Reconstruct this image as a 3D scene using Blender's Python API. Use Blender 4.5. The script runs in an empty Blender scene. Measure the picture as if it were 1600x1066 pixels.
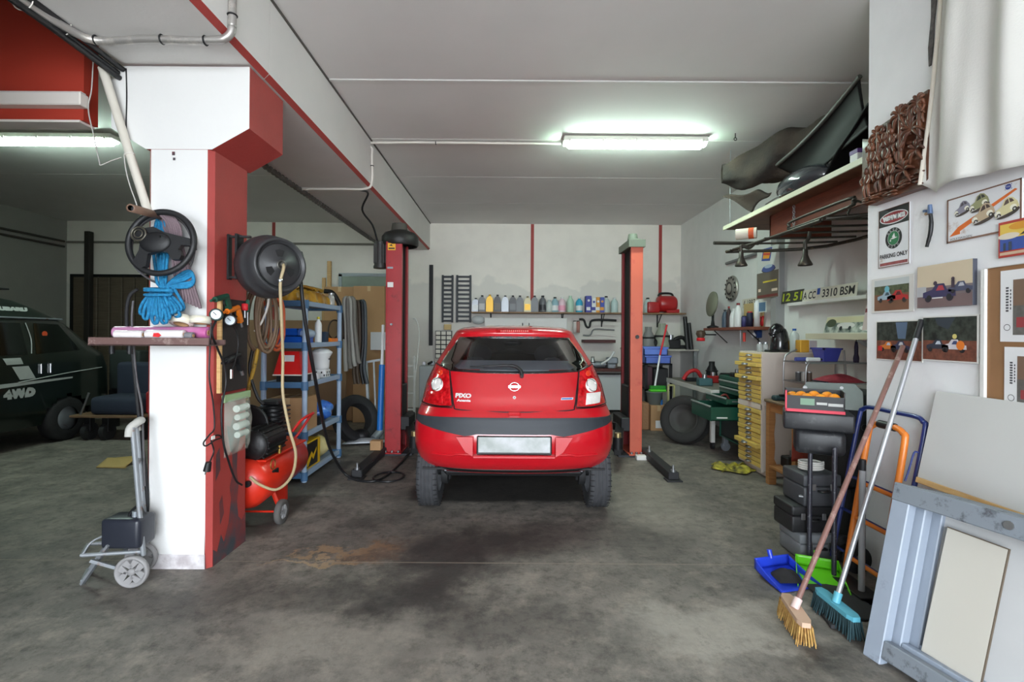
import bpy, bmesh, math, random
from math import sin, cos, pi, radians as R, sqrt
from mathutils import Vector as V, Matrix as MX
random.seed(7)
F, CX, CY, H = 760.0, 795.0, 522.0, 1.4          # focal length in px, principal point, eye height
ROLL = R(0.4)
S = bpy.context.scene
C = S.collection

def ab(u, v):
    du, dv = u - CX, v - CY
    return du*cos(ROLL) + dv*sin(ROLL), -du*sin(ROLL) + dv*cos(ROLL)
def at(u, v, Y):                                  # measured photo point at a known depth -> metres
    a, b = ab(u, v); return V((a*Y/F, Y, H - b*Y/F))
def fl(u, v, z=0.0):                              # measured photo point on the floor -> metres
    a, b = ab(u, v); Y = (H - z)*F/b; return V((a*Y/F, Y, z))
def wx(u, v, X):                                  # measured photo point on a wall X = const
    a, b = ab(u, v); Y = X*F/a; return V((X, Y, H - b*Y/F))

# ---------------------------------------------------------------- materials
def lin(c):
    out = []
    for x in c[:3]:
        x /= 255.0
        out.append(x/12.92 if x <= 0.04045 else ((x + 0.055)/1.055)**2.4)
    return (*out, 1.0)
_MC = {}
def mat(name, col, rough=0.5, metal=0.0, var=0.0, scale=6.0, bump=0.0, bscale=40.0, coat=0.0, col2=None, trans=0.0,
        alpha=1.0, emit=0.0, dirt=None, dscale=3.0, damt=0.0, spec=None):
    if name in _MC: return _MC[name]
    m = bpy.data.materials.new(name); m.use_nodes = True
    nt = m.node_tree; N = nt.nodes; L = nt.links
    b = N['Principled BSDF']
    b.inputs['Base Color'].default_value = lin(col)
    b.inputs['Roughness'].default_value = rough
    b.inputs['Metallic'].default_value = metal
    if coat: b.inputs['Coat Weight'].default_value = coat; b.inputs['Coat Roughness'].default_value = 0.06
    if trans: b.inputs['Transmission Weight'].default_value = trans
    if alpha < 1: b.inputs['Alpha'].default_value = alpha
    if spec is not None: b.inputs['Specular IOR Level'].default_value = spec
    if emit:
        b.inputs['Emission Color'].default_value = lin(col); b.inputs['Emission Strength'].default_value = emit
    tc = N.new('ShaderNodeTexCoord')
    src = None
    if var or col2:
        n = N.new('ShaderNodeTexNoise'); n.inputs['Scale'].default_value = scale; n.inputs['Detail'].default_value = 6
        L.new(tc.outputs['Object'], n.inputs['Vector'])
        r = N.new('ShaderNodeValToRGB'); r.color_ramp.elements[0].position = 0.35; r.color_ramp.elements[1].position = 0.65
        c0 = lin(col2) if col2 else tuple(x*(1 - var) for x in lin(col)[:3]) + (1,)
        r.color_ramp.elements[0].color = c0; r.color_ramp.elements[1].color = lin(col)
        L.new(n.outputs['Fac'], r.inputs['Fac']); src = r.outputs['Color']
    if dirt:
        n = N.new('ShaderNodeTexNoise'); n.inputs['Scale'].default_value = dscale; n.inputs['Detail'].default_value = 8
        n.inputs['Roughness'].default_value = 0.7
        L.new(tc.outputs['Object'], n.inputs['Vector'])
        r = N.new('ShaderNodeValToRGB'); r.color_ramp.elements[0].position = 0.62 - damt*0.3; r.color_ramp.elements[1].position = 0.72 - damt*0.2
        r.color_ramp.elements[0].color = (0, 0, 0, 1); r.color_ramp.elements[1].color = (1, 1, 1, 1)
        L.new(n.outputs['Fac'], r.inputs['Fac'])
        mx = N.new('ShaderNodeMix'); mx.data_type = 'RGBA'
        L.new(r.outputs['Color'], mx.inputs['Factor'])
        if src: L.new(src, mx.inputs['A'])
        else: mx.inputs['A'].default_value = lin(col)
        mx.inputs['B'].default_value = lin(dirt); src = mx.outputs['Result']
    if src: L.new(src, b.inputs['Base Color'])
    if bump:
        n = N.new('ShaderNodeTexNoise'); n.inputs['Scale'].default_value = bscale; n.inputs['Detail'].default_value = 5
        L.new(tc.outputs['Object'], n.inputs['Vector'])
        bp = N.new('ShaderNodeBump'); bp.inputs['Strength'].default_value = bump; bp.inputs['Distance'].default_value = 0.01
        L.new(n.outputs['Fac'], bp.inputs['Height']); L.new(bp.outputs['Normal'], b.inputs['Normal'])
    _MC[name] = m
    return m
def flat(r, g, b, rough=0.55): return mat('paint_%d_%d_%d' % (r, g, b), (r, g, b), rough)
def wood(name, c1, c2, rough=0.55, sc=(2, 2, 30), axis=0):
    if name in _MC: return _MC[name]
    m = mat(name, c1, rough); nt = m.node_tree; N = nt.nodes; L = nt.links
    tc = N.new('ShaderNodeTexCoord'); mp = N.new('ShaderNodeMapping'); mp.inputs['Scale'].default_value = sc
    n = N.new('ShaderNodeTexNoise'); n.inputs['Scale'].default_value = 3; n.inputs['Detail'].default_value = 7; n.inputs['Distortion'].default_value = 0.6
    L.new(tc.outputs['Object'], mp.inputs['Vector']); L.new(mp.outputs['Vector'], n.inputs['Vector'])
    r = N.new('ShaderNodeValToRGB'); r.color_ramp.elements[0].position = 0.3; r.color_ramp.elements[1].position = 0.7
    r.color_ramp.elements[0].color = lin(c2); r.color_ramp.elements[1].color = lin(c1)
    L.new(n.outputs['Fac'], r.inputs['Fac']); L.new(r.outputs['Color'], N['Principled BSDF'].inputs['Base Color'])
    return m

# ---------------------------------------------------------------- mesh builder
def frame(o, x, y):                               # matrix with origin o and axes x, y, x cross y
    x = V(x).normalized(); y = V(y); z = x.cross(y).normalized(); y = z.cross(x)
    m = MX((x, y, z)).transposed().to_4x4(); m.translation = V(o); return m
def rotz(a, o=(0, 0, 0)): return MX.Translation(V(o)) @ MX.Rotation(a, 4, 'Z')
def along(p, q):                                  # matrix at p whose z axis runs to q
    z = (V(q) - V(p)).normalized(); h = V((0, 0, 1)) if abs(z.z) < 0.95 else V((1, 0, 0))
    x = h.cross(z).normalized(); y = z.cross(x)
    m = MX((x, y, z)).transposed().to_4x4(); m.translation = V(p); return m
def smooth_path(pts, k=6, closed=False):
    P = [V(p) for p in pts]; n = len(P)
    if n < 3 or k < 2: return P
    out = []
    rng = range(n) if closed else range(n - 1)
    for i in rng:
        p1, p2 = P[i], P[(i + 1) % n]
        p0 = P[i - 1] if (i > 0 or closed) else p1*2 - p2
        p3 = P[(i + 2) % n] if (i + 2 < n or closed) else p2*2 - p1
        for j in range(k):
            t = j/k
            out.append(0.5*((2*p1) + (p2 - p0)*t + (2*p0 - 5*p1 + 4*p2 - p3)*t*t + (3*p1 - p0 - 3*p2 + p3)*t**3))
    if not closed: out.append(P[-1])
    return out

class MB:
    def __init__(s, m=None):
        s.v = []; s.f = []; s.mi = []; s.sm = []; s.mats = []; s.ci = 0; s.M = None
        if m: s.use(m)
    def use(s, m):
        if m not in s.mats: s.mats.append(m)
        s.ci = s.mats.index(m); return s
    def add(s, vs, fs, smooth=False, M=None):
        b = len(s.v)
        for p in vs:
            p = V(p)
            if M is not None: p = M @ p
            if s.M is not None: p = s.M @ p
            s.v.append(p)
        for f in fs:
            s.f.append([b + i for i in f]); s.mi.append(s.ci); s.sm.append(smooth)
        return s
    def box(s, a, b, bev=0.0, M=None, seg=1):
        x0, y0, z0 = [min(a[i], b[i]) for i in range(3)]; x1, y1, z1 = [max(a[i], b[i]) for i in range(3)]
        vs = [(x0,y0,z0),(x1,y0,z0),(x1,y1,z0),(x0,y1,z0),(x0,y0,z1),(x1,y0,z1),(x1,y1,z1),(x0,y1,z1)]
        fs = [(0,3,2,1),(4,5,6,7),(0,1,5,4),(1,2,6,5),(2,3,7,6),(3,0,4,7)]
        if bev <= 0: return s.add(vs, fs, False, M)
        bev = min(bev, (x1-x0)*.45, (y1-y0)*.45, (z1-z0)*.45)
        bm = bmesh.new(); q = [bm.verts.new(p) for p in vs]
        for f in fs: bm.faces.new([q[i] for i in f])
        bmesh.ops.bevel(bm, geom=list(bm.edges), offset=bev, segments=seg, affect='EDGES', profile=0.5)
        bm.verts.index_update()
        s.add([v.co.copy() for v in bm.verts], [[v.index for v in f.verts] for f in bm.faces], seg > 1, M); bm.free()
        return s
    def cbox(s, c, d, bev=0.0, M=None, seg=1):
        return s.box([c[i]-d[i]/2 for i in range(3)], [c[i]+d[i]/2 for i in range(3)], bev, M, seg)
    def bar(s, p, q, w, h, bev=0.0):               # square bar from p to q
        L = (V(q) - V(p)).length
        return s.box((-w/2, -h/2, 0), (w/2, h/2, L), bev, along(p, q))
    def cyl(s, p, q, r, r2=None, n=16, caps=True):
        r2 = r if r2 is None else r2; M = along(p, q); L = (V(q) - V(p)).length
        vs = []
        for i in range(n):
            a = 2*pi*i/n; vs.append((r*cos(a), r*sin(a), 0))
        for i in range(n):
            a = 2*pi*i/n; vs.append((r2*cos(a), r2*sin(a), L))
        s.add(vs, [(i, (i+1) % n, n + (i+1) % n, n + i) for i in range(n)], True, M)
        if caps:
            s.add(vs[:n], [tuple(range(n))[::-1]], False, M); s.add(vs[n:], [tuple(range(n))], False, M)
        return s
    def tube(s, pts, r, n=8, k=6, closed=False, caps=True):
        P = smooth_path(pts, k, closed); m = len(P)
        if m < 2: return s
        vs = []; up = None
        for i in range(m):
            d = (P[(i+1) % m] - P[i-1]) if closed else (P[min(i+1, m-1)] - P[max(i-1, 0)])
            if d.length < 1e-9: d = V((0, 0, 1))
            d.normalize()
            if up is None:
                up = V((0, 0, 1)) if abs(d.z) < 0.9 else V((1, 0, 0))
            x = up.cross(d)
            if x.length < 1e-6: x = V((1, 0, 0)).cross(d)
            x.normalize(); y = d.cross(x); up = y
            rr = r[min(len(r)-1, int(i*len(r)/m))] if isinstance(r, (list, tuple)) else r
            for j in range(n):
                a = 2*pi*j/n; vs.append(P[i] + x*(rr*cos(a)) + y*(rr*sin(a)))
        fs = []
        for i in range(m if closed else m - 1):
            a, b = i*n, ((i+1) % m)*n
            for j in range(n): fs.append((a + j, a + (j+1) % n, b + (j+1) % n, b + j))
        s.add(vs, fs, True)
        if caps and not closed:
            s.add(vs[:n], [tuple(range(n))[::-1]], False); s.add(vs[-n:], [tuple(range(n))], False)
        return s
    def lathe(s, prof, M=None, n=24, smooth=True):
        vs = []; fs = []; m = len(prof)
        for r, z in prof:
            for j in range(n):
                a = 2*pi*j/n; vs.append((r*cos(a), r*sin(a), z))
        for i in range(m - 1):
            for j in range(n): fs.append((i*n + j, i*n + (j+1) % n, (i+1)*n + (j+1) % n, (i+1)*n + j))
        return s.add(vs, fs, smooth, M)
    def prism(s, poly, h, M=None, smooth=False):   # poly in xy of M, extruded along +z by h
        n = len(poly); A = sum(poly[i][0]*poly[(i+1) % n][1] - poly[(i+1) % n][0]*poly[i][1] for i in range(n))
        if A < 0: poly = poly[::-1]
        vs = [(p[0], p[1], 0) for p in poly] + [(p[0], p[1], h) for p in poly]
        s.add(vs, [(i, (i+1) % n, n + (i+1) % n, n + i) for i in range(n)], smooth, M)
        s.add(vs[:n], [tuple(range(n))[::-1]], False, M); s.add(vs[n:], [tuple(range(n))], False, M)
        return s
    def poly(s, pts, M=None, z=0.0):               # one flat face in the xy plane of M
        n = len(pts); A = sum(pts[i][0]*pts[(i+1) % n][1] - pts[(i+1) % n][0]*pts[i][1] for i in range(n))
        if A < 0: pts = pts[::-1]
        return s.add([(p[0], p[1], z) for p in pts], [tuple(range(n))], False, M)
    def rect(s, x0, y0, x1, y1, M=None, z=0.0): return s.poly([(x0, y0), (x1, y0), (x1, y1), (x0, y1)], M, z)
    def disc(s, cx, cy, rx, ry=None, M=None, z=0.0, n=20, a0=0.0, a1=2*pi):
        ry = rx if ry is None else ry
        k = n if a1 - a0 >= 2*pi - 1e-6 else n + 1
        return s.poly([(cx + rx*cos(a0 + (a1-a0)*i/n), cy + ry*sin(a0 + (a1-a0)*i/n)) for i in range(k)], M, z)
    def ring(s, cx, cy, r0, r1, M=None, z=0.0, n=24, ky=1.0):
        vs = []
        for i in range(n):
            a = 2*pi*i/n; vs += [(cx + r0*cos(a), cy + r0*sin(a)*ky, z), (cx + r1*cos(a), cy + r1*sin(a)*ky, z)]
        return s.add(vs, [(2*i, 2*i+1, (2*i+3) % (2*n), (2*i+2) % (2*n)) for i in range(n)], False, M)
    def ell(s, c, rx, ry=None, rz=None, n=14, M=None):
        ry = rx if ry is None else ry; rz = rx if rz is None else rz
        vs = [(c[0], c[1], c[2] - rz)]; m = max(6, n*2//3)
        for i in range(1, m):
            t = -pi/2 + pi*i/m
            for j in range(n):
                a = 2*pi*j/n; vs.append((c[0] + rx*cos(t)*cos(a), c[1] + ry*cos(t)*sin(a), c[2] + rz*sin(t)))
        vs.append((c[0], c[1], c[2] + rz)); fs = []
        for j in range(n): fs.append((0, 1 + (j+1) % n, 1 + j))
        for i in range(m - 2):
            for j in range(n):
                a = 1 + i*n; fs.append((a + j, a + (j+1) % n, a + n + (j+1) % n, a + n + j))
        a = 1 + (m-2)*n; t = len(vs) - 1
        for j in range(n): fs.append((a + j, a + (j+1) % n, t))
        return s.add(vs, fs, True, M)
    def torus(s, c, Rr, r, M=None, n=32, k=10, ky=1.0):
        vs = []; fs = []
        for i in range(n):
            a = 2*pi*i/n
            for j in range(k):
                b = 2*pi*j/k; q = Rr + r*cos(b)
                vs.append((c[0] + q*cos(a), c[1] + q*sin(a)*ky, c[2] + r*sin(b)))
        for i in range(n):
            for j in range(k): fs.append((i*k + j, ((i+1) % n)*k + j, ((i+1) % n)*k + (j+1) % k, i*k + (j+1) % k))
        return s.add(vs, fs, True, M)
    def grid(s, fn, nu, nv, thick=0.0, smooth=True, M=None):  # fn(u,v) in 0..1; optional thickness as a vector
        vs = [V(fn(i/nu, j/nv)) for j in range(nv+1) for i in range(nu+1)]; w = nu + 1
        fs = [(j*w + i, j*w + i + 1, (j+1)*w + i + 1, (j+1)*w + i) for j in range(nv) for i in range(nu)]
        if thick:
            t = V(thick); k = len(vs)
            vs2 = vs + [p + t for p in vs]
            fs2 = fs + [tuple(k + i for i in f[::-1]) for f in fs]
            edge = [j for j in range(w)] + [j*w + nu for j in range(1, nv+1)] + [nv*w + i for i in range(nu-1, -1, -1)] + [j*w for j in range(nv-1, 0, -1)]
            for a in range(len(edge)):
                p, q = edge[a], edge[(a+1) % len(edge)]; fs2.append((q, p, p + k, q + k))
            return s.add(vs2, fs2, smooth, M)
        return s.add(vs, fs, smooth, M)
    def build(s, name, parent=None, m=None):
        me = bpy.data.meshes.new(name)
        if parent is not None:
            off = V((0, 0, 0)); p = parent
            while p is not None: off += p.location; p = p.parent
        else:
            xs = [p.x for p in s.v]; ys = [p.y for p in s.v]; zs = [p.z for p in s.v]
            off = V(((min(xs)+max(xs))/2, (min(ys)+max(ys))/2, min(zs)))
        me.from_pydata([p - off for p in s.v], [], s.f)
        for q in (s.mats if not m else [m]): me.materials.append(q)
        if not m: me.polygons.foreach_set('material_index', s.mi)
        me.polygons.foreach_set('use_smooth', s.sm)
        me.validate(); me.update()
        o = bpy.data.objects.new(name, me); C.objects.link(o)
        if parent is not None: o.parent = parent
        else: o.location = off
        return o
def merge(o, d=0.0003):
    bm = bmesh.new(); bm.from_mesh(o.data); bmesh.ops.remove_doubles(bm, verts=bm.verts, dist=d)
    bmesh.ops.recalc_face_normals(bm, faces=bm.faces); bm.to_mesh(o.data); bm.free(); return o

def tag(o, label, cat, group=None, kind=None):
    o['label'] = label; o['category'] = cat
    if group: o['group'] = group
    if kind: o['kind'] = kind
    return o
def thing(name, label, cat, loc, group=None):
    o = bpy.data.objects.new(name, None); o.empty_display_size = 0.1; C.objects.link(o); o.location = V(loc)
    return tag(o, label, cat, group)
def struct(name, mb, m=None):
    o = mb.build(name, None, m); o['kind'] = 'structure'; return o
def copy_tree(o, parent=None, label=None, loc=None, rz=None):
    c = o.copy(); C.objects.link(c)
    if parent is not None: c.parent = parent
    for ch in list(o.children): copy_tree(ch, c)
    if label: c['label'] = label
    if loc is not None: c.location = V(loc)
    if rz is not None: c.rotation_euler = (0, 0, rz)
    return c
def plabel(o, label): o['label'] = label; return o
def text_mb(mb, s, M, width=None, size=0.1, depth=0.001, align='CENTER', bold=0.0, height=None, shear=0.0):
    cu = bpy.data.curves.new('t', 'FONT'); cu.body = s; cu.size = size; cu.align_x = align; cu.align_y = 'CENTER'
    cu.extrude = 0.0; cu.offset = bold; cu.resolution_u = 3; cu.shear = shear
    ob = bpy.data.objects.new('t', cu)
    me = bpy.data.meshes.new_from_object(ob)
    xs = [v.co.x for v in me.vertices]; ys = [v.co.y for v in me.vertices]
    if xs:
        k = width/(max(xs)-min(xs)) if width else 1.0
        ky = height/(max(ys)-min(ys)) if height else k
        cx = (max(xs)+min(xs))/2 if align == 'CENTER' else min(xs); cy = (max(ys)+min(ys))/2
        mb.add([((v.co.x-cx)*k, (v.co.y-cy)*ky, depth) for v in me.vertices], [tuple(p.vertices) for p in me.polygons], False, M)
    bpy.data.objects.remove(ob); bpy.data.curves.remove(cu); bpy.data.meshes.remove(me)
    return mb

# shared materials
WHITE = mat('white_paint', (222, 221, 219), 0.6, var=0.02, scale=3, bump=0.15, bscale=25)
CEILM = mat('ceiling_paint', (226, 224, 222), 0.7, var=0.06, scale=1.2)
BLACK = mat('black_plastic', (24, 24, 26), 0.45)
RUBBER = mat('rubber', (30, 30, 32), 0.75, bump=0.2, bscale=80)
DARK = mat('dark_metal', (38, 38, 40), 0.5, 0.4, var=0.3)
STEEL = mat('steel', (170, 172, 175), 0.35, 0.9)
CHROME = mat('chrome', (225, 228, 230), 0.12, 1.0)
GREYM = mat('grey_metal', (140, 146, 152), 0.45, 0.5, dirt=(110, 80, 60), dscale=9, damt=0.1)
CARD = mat('cardboard', (176, 138, 98), 0.85, var=0.08, scale=5)
REDP = mat('column_red', (166, 62, 57), 0.6, var=0.12, scale=4, bump=0.2)
SHELFRED = mat('lift_red', (165, 30, 36), 0.4, var=0.12, scale=5, dirt=(120, 22, 26), dscale=7, damt=0.15)
PINE = wood('pine', (214, 178, 124), (188, 146, 92))
# ================================================================ SETTING
YB, XL, XR, XN, ZC = 9.19, -8.36, 3.24, 2.21, 3.48
PX0, PX1, PY0, PY1 = -2.145, -1.756, 2.87, 3.28     # concrete column footprint
BX0, BX1, BZ = -2.28, -1.50, 2.975                  # beam

def blob_floor():
    m = bpy.data.materials.new('concrete_floor'); m.use_nodes = True
    nt = m.node_tree; N = nt.nodes; L = nt.links; bs = N['Principled BSDF']
    geo = N.new('ShaderNodeNewGeometry')
    def noise(sc, det=6, rough=0.6):
        n = N.new('ShaderNodeTexNoise'); n.inputs['Scale'].default_value = sc; n.inputs['Detail'].default_value = det
        n.inputs['Roughness'].default_value = rough; L.new(geo.outputs['Position'], n.inputs['Vector']); return n
    n1 = noise(1.7, 8, 0.65)
    rp = N.new('ShaderNodeValToRGB'); e = rp.color_ramp.elements
    e[0].position = 0.3; e[0].color = lin((88, 84, 79)); e[1].position = 0.7; e[1].color = lin((136, 130, 122))
    L.new(n1.outputs['Fac'], rp.inputs['Fac']); col = rp.outputs['Color']
    wn = noise(2.6, 7, 0.7)
    def vm(op, a, b=None):
        n = N.new('ShaderNodeVectorMath'); n.operation = op
        for i, x in enumerate((a, b)):
            if x is None: continue
            if isinstance(x, (tuple, list)): n.inputs[i].default_value = x
            else: L.new(x, n.inputs[i])
        return n
    warp = vm('SUBTRACT', wn.outputs['Color'], (0.5, 0.5, 0.5))
    wv = vm('MULTIPLY', warp.outputs[0], (1.0, 1.0, 0.0))
    pos = vm('ADD', geo.outputs['Position'], wv.outputs[0])
    def mixc(fac, c):
        nonlocal col
        mx = N.new('ShaderNodeMix'); mx.data_type = 'RGBA'
        if isinstance(fac, float): mx.inputs['Factor'].default_value = fac
        else: L.new(fac, mx.inputs['Factor'])
        L.new(col, mx.inputs['A']); mx.inputs['B'].default_value = lin(c); col = mx.outputs['Result']
    def blob(cx, cy, rx, ry, c, k, soft=0.75, src=None):
        d = vm('SUBTRACT', (src or pos).outputs[0] if src is None else src, (cx, cy, 0)); q = vm('MULTIPLY', d.outputs[0], (1/rx, 1/ry, 0)); l = vm('LENGTH', q.outputs[0])
        mr = N.new('ShaderNodeMapRange'); mr.interpolation_type = 'SMOOTHSTEP'
        mr.inputs['From Min'].default_value = 1 + soft*0.4; mr.inputs['From Max'].default_value = 1 - soft; mr.inputs['To Max'].default_value = k
        L.new(l.outputs['Value'], mr.inputs['Value']); mixc(mr.outputs['Result'], c)
    def stain(cx, cy, rx, ry, k): blob(cx, cy, rx, ry, (42, 40, 40), k)
    n0 = noise(11, 10, 0.8)                                      # fine grain and scuffs
    r0 = N.new('ShaderNodeMapRange'); r0.inputs['From Min'].default_value = .47; r0.inputs['From Max'].default_value = .66; r0.inputs['To Max'].default_value = .8
    L.new(n0.outputs['Fac'], r0.inputs['Value']); mixc(r0.outputs['Result'], (58, 54, 50))
    n5 = noise(5, 9, 0.75); r5 = N.new('ShaderNodeMapRange'); r5.inputs['From Min'].default_value = .5; r5.inputs['From Max'].default_value = .68; r5.inputs['To Max'].default_value = .6
    L.new(n5.outputs['Fac'], r5.inputs['Value']); mixc(r5.outputs['Result'], (158, 149, 137))
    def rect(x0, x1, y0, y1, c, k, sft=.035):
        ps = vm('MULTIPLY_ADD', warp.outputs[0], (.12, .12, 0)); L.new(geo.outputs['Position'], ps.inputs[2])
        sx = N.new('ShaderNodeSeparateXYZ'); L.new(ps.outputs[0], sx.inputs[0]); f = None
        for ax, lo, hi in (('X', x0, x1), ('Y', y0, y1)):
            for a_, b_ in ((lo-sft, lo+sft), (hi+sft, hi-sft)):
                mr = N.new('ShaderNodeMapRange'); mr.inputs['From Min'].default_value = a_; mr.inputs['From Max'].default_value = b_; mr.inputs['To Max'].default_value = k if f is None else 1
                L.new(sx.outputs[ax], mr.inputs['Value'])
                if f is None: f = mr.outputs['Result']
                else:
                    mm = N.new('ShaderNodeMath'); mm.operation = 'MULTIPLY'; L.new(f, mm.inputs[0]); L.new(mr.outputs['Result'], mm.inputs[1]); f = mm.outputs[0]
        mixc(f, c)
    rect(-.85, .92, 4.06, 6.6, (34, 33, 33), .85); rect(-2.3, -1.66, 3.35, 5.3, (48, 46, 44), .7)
    blob(-1.2, 3.0, .4, .04, (164, 138, 108), .8, .4); blob(-1.1, 3.14, .34, .05, (156, 128, 98), .8, .4); blob(-.85, 3.1, .3, .16, (108, 76, 54), .6)
    stain(-0.40, 2.75, 0.36, 0.58, 0.9); stain(-0.2, 3.2, 0.65, 0.36, 0.72); stain(-0.75, 2.55, 0.55, 0.22, 0.45)
    stain(0.35, 3.4, 0.7, 0.3, 0.5); stain(1.0, 3.2, 0.35, 0.35, 0.4); stain(-0.9, 3.6, 0.5, 0.3, 0.4)
    stain(0.1, 2.3, 0.5, 0.2, 0.4); stain(1.35, 2.75, 0.3, 0.22, 0.35); stain(-1.5, 2.5, 0.5, 0.3, 0.35); stain(1.65, 4.3, 0.3, 0.5, 0.35)
    stain(1.25, 2.15, 0.25, 0.08, 0.6)
    blob(0.95, 2.35, 0.5, 0.24, (172, 166, 156), 0.6); blob(-0.8, 2.2, 0.6, 0.25, (158, 150, 140), 0.35)
    blob(1.2, 4.2, 0.45, 0.9, (158, 150, 138), 0.35)
    vo = N.new('ShaderNodeTexVoronoi'); vo.inputs['Scale'].default_value = 5.5; L.new(pos.outputs[0], vo.inputs['Vector'])
    vr = N.new('ShaderNodeMapRange'); vr.inputs['From Min'].default_value = .17; vr.inputs['From Max'].default_value = .08; vr.inputs['To Max'].default_value = .55; L.new(vo.outputs['Distance'], vr.inputs['Value'])
    nm = noise(.9, 3); vm_ = N.new('ShaderNodeMapRange'); vm_.inputs['From Min'].default_value = .45; vm_.inputs['From Max'].default_value = .6; L.new(nm.outputs['Fac'], vm_.inputs['Value'])
    vq = N.new('ShaderNodeMath'); vq.operation = 'MULTIPLY'; L.new(vr.outputs['Result'], vq.inputs[0]); L.new(vm_.outputs['Result'], vq.inputs[1]); mixc(vq.outputs[0], (44, 41, 39))
    n3 = noise(9, 6, 0.75)
    sp = N.new('ShaderNodeMapRange'); sp.inputs['From Min'].default_value = 0.62; sp.inputs['From Max'].default_value = 0.72; sp.inputs['To Max'].default_value = 0.55
    L.new(n3.outputs['Fac'], sp.inputs['Value']); mixc(sp.outputs['Result'], (66, 62, 58))
    # expansion joint across the bay
    sep = N.new('ShaderNodeSeparateXYZ'); L.new(geo.outputs['Position'], sep.inputs[0])
    for y0 in (2.97, 5.9):
        ma = N.new('ShaderNodeMath'); ma.operation = 'COMPARE'; ma.inputs[1].default_value = y0; ma.inputs[2].default_value = 0.006
        L.new(sep.outputs['Y'], ma.inputs[0])
        mm = N.new('ShaderNodeMath'); mm.operation = 'MULTIPLY'; mm.inputs[1].default_value = 0.6; L.new(ma.outputs[0], mm.inputs[0]); mixc(mm.outputs[0], (138, 128, 116))
    L.new(col, bs.inputs['Base Color'])
    rr = N.new('ShaderNodeMapRange'); rr.inputs['To Min'].default_value = 0.45; rr.inputs['To Max'].default_value = 0.8
    L.new(n1.outputs['Fac'], rr.inputs['Value']); L.new(rr.outputs['Result'], bs.inputs['Roughness'])
    bp = N.new('ShaderNodeBump'); bp.inputs['Strength'].default_value = 0.25; bp.inputs['Distance'].default_value = 0.01
    n4 = noise(30, 6); L.new(n4.outputs['Fac'], bp.inputs['Height']); L.new(bp.outputs['Normal'], bs.inputs['Normal'])
    return m
def wall_mat(name, a, b, z0, amp, dark_amt):
    """white painted wall with an old unpainted grey zone under a ragged edge"""
    m = bpy.data.materials.new(name); m.use_nodes = True
    nt = m.node_tree; N = nt.nodes; L = nt.links; bs = N['Principled BSDF']; bs.inputs['Roughness'].default_value = 0.7
    geo = N.new('ShaderNodeNewGeometry'); sep = N.new('ShaderNodeSeparateXYZ'); L.new(geo.outputs['Position'], sep.inputs[0])
    n = N.new('ShaderNodeTexNoise'); n.inputs['Scale'].default_value = 1.6; n.inputs['Detail'].default_value = 5; L.new(geo.outputs['Position'], n.inputs['Vector'])
    mu = N.new('ShaderNodeMath'); mu.operation = 'MULTIPLY_ADD'; mu.inputs[1].default_value = amp; mu.inputs[2].default_value = z0 - amp/2; L.new(n.outputs['Fac'], mu.inputs[0])
    su = N.new('ShaderNodeMath'); su.operation = 'SUBTRACT'; L.new(mu.outputs[0], su.inputs[0]); L.new(sep.outputs['Z'], su.inputs[1])
    mr = N.new('ShaderNodeMapRange'); mr.inputs['From Min'].default_value = 0; mr.inputs['From Max'].default_value = 0.06; mr.inputs['To Max'].default_value = dark_amt; L.new(su.outputs[0], mr.inputs['Value'])
    n2 = N.new('ShaderNodeTexNoise'); n2.inputs['Scale'].default_value = 4; n2.inputs['Detail'].default_value = 7; L.new(geo.outputs['Position'], n2.inputs['Vector'])
    r2 = N.new('ShaderNodeValToRGB'); r2.color_ramp.elements[0].position = .3; r2.color_ramp.elements[0].color = lin(tuple(x*.975 for x in a)); r2.color_ramp.elements[1].color = lin(a); r2.color_ramp.elements[1].position = .6
    L.new(n2.outputs['Fac'], r2.inputs['Fac'])
    mx = N.new('ShaderNodeMix'); mx.data_type = 'RGBA'; L.new(mr.outputs['Result'], mx.inputs['Factor']); L.new(r2.outputs['Color'], mx.inputs['A']); mx.inputs['B'].default_value = lin(b)
    L.new(mx.outputs['Result'], bs.inputs['Base Color'])
    bp = N.new('ShaderNodeBump'); bp.inputs['Strength'].default_value = .12; bp.inputs['Distance'].default_value = .01
    n3 = N.new('ShaderNodeTexNoise'); n3.inputs['Scale'].default_value = 30; L.new(geo.outputs['Position'], n3.inputs['Vector']); L.new(n3.outputs['Fac'], bp.inputs['Height']); L.new(bp.outputs['Normal'], bs.inputs['Normal'])
    return m
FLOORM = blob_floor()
BACKM = wall_mat('back_wall_paint', (236, 231, 222), (206, 204, 198), 2.35, 1.1, 0.55)
RIGHTM = wall_mat('right_wall_paint', (230, 231, 229), (200, 200, 200), 1.25, 0.3, 0.5)
NEARM = wall_mat('near_wall_paint', (236, 236, 238), (190, 188, 190), 0.15, 0.2, 0.5)
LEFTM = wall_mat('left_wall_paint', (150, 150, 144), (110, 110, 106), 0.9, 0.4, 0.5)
FY = -3.2                                          # door opening to the yard, behind the camera
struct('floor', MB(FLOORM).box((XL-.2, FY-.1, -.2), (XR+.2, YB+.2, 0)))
struct('ground', MB(mat('yard_paving', (206, 203, 198), 0.9, var=.2)).box((-14, -16, -.25), (14, FY-.1, -.02)))
mb = MB(CEILM); ys = [-3.2, -2.27, -1.02, .23, 1.48, 2.73, 3.98, 5.2, 6.45, 7.75, YB+.2]
for i in range(len(ys)-1): mb.box((XL-.2, ys[i]+.003, ZC), (XR+.2, ys[i+1]-.003, ZC+.22), 0.006)
mb.use(DARK).box((XL-.2, FY, ZC+.2), (XR+.2, YB+.2, ZC+.24))
struct('ceiling', mb)
struct('wall_back', MB(BACKM).box((XL-.2, YB, 0), (XR+.2, YB+.2, ZC)))
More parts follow.
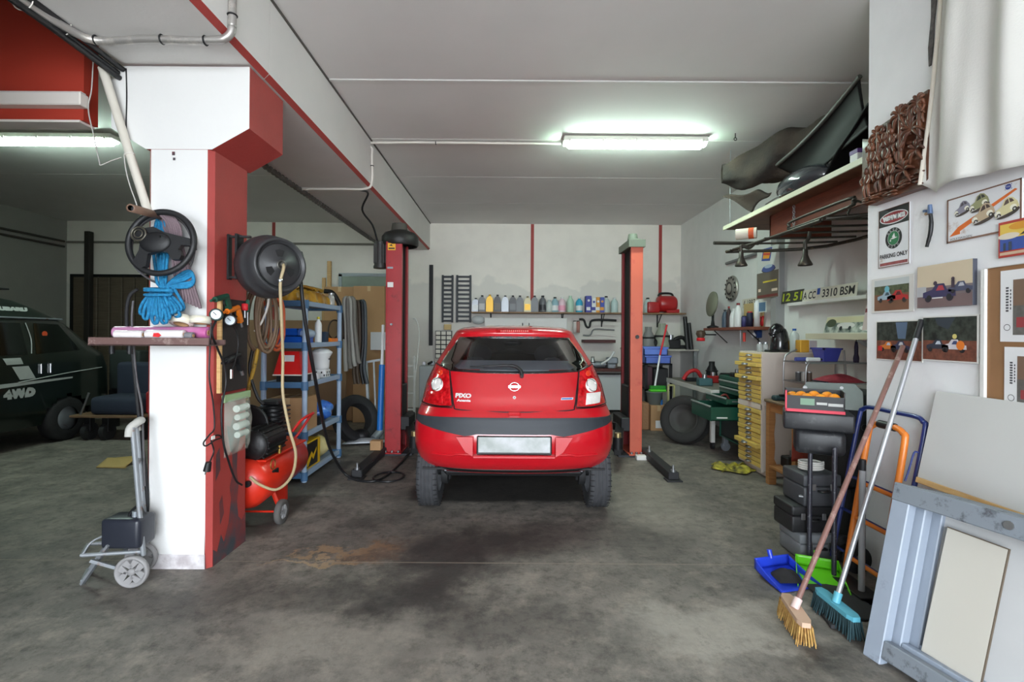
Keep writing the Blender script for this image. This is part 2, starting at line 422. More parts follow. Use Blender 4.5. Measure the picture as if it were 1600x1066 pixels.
struct('wall_left', MB(LEFTM).box((XL-.2, FY, 0), (XL, YB, ZC)))
struct('wall_right', MB(RIGHTM).box((XR, 3.0, 0), (XR+.2, YB, ZC)))
struct('wall_near', MB(NEARM).box((XN, FY, 0), (XR+.2, 3.0, ZC)))
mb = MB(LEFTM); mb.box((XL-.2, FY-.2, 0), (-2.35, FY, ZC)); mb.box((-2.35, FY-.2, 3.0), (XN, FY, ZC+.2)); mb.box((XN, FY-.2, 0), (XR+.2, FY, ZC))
struct('wall_front', mb)
struct('wall_light_block', MB(LEFTM).box((-2.5, FY, 0), (-2.36, 1.5, ZC)))  # unseen wall, added to keep door daylight out of the left bay

# concrete column with a corbel head, white front and red sides
mb = MB(WHITE)
def col_prism(x0, x1, y0, y1, z0, z1, ch):
    pl = [(x0+ch, y0), (x1-ch, y0), (x1, y0+ch), (x1, y1-ch), (x1-ch, y1), (x0+ch, y1), (x0, y1-ch), (x0, y0+ch)]
    n = 8; vs = [(p[0], p[1], z0) for p in pl] + [(p[0], p[1], z1) for p in pl]
    mb.use(WHITE).add(vs, [(0, 1, 9, 8)]); mb.use(REDP).add(vs, [(i, (i+1) % 8, 8 + (i+1) % 8, 8 + i) for i in range(1, 8)])
    mb.add(vs[:8], [tuple(range(8))[::-1]]); mb.add(vs[8:], [tuple(range(8))])
cw = mat('column_base_worn', (176, 168, 170), 0.8, col2=(216, 212, 214), scale=14, bump=.4)
col_prism(PX0, PX1, PY0, PY1, 0, 2.56, 0.028)
mb.use(cw).box((PX0+.03, PY0-.004, 0), (PX1-.028, PY0, .085))
grime = mat('column_grime', (58, 66, 72), 0.7, col2=(120, 50, 50), scale=9)
Mg = frame((PX1+.0005, PY0, 0), (0, 1, 0), (0, 0, 1)); mb.use(grime)
mb.poly([(.03, 0), (.03, .1), (.07, .07), (.11, .16), (.14, .1), (.19, .2), (.215, .34), (.2, .42), (.23, .5), (.225, .62), (.2, .66), (.16, .82), (.2, .8), (.24, .86), (.3, .84), (.31, .7), (.285, .62), (.28, .5), (.30, .4), (.285, .3), (.30, .2), (.34, .16), (.385, .2), (.39, 0)], Mg, .001)
mb.poly([(.05, .5), (.055, .66), (.09, .7), (.1, .56)], Mg, .001); mb.poly([(.1, .22), (.09, .36), (.12, .40), (.14, .28)], Mg, .001)
Mg2 = frame((0, PY0-.0005, 0), (1, 0, 0), (0, 0, 1)); mb.poly([(PX1-.03, 0), (PX1-.03, .22), (PX1-.027, .1), (PX1-.02, 0)], Mg2, .002)
hx0, hx1 = -2.35, -1.537
poly = [(hx0, 2.6), (PX0, 2.475), (PX1, 2.475), (hx1, 2.6), (hx1, BZ-.012), (hx0, BZ-.012)]
Mf = frame((0, PY0-.001, 0), (1, 0, 0), (0, 0, 1))   # z axis = -Y
mb.use(WHITE).poly(poly, Mf, 0.004)
mb.use(REDP).prism(poly, PY1-PY0+.012, frame((0, PY1+.008, 0), (1, 0, 0), (0, 0, 1)))
mb.use(grime).box((-1.985, PY0-.0065, 2.41), (-1.972, PY0-.004, 2.425)); mb.box((-1.99, PY0-.0065, 2.44), (-1.975, PY0-.004, 2.46))
struct('column', mb)
BEAMM = mat('beam_paint', (222, 219, 216), 0.65, var=.06, scale=2, bump=.1)
mb = MB(BEAMM); ch = .03
for y0, y1 in ((FY, 3.02), (3.024, YB)):
    pl = [(BX0, BZ), (BX1-ch, BZ), (BX1, BZ+ch), (BX1, ZC), (BX0, ZC)]
    vs = [(p[0], y0, p[1]) for p in pl] + [(p[0], y1, p[1]) for p in pl]
    mb.use(BEAMM).add(vs, [(i, (i+1) % 5, 5 + (i+1) % 5, 5 + i) for i in (0, 2, 3, 4)]); mb.use(REDP).add(vs, [(1, 2, 7, 6)])
    mb.use(BEAMM).add(vs[:5], [(0, 1, 2, 3, 4)]); mb.add(vs[5:], [(4, 3, 2, 1, 0)])
mb.use(DARK).box((BX1-.02, 3.015, BZ+.03), (BX1-.004, 3.03, ZC))
struct('beam', mb)
# caulk bead along a ceiling joint and red joint strips on the back wall
struct('trim_1', MB(WHITE).box((BX1, 3.985, ZC-.006), (XR, 4.02, ZC+.002), .003))
struct('trim_2', MB(mat('joint_shadow_gap', (92, 88, 84), .8)).box((BX1, FY, ZC-.012), (BX1+.012, YB, ZC+.002)))
k = 3
for u, v0, v1 in ((832, 349, 470), (1032, 352, 480), (428, 346, 500)):
    p = at(u, v0, YB); q = at(u, v1, YB)
    struct('trim_%d' % k, MB(REDP).box((p.x-.03, YB-.006, q.z), (p.x+.03, YB, ZC-.002))); k += 1
# pilaster on the right wall by the poster
pil_m = mat('pilaster_grey', (150, 150, 150), .8)
struct('trim_6', MB(pil_m).box((XR-.1, 5.72, 0), (XR, 5.84, 2.72)))
# lintel panel of the left bay
PANR = mat('panel_red', (172, 54, 36), .65, var=.1, scale=1.5)
lp = thing('shutter_box', 'red panel across the top of the left bay with a white rail along it', 'panel', (-5.4, 2.9, 2.63))
pb = MB(PANR).box((XL, 2.85, 2.635), (-2.5, 2.95, ZC)).build('panel', lp)
rl = MB(mat('rail_white', (222, 214, 206), .5))
rl.box((XL, 2.79, 2.70), (-2.47, 2.853, 2.775), .006); rl.box((XL, 2.82, 2.775), (-2.49, 2.853, 2.79)); rl.build('rail', lp)
MB(mat('rail_white', (222, 214, 206), .5)).box((XL, 2.846, 2.622), (-2.52, 2.95, 2.636)).build('bottom_strip', lp)
# gate at the back of the left bay
d = MB(wood('gate_brown', (104, 92, 76), (84, 74, 62), .7, (1, 1, 20)))
for i in range(14): d.box((-8.2+i*.235, YB-.05, .05), (-8.2+i*.235+.215, YB, 2.42), .012)
d.use(DARK).box((-8.25, YB-.055, 2.42), (-4.8, YB-.01, 2.47)); d.box((-8.25, YB-.055, .0), (-8.2, YB-.01, 2.45))
struct('door_1', d)
# framed translucent door light behind the cardboard, by the left lift post
d = MB(mat('door_green', (142, 156, 142), .6, var=.1)); d.box((-3.15, YB-.06, 0), (-2.0, YB-.01, 2.48))
d.use(GREYM).box((-3.2, YB-.07, 2.46), (-1.95, YB-.005, 2.52)); d.box((-3.2, YB-.07, 0), (-3.14, YB-.005, 2.5)); d.box((-2.0, YB-.07, 0), (-1.95, YB-.005, 2.5))
struct('door_2', d)

# ---------------------------------------------------------------- lamps
def tube_lamp(name, x0, x1, y, z, label, strength, yaw=0):
    t = thing(name, label, 'ceiling light', ((x0+x1)/2, y, z-.1))
    hb = MB(mat('lamp_body', (216, 214, 206), .5))
    hb.box((x0, y-.075, z-.05), (x1, y+.075, z), .008)
    for i in range(5):
        xx = x0+.06+(x1-x0-.12)*i/4; hb.box((xx-.012, y-.082, z-.062), (xx+.012, y+.082, z-.03), .003)
    hb.build('housing', t)
    n = 10; prof = [(.07*cos(pi*i/n), -.058*sin(pi*i/n)) for i in range(n+1)]
    db = MB(mat('lamp_diffuser', (226, 255, 240), .5, emit=strength))
    L = x1-x0-.02
    def fn(u, v):
        i = min(n, int(round(v*n))); ky = 1.0
        if u < .02 or u > .98: ky = .55
        return (x0+.01+L*u, y+prof[i][0]*(1 if ky == 1 else .85), z-.05+prof[i][1]*ky)
    db.grid(fn, 60, n); 
    db.build('diffuser', t)
    return t
a, b = at(880, 236, 5.12), at(1103, 240, 5.12)
tube_lamp('tube_light', a.x, b.x, 5.12, ZC-.012, 'lit fluorescent tube light on the ceiling above the red car', 52)
b = at(181, 232, 5.1)
tube_lamp('tube_light', b.x-1.52, b.x, 5.1, ZC-.03, 'lit fluorescent tube light at the left edge, above the dark van', 6.5)

# ---------------------------------------------------------------- pipes, conduits and cables on the ceiling and beam
WPIPE = mat('conduit_white', (220, 214, 206), .45)
def pipe(name, pts, r, m, label, cat, k=5, n=8, clips=None):
    mb = MB(m).tube(pts, r, n, k)
    if not clips:
        return tag(mb.build(name), label, cat)
    t = thing(name, label, cat, pts[0]); mb.build('pipe', t)
    for c in clips: MB(DARK).torus((0, 0, 0), r+.001, .005, along(c[0], c[1]), 14, 6).build('clip', t)
    return t
yy = 2.58; x1 = -1.478
def arc(c, r, a0, a1, ax, n=6):
    return [V(c) + V(ax[0])*(r*cos(a0+(a1-a0)*i/n)) + V(ax[1])*(r*sin(a0+(a1-a0)*i/n)) for i in range(n+1)]
pts = [(x1, yy, ZC-.02), (x1, yy, 3.2), (x1, yy, 3.03)] + arc((x1-.07, yy, 3.02), .07, 0, -pi/2, ((1, 0, 0), (0, 0, 1)), 4) + [(-1.7, yy, 2.945), (-1.95, yy, 2.95), (-2.2, yy, 2.94), (-2.27, yy-.12, 2.945), (-2.3, yy-.4, 2.95), (-2.3, yy-1.2, 2.95)]
pipe('conduit', pts, .021, mat('galvanised', (176, 172, 168), .35, .6, dirt=(226, 220, 210), dscale=5, damt=.3), 'thick white conduit crossing under the beam above the column', 'conduit', 3, 10,
     [((-2.2, yy, 2.943), (-1.9, yy, 2.943)), ((-1.85, yy, 2.95), (-1.6, yy, 2.95)), ((-1.62, yy, 2.945), (-1.5, yy, 2.945)), ((x1, yy, 3.08), (x1, yy, 3.3))])
xs = -1.484; ps = [(a.x-.01, 5.235, ZC-.03), (xs+.07, 5.235, ZC-.03), (xs, 5.235, ZC-.1), (xs, 5.235, BZ+.06), (xs-.07, 5.24, BZ-.02), (-1.8, 5.25, BZ-.022), (-2.26, 5.26, BZ-.022)]
pipe('conduit', ps, .014, WPIPE, 'thin white conduit from the tube light along the ceiling and down the beam', 'conduit', 4, 8,
     [((-.8, 5.235, ZC-.03), (-.5, 5.235, ZC-.03)), ((xs, 5.235, 3.2), (xs, 5.235, 3.4))])
# ribbed conduit along the back edge of the beam
mb = MB(mat('ribbed_conduit', (92, 88, 82), .6)); xr, zr = BX0+.01, BZ-.03
mb.tube([(xr, 3.35, zr), (xr, 5, zr-.01), (xr, 6.6, zr), (xr, 8.0, zr-.005), (xr+.1, YB-.1, zr-.03)], .022, 8, 6)
for i in range(58):
    y = 3.4 + i*.08; mb.torus((xr, y, zr-.004), .024, .008, MX.Translation((xr, y, zr-.004)) @ MX.Rotation(pi/2, 4, 'X') @ MX.Translation((-xr, -y, -zr+.004)), 10, 6)
tag(mb.build('ribbed_conduit'), 'grey ribbed conduit clipped along the lower edge of the beam behind the column', 'conduit')
p0, p1 = at(104, 378, YB-.03), at(598, 382, YB-.03)
mb = MB(mat('wall_pipe', (128, 124, 116), .6)).tube([p0, (p0.x*.5+p1.x*.5, YB-.03, p0.z), p1], .02, 8, 3)
tag(mb.build('wall_pipe'), 'thin grey pipe running level along the back wall from corner to lift post', 'pipe')
for (v0, v1, lab) in ((356, 378, 'upper of two dark pipes along the left wall above the van'), (366, 386, 'lower of two dark pipes along the left wall above the van')):
    q = at(104, v1, YB-.05); zz = q.z
    tag(MB(mat('pipe_dark', (66, 62, 58), .7)).tube([(XL+.04, 3.6, zz), (XL+.04, 6, zz), (XL+.04, YB-.1, zz)], .02, 8, 2).build('wall_pipe'), lab, 'pipe')
q = at(139, 362, YB-.12)
tag(MB(mat('post_dark', (46, 42, 38), .7)).box((q.x-.05, YB-.17, 0), (q.x+.05, YB-.07, q.z), .006).build('steel_post'), 'dark upright steel post in front of the brown gate', 'post')
# black cable bundle along the near left edge of the beam
mb = MB(BLACK)
for i, (dx, dz) in enumerate(((0, 0), (.03, .02), (-.03, .015), (.01, -.03))):
    mb.tube([(BX0-.03+dx, .3, 2.97+dz), (BX0-.03+dx, 1.3, 2.95+dz), (BX0-.02+dx, 2.2, 2.95+dz), (BX0-.03+dx, 2.86, 2.92+dz)], .016, 7, 5)
cb = thing('cable_bundle', 'dark bundle of cables tied along the beam above the red panel', 'cables', (BX0, 1.5, 2.9)); mb.build('cables', cb)
MB(mat('cable_green', (52, 110, 48), .5)).tube([(BX0-.06, .3, 2.99), (BX0-.075, 1.4, 2.96), (BX0-.05, 2.3, 2.965)], .011, 7, 5).build('green_cable', cb)
for y in (1.6, 1.85, 2.1, 2.3, 2.5): MB(WPIPE).torus((0, 0, 0), .05, .003, MX.Translation((BX0-.03, y, 2.965)) @ MX.Rotation(pi/2, 4, 'X'), 16, 5).build('tie', cb)
# white pole leaning against the column head, with wires
p, q = at(160, 106, 2.80), at(231, 330, 2.86)
t = thing('white_tube', 'long white plastic tube leaning beside the column head', 'tube', q)
MB(mat('old_white_plastic', (206, 200, 188), .5)).cyl(p, q, .023, n=12).build('tube', t)
MB(WPIPE).torus((0, 0, 0), .024, .004, along(p.lerp(q, .6), q), 14, 6).build('coupling', t)
WIRE = mat('wire_grey', (190, 186, 180), .6)
for name, pts, lab in (('loose_wire', [at(146, 90, 2.84), at(143, 140, 2.84), at(138, 170, 2.84), at(147, 215, 2.84), at(155, 252, 2.84), at(158, 258, 2.84), at(172, 252, 2.84), at(190, 246, 2.84)], 'thin pale wire dangling between the red panel and the column'),
                       ('loose_wire', [at(197, 107, 2.862), at(198, 150, 2.862), at(197, 200, 2.862), at(199, 222, 2.862)], 'thin dark wire running down the white column head'),
                       ('loose_wire', [at(194, 240, 2.83), at(196, 262, 2.83), at(203, 290, 2.83), at(213, 318, 2.83), at(216, 332, 2.83)], 'thin pale wire hanging beside the leaning white tube')):
    tag(MB(WIRE if 'dark' not in lab else DARK).tube(pts, .0035, 6, 5).build(name), lab, 'wire')
# ================================================================ RED HATCHBACK
CARRED = mat('car_red', (188, 16, 30), .28, coat=1.0)
CARBLK = mat('bumper_black', (44, 48, 54), .55, bump=.15, bscale=300)
LENS = mat('lens_red', (150, 4, 12), .12, coat=.6, col2=(206, 26, 34), scale=38)
LENSW = mat('lens_clear', (232, 226, 222), .1, coat=1.0, var=.12, scale=40)
def glass_mat(name, tint, refl=0.08):
    m = bpy.data.materials.new(name); m.use_nodes = True; nt = m.node_tree; N = nt.nodes; L = nt.links
    for n in list(N): N.remove(n)
    o = N.new('ShaderNodeOutputMaterial'); t = N.new('ShaderNodeBsdfTransparent'); t.inputs[0].default_value = (*tint, 1)
    g = N.new('ShaderNodeBsdfGlossy'); g.inputs['Roughness'].default_value = 0.02
    lw = N.new('ShaderNodeFresnel'); lw.inputs['IOR'].default_value = 1.5
    mx = N.new('ShaderNodeMixShader'); L.new(lw.outputs[0], mx.inputs[0]); L.new(t.outputs[0], mx.inputs[1]); L.new(g.outputs[0], mx.inputs[2]); L.new(mx.outputs[0], o.inputs[0])
    return m
CARGLASS = glass_mat('car_glass', (.6, .63, .65))
XC = .045
def tab(t):
    def f(z):
        if z <= t[0][0]: return t[0][1]
        for (a, p), (b, q) in zip(t, t[1:]):
            if z <= b: return p + (q - p)*(z - a)/(b - a)
        return t[-1][1]
    return f
y0 = tab([(.34, 3.70), (.38, 3.63), (.43, 3.58), (.50, 3.545), (.60, 3.525), (.66, 3.53), (.78, 3.55), (.83, 3.59), (.87, 3.612), (.93, 3.632), (1.0, 3.662), (1.09, 3.70), (1.38, 3.855), (1.392, 3.825), (1.43, 3.84), (1.455, 3.91), (1.465, 4.02), (1.472, 4.2)])
wd = tab([(.34, .72), (.40, .765), (.55, .787), (.69, .788), (.79, .768), (.87, .738), (1.0, .708), (1.17, .648), (1.38, .525), (1.43, .492), (1.455, .44), (1.465, .36), (1.472, .2)])
y1 = tab([(.34, 6.98), (.5, 7.07), (.7, 7.06), (.84, 6.96), (.92, 6.72), (.99, 6.32), (1.2, 5.98), (1.4, 5.58), (1.455, 5.35), (1.472, 5.0)])
NN, LC = 2.7, .42
_y0 = y0
y0 = lambda z: (_y0(z-.014) + _y0(z-.007) + _y0(z) + _y0(z+.007) + _y0(z+.014))/5
def ysurf(x, z):
    q = min(abs(x)/wd(z), .9999); return y0(z) + LC*(1 - (1 - q**NN)**(1/NN))
def spt(x, z, off=0.0):
    e = .004
    n = V(((ysurf(x+e, z)-ysurf(x-e, z))/(2*e), -1, (ysurf(x, z+e)-ysurf(x, z-e))/(2*e))); n.x = -0.0 + n.x; n.z = n.z
    n = V((n.x, -1, n.z)).normalized()
    return V((XC + x + n.x*off, ysurf(x, z) + n.y*off, z + n.z*off))
def inside(p, poly):
    c = False; n = len(poly)
    for i in range(n):
        a, b = poly[i], poly[(i+1) % n]
        if (a[1] > p[1]) != (b[1] > p[1]) and p[0] < (b[0]-a[0])*(p[1]-a[1])/(b[1]-a[1]) + a[0]: c = not c
    return c
def subdiv(poly, d=.02):
    out = []
    for i in range(len(poly)):
        a, b = V((*poly[i], 0)), V((*poly[(i+1) % len(poly)], 0)); k = max(1, int((b-a).length/d))
        out += [tuple((a.lerp(b, j/k))[:2]) for j in range(k)]
    return out
def fan(mb, poly, off, rings=(1, 1, .97, .85, .7, .55, .4, .25, .1), c=None, inner=None, dome=0.0, base=-.003):
    P = subdiv(poly); n = len(P)
    c = c or (sum(p[0] for p in P)/n, sum(p[1] for p in P)/n)
    vs = []
    rs = list(rings)
    if inner: rs = [1, 1] + [1 - (1-inner)*i/5 for i in range(1, 6)]
    for i, r in enumerate(rs):
        o = base if i == 0 else off + dome*(1 - r*r)
        for p in P:
            x, z = c[0] + (p[0]-c[0])*r, c[1] + (p[1]-c[1])*r; vs.append(spt(x, z, o))
    fs = [(i*n + j, (i+1)*n + j, (i+1)*n + (j+1) % n, i*n + (j+1) % n) for i in range(len(rs)-1) for j in range(n)]
    if not inner:
        vs.append(spt(c[0], c[1], off + dome)); t = len(vs)-1; a = (len(rs)-1)*n
        fs += [(a + j, t, a + (j+1) % n) for j in range(n)]
    return mb.add(vs, fs, True)
GL = [(-.592, 1.15), (-.50, 1.108), (-.25, 1.098), (0, 1.095), (.25, 1.098), (.50, 1.108), (.592, 1.15), (.53, 1.26), (.445, 1.372), (.2, 1.382), (-.2, 1.382), (-.445, 1.372), (-.53, 1.26)]
gc = (0, 1.245); GLin = [(gc[0]+(p[0]-gc[0])*.93, gc[1]+(p[1]-gc[1])*.9) for p in GL]
car = thing('car', 'red hatchback parked between the lift posts, seen from behind', 'car', (XC, 5.2, 0))
zs = [.34, .36, .38, .40] + [.43 + .024*i for i in range(41)] + [1.40, 1.415, 1.43, 1.443, 1.455, 1.465, 1.472]
zs = sorted(set(round(z, 4) for z in zs))
def contour(z):
    a = []; w = wd(z); K = 16
    for i in range(K+1):
        t = pi/2*(i/K); a.append((w*sin(t)**(2/NN) if i else 0, y0(z) + LC*(1 - cos(t)**(2/NN) if i < K else LC and 1) if i < K else y0(z)+LC))
    ya, yb = y0(z)+LC, y1(z)-.5
    for i in range(1, 24): a.append((w, ya + (yb-ya)*i/24))
    for i in range(K+1):
        t = pi/2*(1 - i/K); a.append((w*(sin(t)**(2/2.4)) if i < K else 0, yb + .5*(cos(t)**(2/2.4) if i else 0)))
    return a
rows = [contour(z) for z in zs]; nk = len(rows[0])
body = MB(CARRED); sg = MB(CARGLASS)
vs = []
for r, z in zip(rows, zs):
    for x, y in r: vs.append((XC + x, y, z))
    for x, y in r[::-1][1:-1]: vs.append((XC - x, y, z))
ring = 2*nk - 2; bf = []; gf = []
for i in range(len(zs)-1):
    for j in range(ring):
        f = (i*ring + j, i*ring + (j+1) % ring, (i+1)*ring + (j+1) % ring, (i+1)*ring + j)
        c = sum((V(vs[q]) for q in f), V())/4; x = c.x - XC
        if c.y < 4.2 and inside((x, c.z), GLin): continue
        if c.z < .62 and abs(x) > wd(c.z)*.96 and c.y > y0(c.z)+LC*.8 and ((c.y-4.0)**2 + (c.z-.28)**2 < .31**2 or (c.y-6.36)**2 + (c.z-.28)**2 < .31**2): continue
        if 1.06 < c.z < 1.37 and c.y > y1(c.z)-.38 and c.y > 5.3: gf.append(f); continue
        if 1.06 < c.z < 1.36 and abs(x) > wd(c.z)*.97 and 4.2 < c.y < 5.75 - (c.z-1.06)*.9 and abs(c.y-5.0) > .06: gf.append(f); continue
        bf.append(f)
body.add(vs, bf, True); sg.add(vs, gf, True)
top = (len(zs)-1)*ring; body.add(vs[top:], [tuple(range(ring))], True)
body.use(BLACK)
seam = [(-.655, 1.165), (-.50, 1.10), (-.47, .95), (-.452, .86), (-.40, .832), (0, .822), (.40, .832), (.452, .86), (.47, .95), (.50, 1.10), (.655, 1.165)]
body.tube([spt(x, z, .001) for x, z in seam[1:-1]], .0048, 6, 5)
for s in (-1, 1): body.tube([spt(s*(.462+.265*i/8), .842, .0005) for i in range(9)], .003, 6, 2)
bo = merge(body.build('body', car)); sg.build('window', car)
mb = MB(CARBLK)
fan(mb, [(-.752, .772), (-.4, .782), (0, .784), (.4, .782), (.752, .772), (.758, .735), (.70, .712), (.52, .678), (.36, .652), (.31, .66), (.27, .668), (-.27, .668), (-.31, .66), (-.36, .652), (-.52, .678), (-.70, .712), (-.758, .735)], .008,
    (1, 1, .985, .95, .9, .85, .8, .75, .7, .65, .6, .5, .4, .3, .2, .1), (0, .725)); mb.build('bumper_strip', car)
mb = MB(CARGLASS); fan(mb, GL, .004, c=gc, base=.002)
g = mb.build('rear_window', car)
mb = MB(BLACK); fan(mb, GL, .0015, inner=.87, c=gc); mb.build('window_border', g)
# lamps
for s in (-1, 1):
    LP = [(.632, 1.157), (.50, 1.108), (.487, 1.03), (.475, .94), (.462, .85), (.58, .846), (.722, .856), (.70, 1.0)]
    LP = [(s*x, z) for x, z in LP]
    mb = MB(LENS); fan(mb, LP, .010, dome=.006); tl = mb.build('tail_light', car)
    mb = MB(mat('lens_edge', (40, 6, 10), .3)); mb.tube([spt(x, z, .008) for x, z in subdiv(LP)], .006, 6, 1, True); mb.build('lens_edge', tl)
    mb = MB(LENSW); circ = [(s*.592 + .05*cos(2*pi*i/24), 1.0 + .05*sin(2*pi*i/24)) for i in range(24)]
    fan(mb, circ, .016, dome=.008); o = mb.build('round_lamp', tl)
    mb = MB(CHROME); mb.torus((0, 0, 0), .05, .004, frame(spt(s*.592, 1.0, .018), spt(s*.592+.01, 1.0)-spt(s*.592-.01, 1.0), spt(s*.592, 1.01)-spt(s*.592, .99)), 28, 6); mb.build('lamp_ring', tl)
    mb = MB(LENSW if s > 0 else LENS); q = [(s*.545, .945), (s*.535, .862), (s*.65, .868), (s*.668, .945)]
    fan(mb, q, .0185, dome=.004)
    plabel(mb.build('reverse_lamp' if s > 0 else 'fog_lamp', tl), 'clear white lower lamp' if s > 0 else 'red lower lamp')
    mb = MB(mat('amber', (226, 60, 30), .15, coat=1)); fan(mb, [(s*.575 + .022*cos(2*pi*i/14), 1.088 + .022*sin(2*pi*i/14)) for i in range(14)], .0165, dome=.004); mb.build('upper_lamp', tl)
# high brake light and spoiler
mb = MB(LENS); fan(mb, [(-.15, 1.432), (.15, 1.432), (.145, 1.408), (-.145, 1.408)], .006)
bl = mb.build('brake_light', car)
mb = MB(mat('pale_red', (214, 110, 110), .3))
for i in range(14): fan(mb, [(-.11+.016*i, 1.425), (-.1+.016*i, 1.425), (-.1+.016*i, 1.415), (-.11+.016*i, 1.415)], .0075, (1, 1, .5), base=.005)
mb.build('led_row', bl)
# number plate in its recess
pc = frame(spt(0, .598, .006), (1, 0, 0), (0, .03, 1))
mb = MB(BLACK); mb.box((-.272, -.072, -.02), (.272, .062, .008), .006, pc); pl = mb.build('plate_holder', car)
mb = MB(mat('plate_pale', (150, 156, 152), .45, col2=(186, 188, 190), scale=9)); mb.box((-.26, -.055, .006), (.26, .056, .012), .003, pc); mb.build('number_plate', pl)
mb = MB(CARRED)
for s in (-1, 1): mb.prism([(s*.30, -.085), (s*.30, .055), (s*.42, .055), (s*.355, -.05)], .018, pc @ MX.Translation((0, 0, -.006)))
mb.box((-.30, -.1, -.01), (.30, -.076, .016), .006, pc)
mb.build('bumper_recess', car)
mb = MB(CARRED); mb.cbox((0, 0, 0), (.09, .03, .03), .008, frame(spt(.0, .806, .012), (1, 0, 0), (0, .5, 1))); mb.build('hatch_handle', car)
# bumper lower crease
mb = MB(CARRED); mb.tube([spt(x, .515 - .012*(abs(x) > .45), .001) for x in [-.62+.04*i for i in range(32)]], .010, 8, 2); mb.build('bumper_crease', car)
mb = MB(BLACK); fan(mb, [(-.60, .352), (.60, .352), (.58, .385), (-.58, .385)], .003, c=(0, .368)); mb.build('bumper_lip', car)
# badge, lettering, lock
Mb = frame(spt(0, 1.0, .008), (1, 0, 0), (0, .14, 1))
mb = MB(CHROME); mb.torus((0, 0, 0), .036, .0055, Mb, 28, 8, .86); mb.box((-.047, -.0095, -.002), (.047, .0095, .006), .002, Mb); e = mb.build('badge', car)
text_mb(MB(BLACK), 'NISSAN', Mb, .08, depth=.0065).build('lettering', e)
def ontext(s, x, z, width, m, h=None, off=.003, shear=.0):
    M = frame(spt(x, z, off), spt(x+.02, z)-spt(x-.02, z), spt(x, z+.01)-spt(x, z-.01)); return text_mb(MB(m), s, M, width, depth=.001, bold=.006, height=h, shear=shear)
BADGE = mat('badge_silver', (226, 226, 224), .35, .3)
ontext('PIXO', -.382, .932, .125, BADGE, .036, .006).build('lettering', car)
ontext('Acenta', -.378, .898, .11, BADGE, .02, .006).build('lettering', car)
mb = MB(CHROME); Mq = frame(spt(.395, .915, .004), spt(.41, .915)-spt(.38, .915), (0, .14, 1)); mb.prism([(-.05, -.009), (.045, -.009), (.05, .009), (-.045, .009)], .003, Mq)
mb.use(mat('badge_blue', (40, 90, 160), .3)); mb.rect(-.043, -.005, .04, .005, Mq, .0035); mb.build('model_badge', car)
mb = MB(CHROME); mb.cyl(spt(0, .925, 0), spt(0, .925, .006), .012, n=16); mb.use(BLACK).cyl(spt(0, .925, .0055), spt(0, .925, .007), .004, n=8); mb.build('lock', car)
# wiper
mb = MB(BLACK); mb.cyl(spt(.055, 1.078, 0), spt(.055, 1.078, .035), .016)
mb.tube([spt(.055, 1.078, .03), spt(.045, 1.11, .035), spt(.0, 1.138, .035), (spt(-.08, 1.145, .03)), spt(-.24, 1.142, .02)], [.015, .015, .014, .011, .009], 8, 5)
mb.tube([spt(-.34, 1.14, .012), spt(-.2, 1.146, .015), spt(-.02, 1.148, .012)], .006, 6, 4); mb.build('wiper', car)
# wheels
def wheel(y, s):
    x = XC + s*.672; M = frame((x, y, .281), (0, 0, 1), (0, 1, 0)) if s < 0 else frame((x, y, .281), (0, 1, 0), (0, 0, 1))  # z axis outwards
    mb = MB(mat('tyre', (62, 63, 66), .8, var=.2, scale=20)); hw = .083; pr = [(.17, -hw*.85), (.24, -hw), (.268, -hw*.92), (.278, -hw*.72)]
    for c in (-.045, -.015, .015, .045): pr += [(.281, c-.007), (.273, c-.005), (.273, c+.005), (.281, c+.007)]
    pr += [(.278, hw*.72), (.268, hw*.92), (.24, hw), (.17, hw*.85)]
    mb.lathe(pr, M, 48); w = mb.build('tyre', car)
    mb = MB(mat('tread_dark', (28, 28, 30), .9))
    for i in range(40):
        a = 2*pi*i/40
        for dz in (-.066, .066): mb.cbox((.279, 0, dz), (.005, .006, .03), 0, M @ MX.Rotation(a, 4, 'Z'))
    mb.build('tread', w)
    mb = MB(mat('rim', (176, 178, 182), .4, .7)); mb.lathe([(.17, -.07), (.175, .06), (.165, .06), (.15, .035), (.03, .05), (.0, .05)], M, 32); mb.build('rim', w)
for s in (-1, 1): wheel(4.0, s); wheel(6.36, s)
# underside
UND = mat('underbody', (26, 26, 28), .7)
mb = MB(UND); mb.box((XC-.56, 3.85, .27), (XC+.56, 6.9, .42), .03); mb.cyl((XC-.62, 4.02, .27), (XC+.62, 4.02, .27), .035); mb.box((XC-.7, 3.72, .36), (XC+.7, 6.98, .375)); mb.build('underbody', car)
mb = MB(DARK); mb.cyl((XC+.05, 4.2, .29), (XC+.5, 4.2, .29), .07, n=18); mb.tube([(XC+.42, 4.2, .31), (XC+.43, 3.9, .33), (XC+.44, 3.76, .345)], .018); mb.build('exhaust', car)
for s in (-1, 1):
    mb = MB(GREYM); mb.cyl((XC+s*.5, 3.83, .345), (XC+s*.5, 3.90, .345), .026); mb.box((XC+s*.50-.05, 3.85, .31), (XC+s*.50+.05, 3.87, .38), .004); mb.cyl((XC+s*.4, 3.84, .35), (XC+s*.4, 3.88, .35), .016); mb.build('suspension', car)
    mb = MB(UND); mb.cyl((XC+s*.54, 4.03, .2), (XC+s*.54, 4.03, .42), .028); mb.cyl((XC+s*.53, 4.0, .27), (XC+s*.58, 4.0, .27), .1); mb.build('shock_absorber', car)
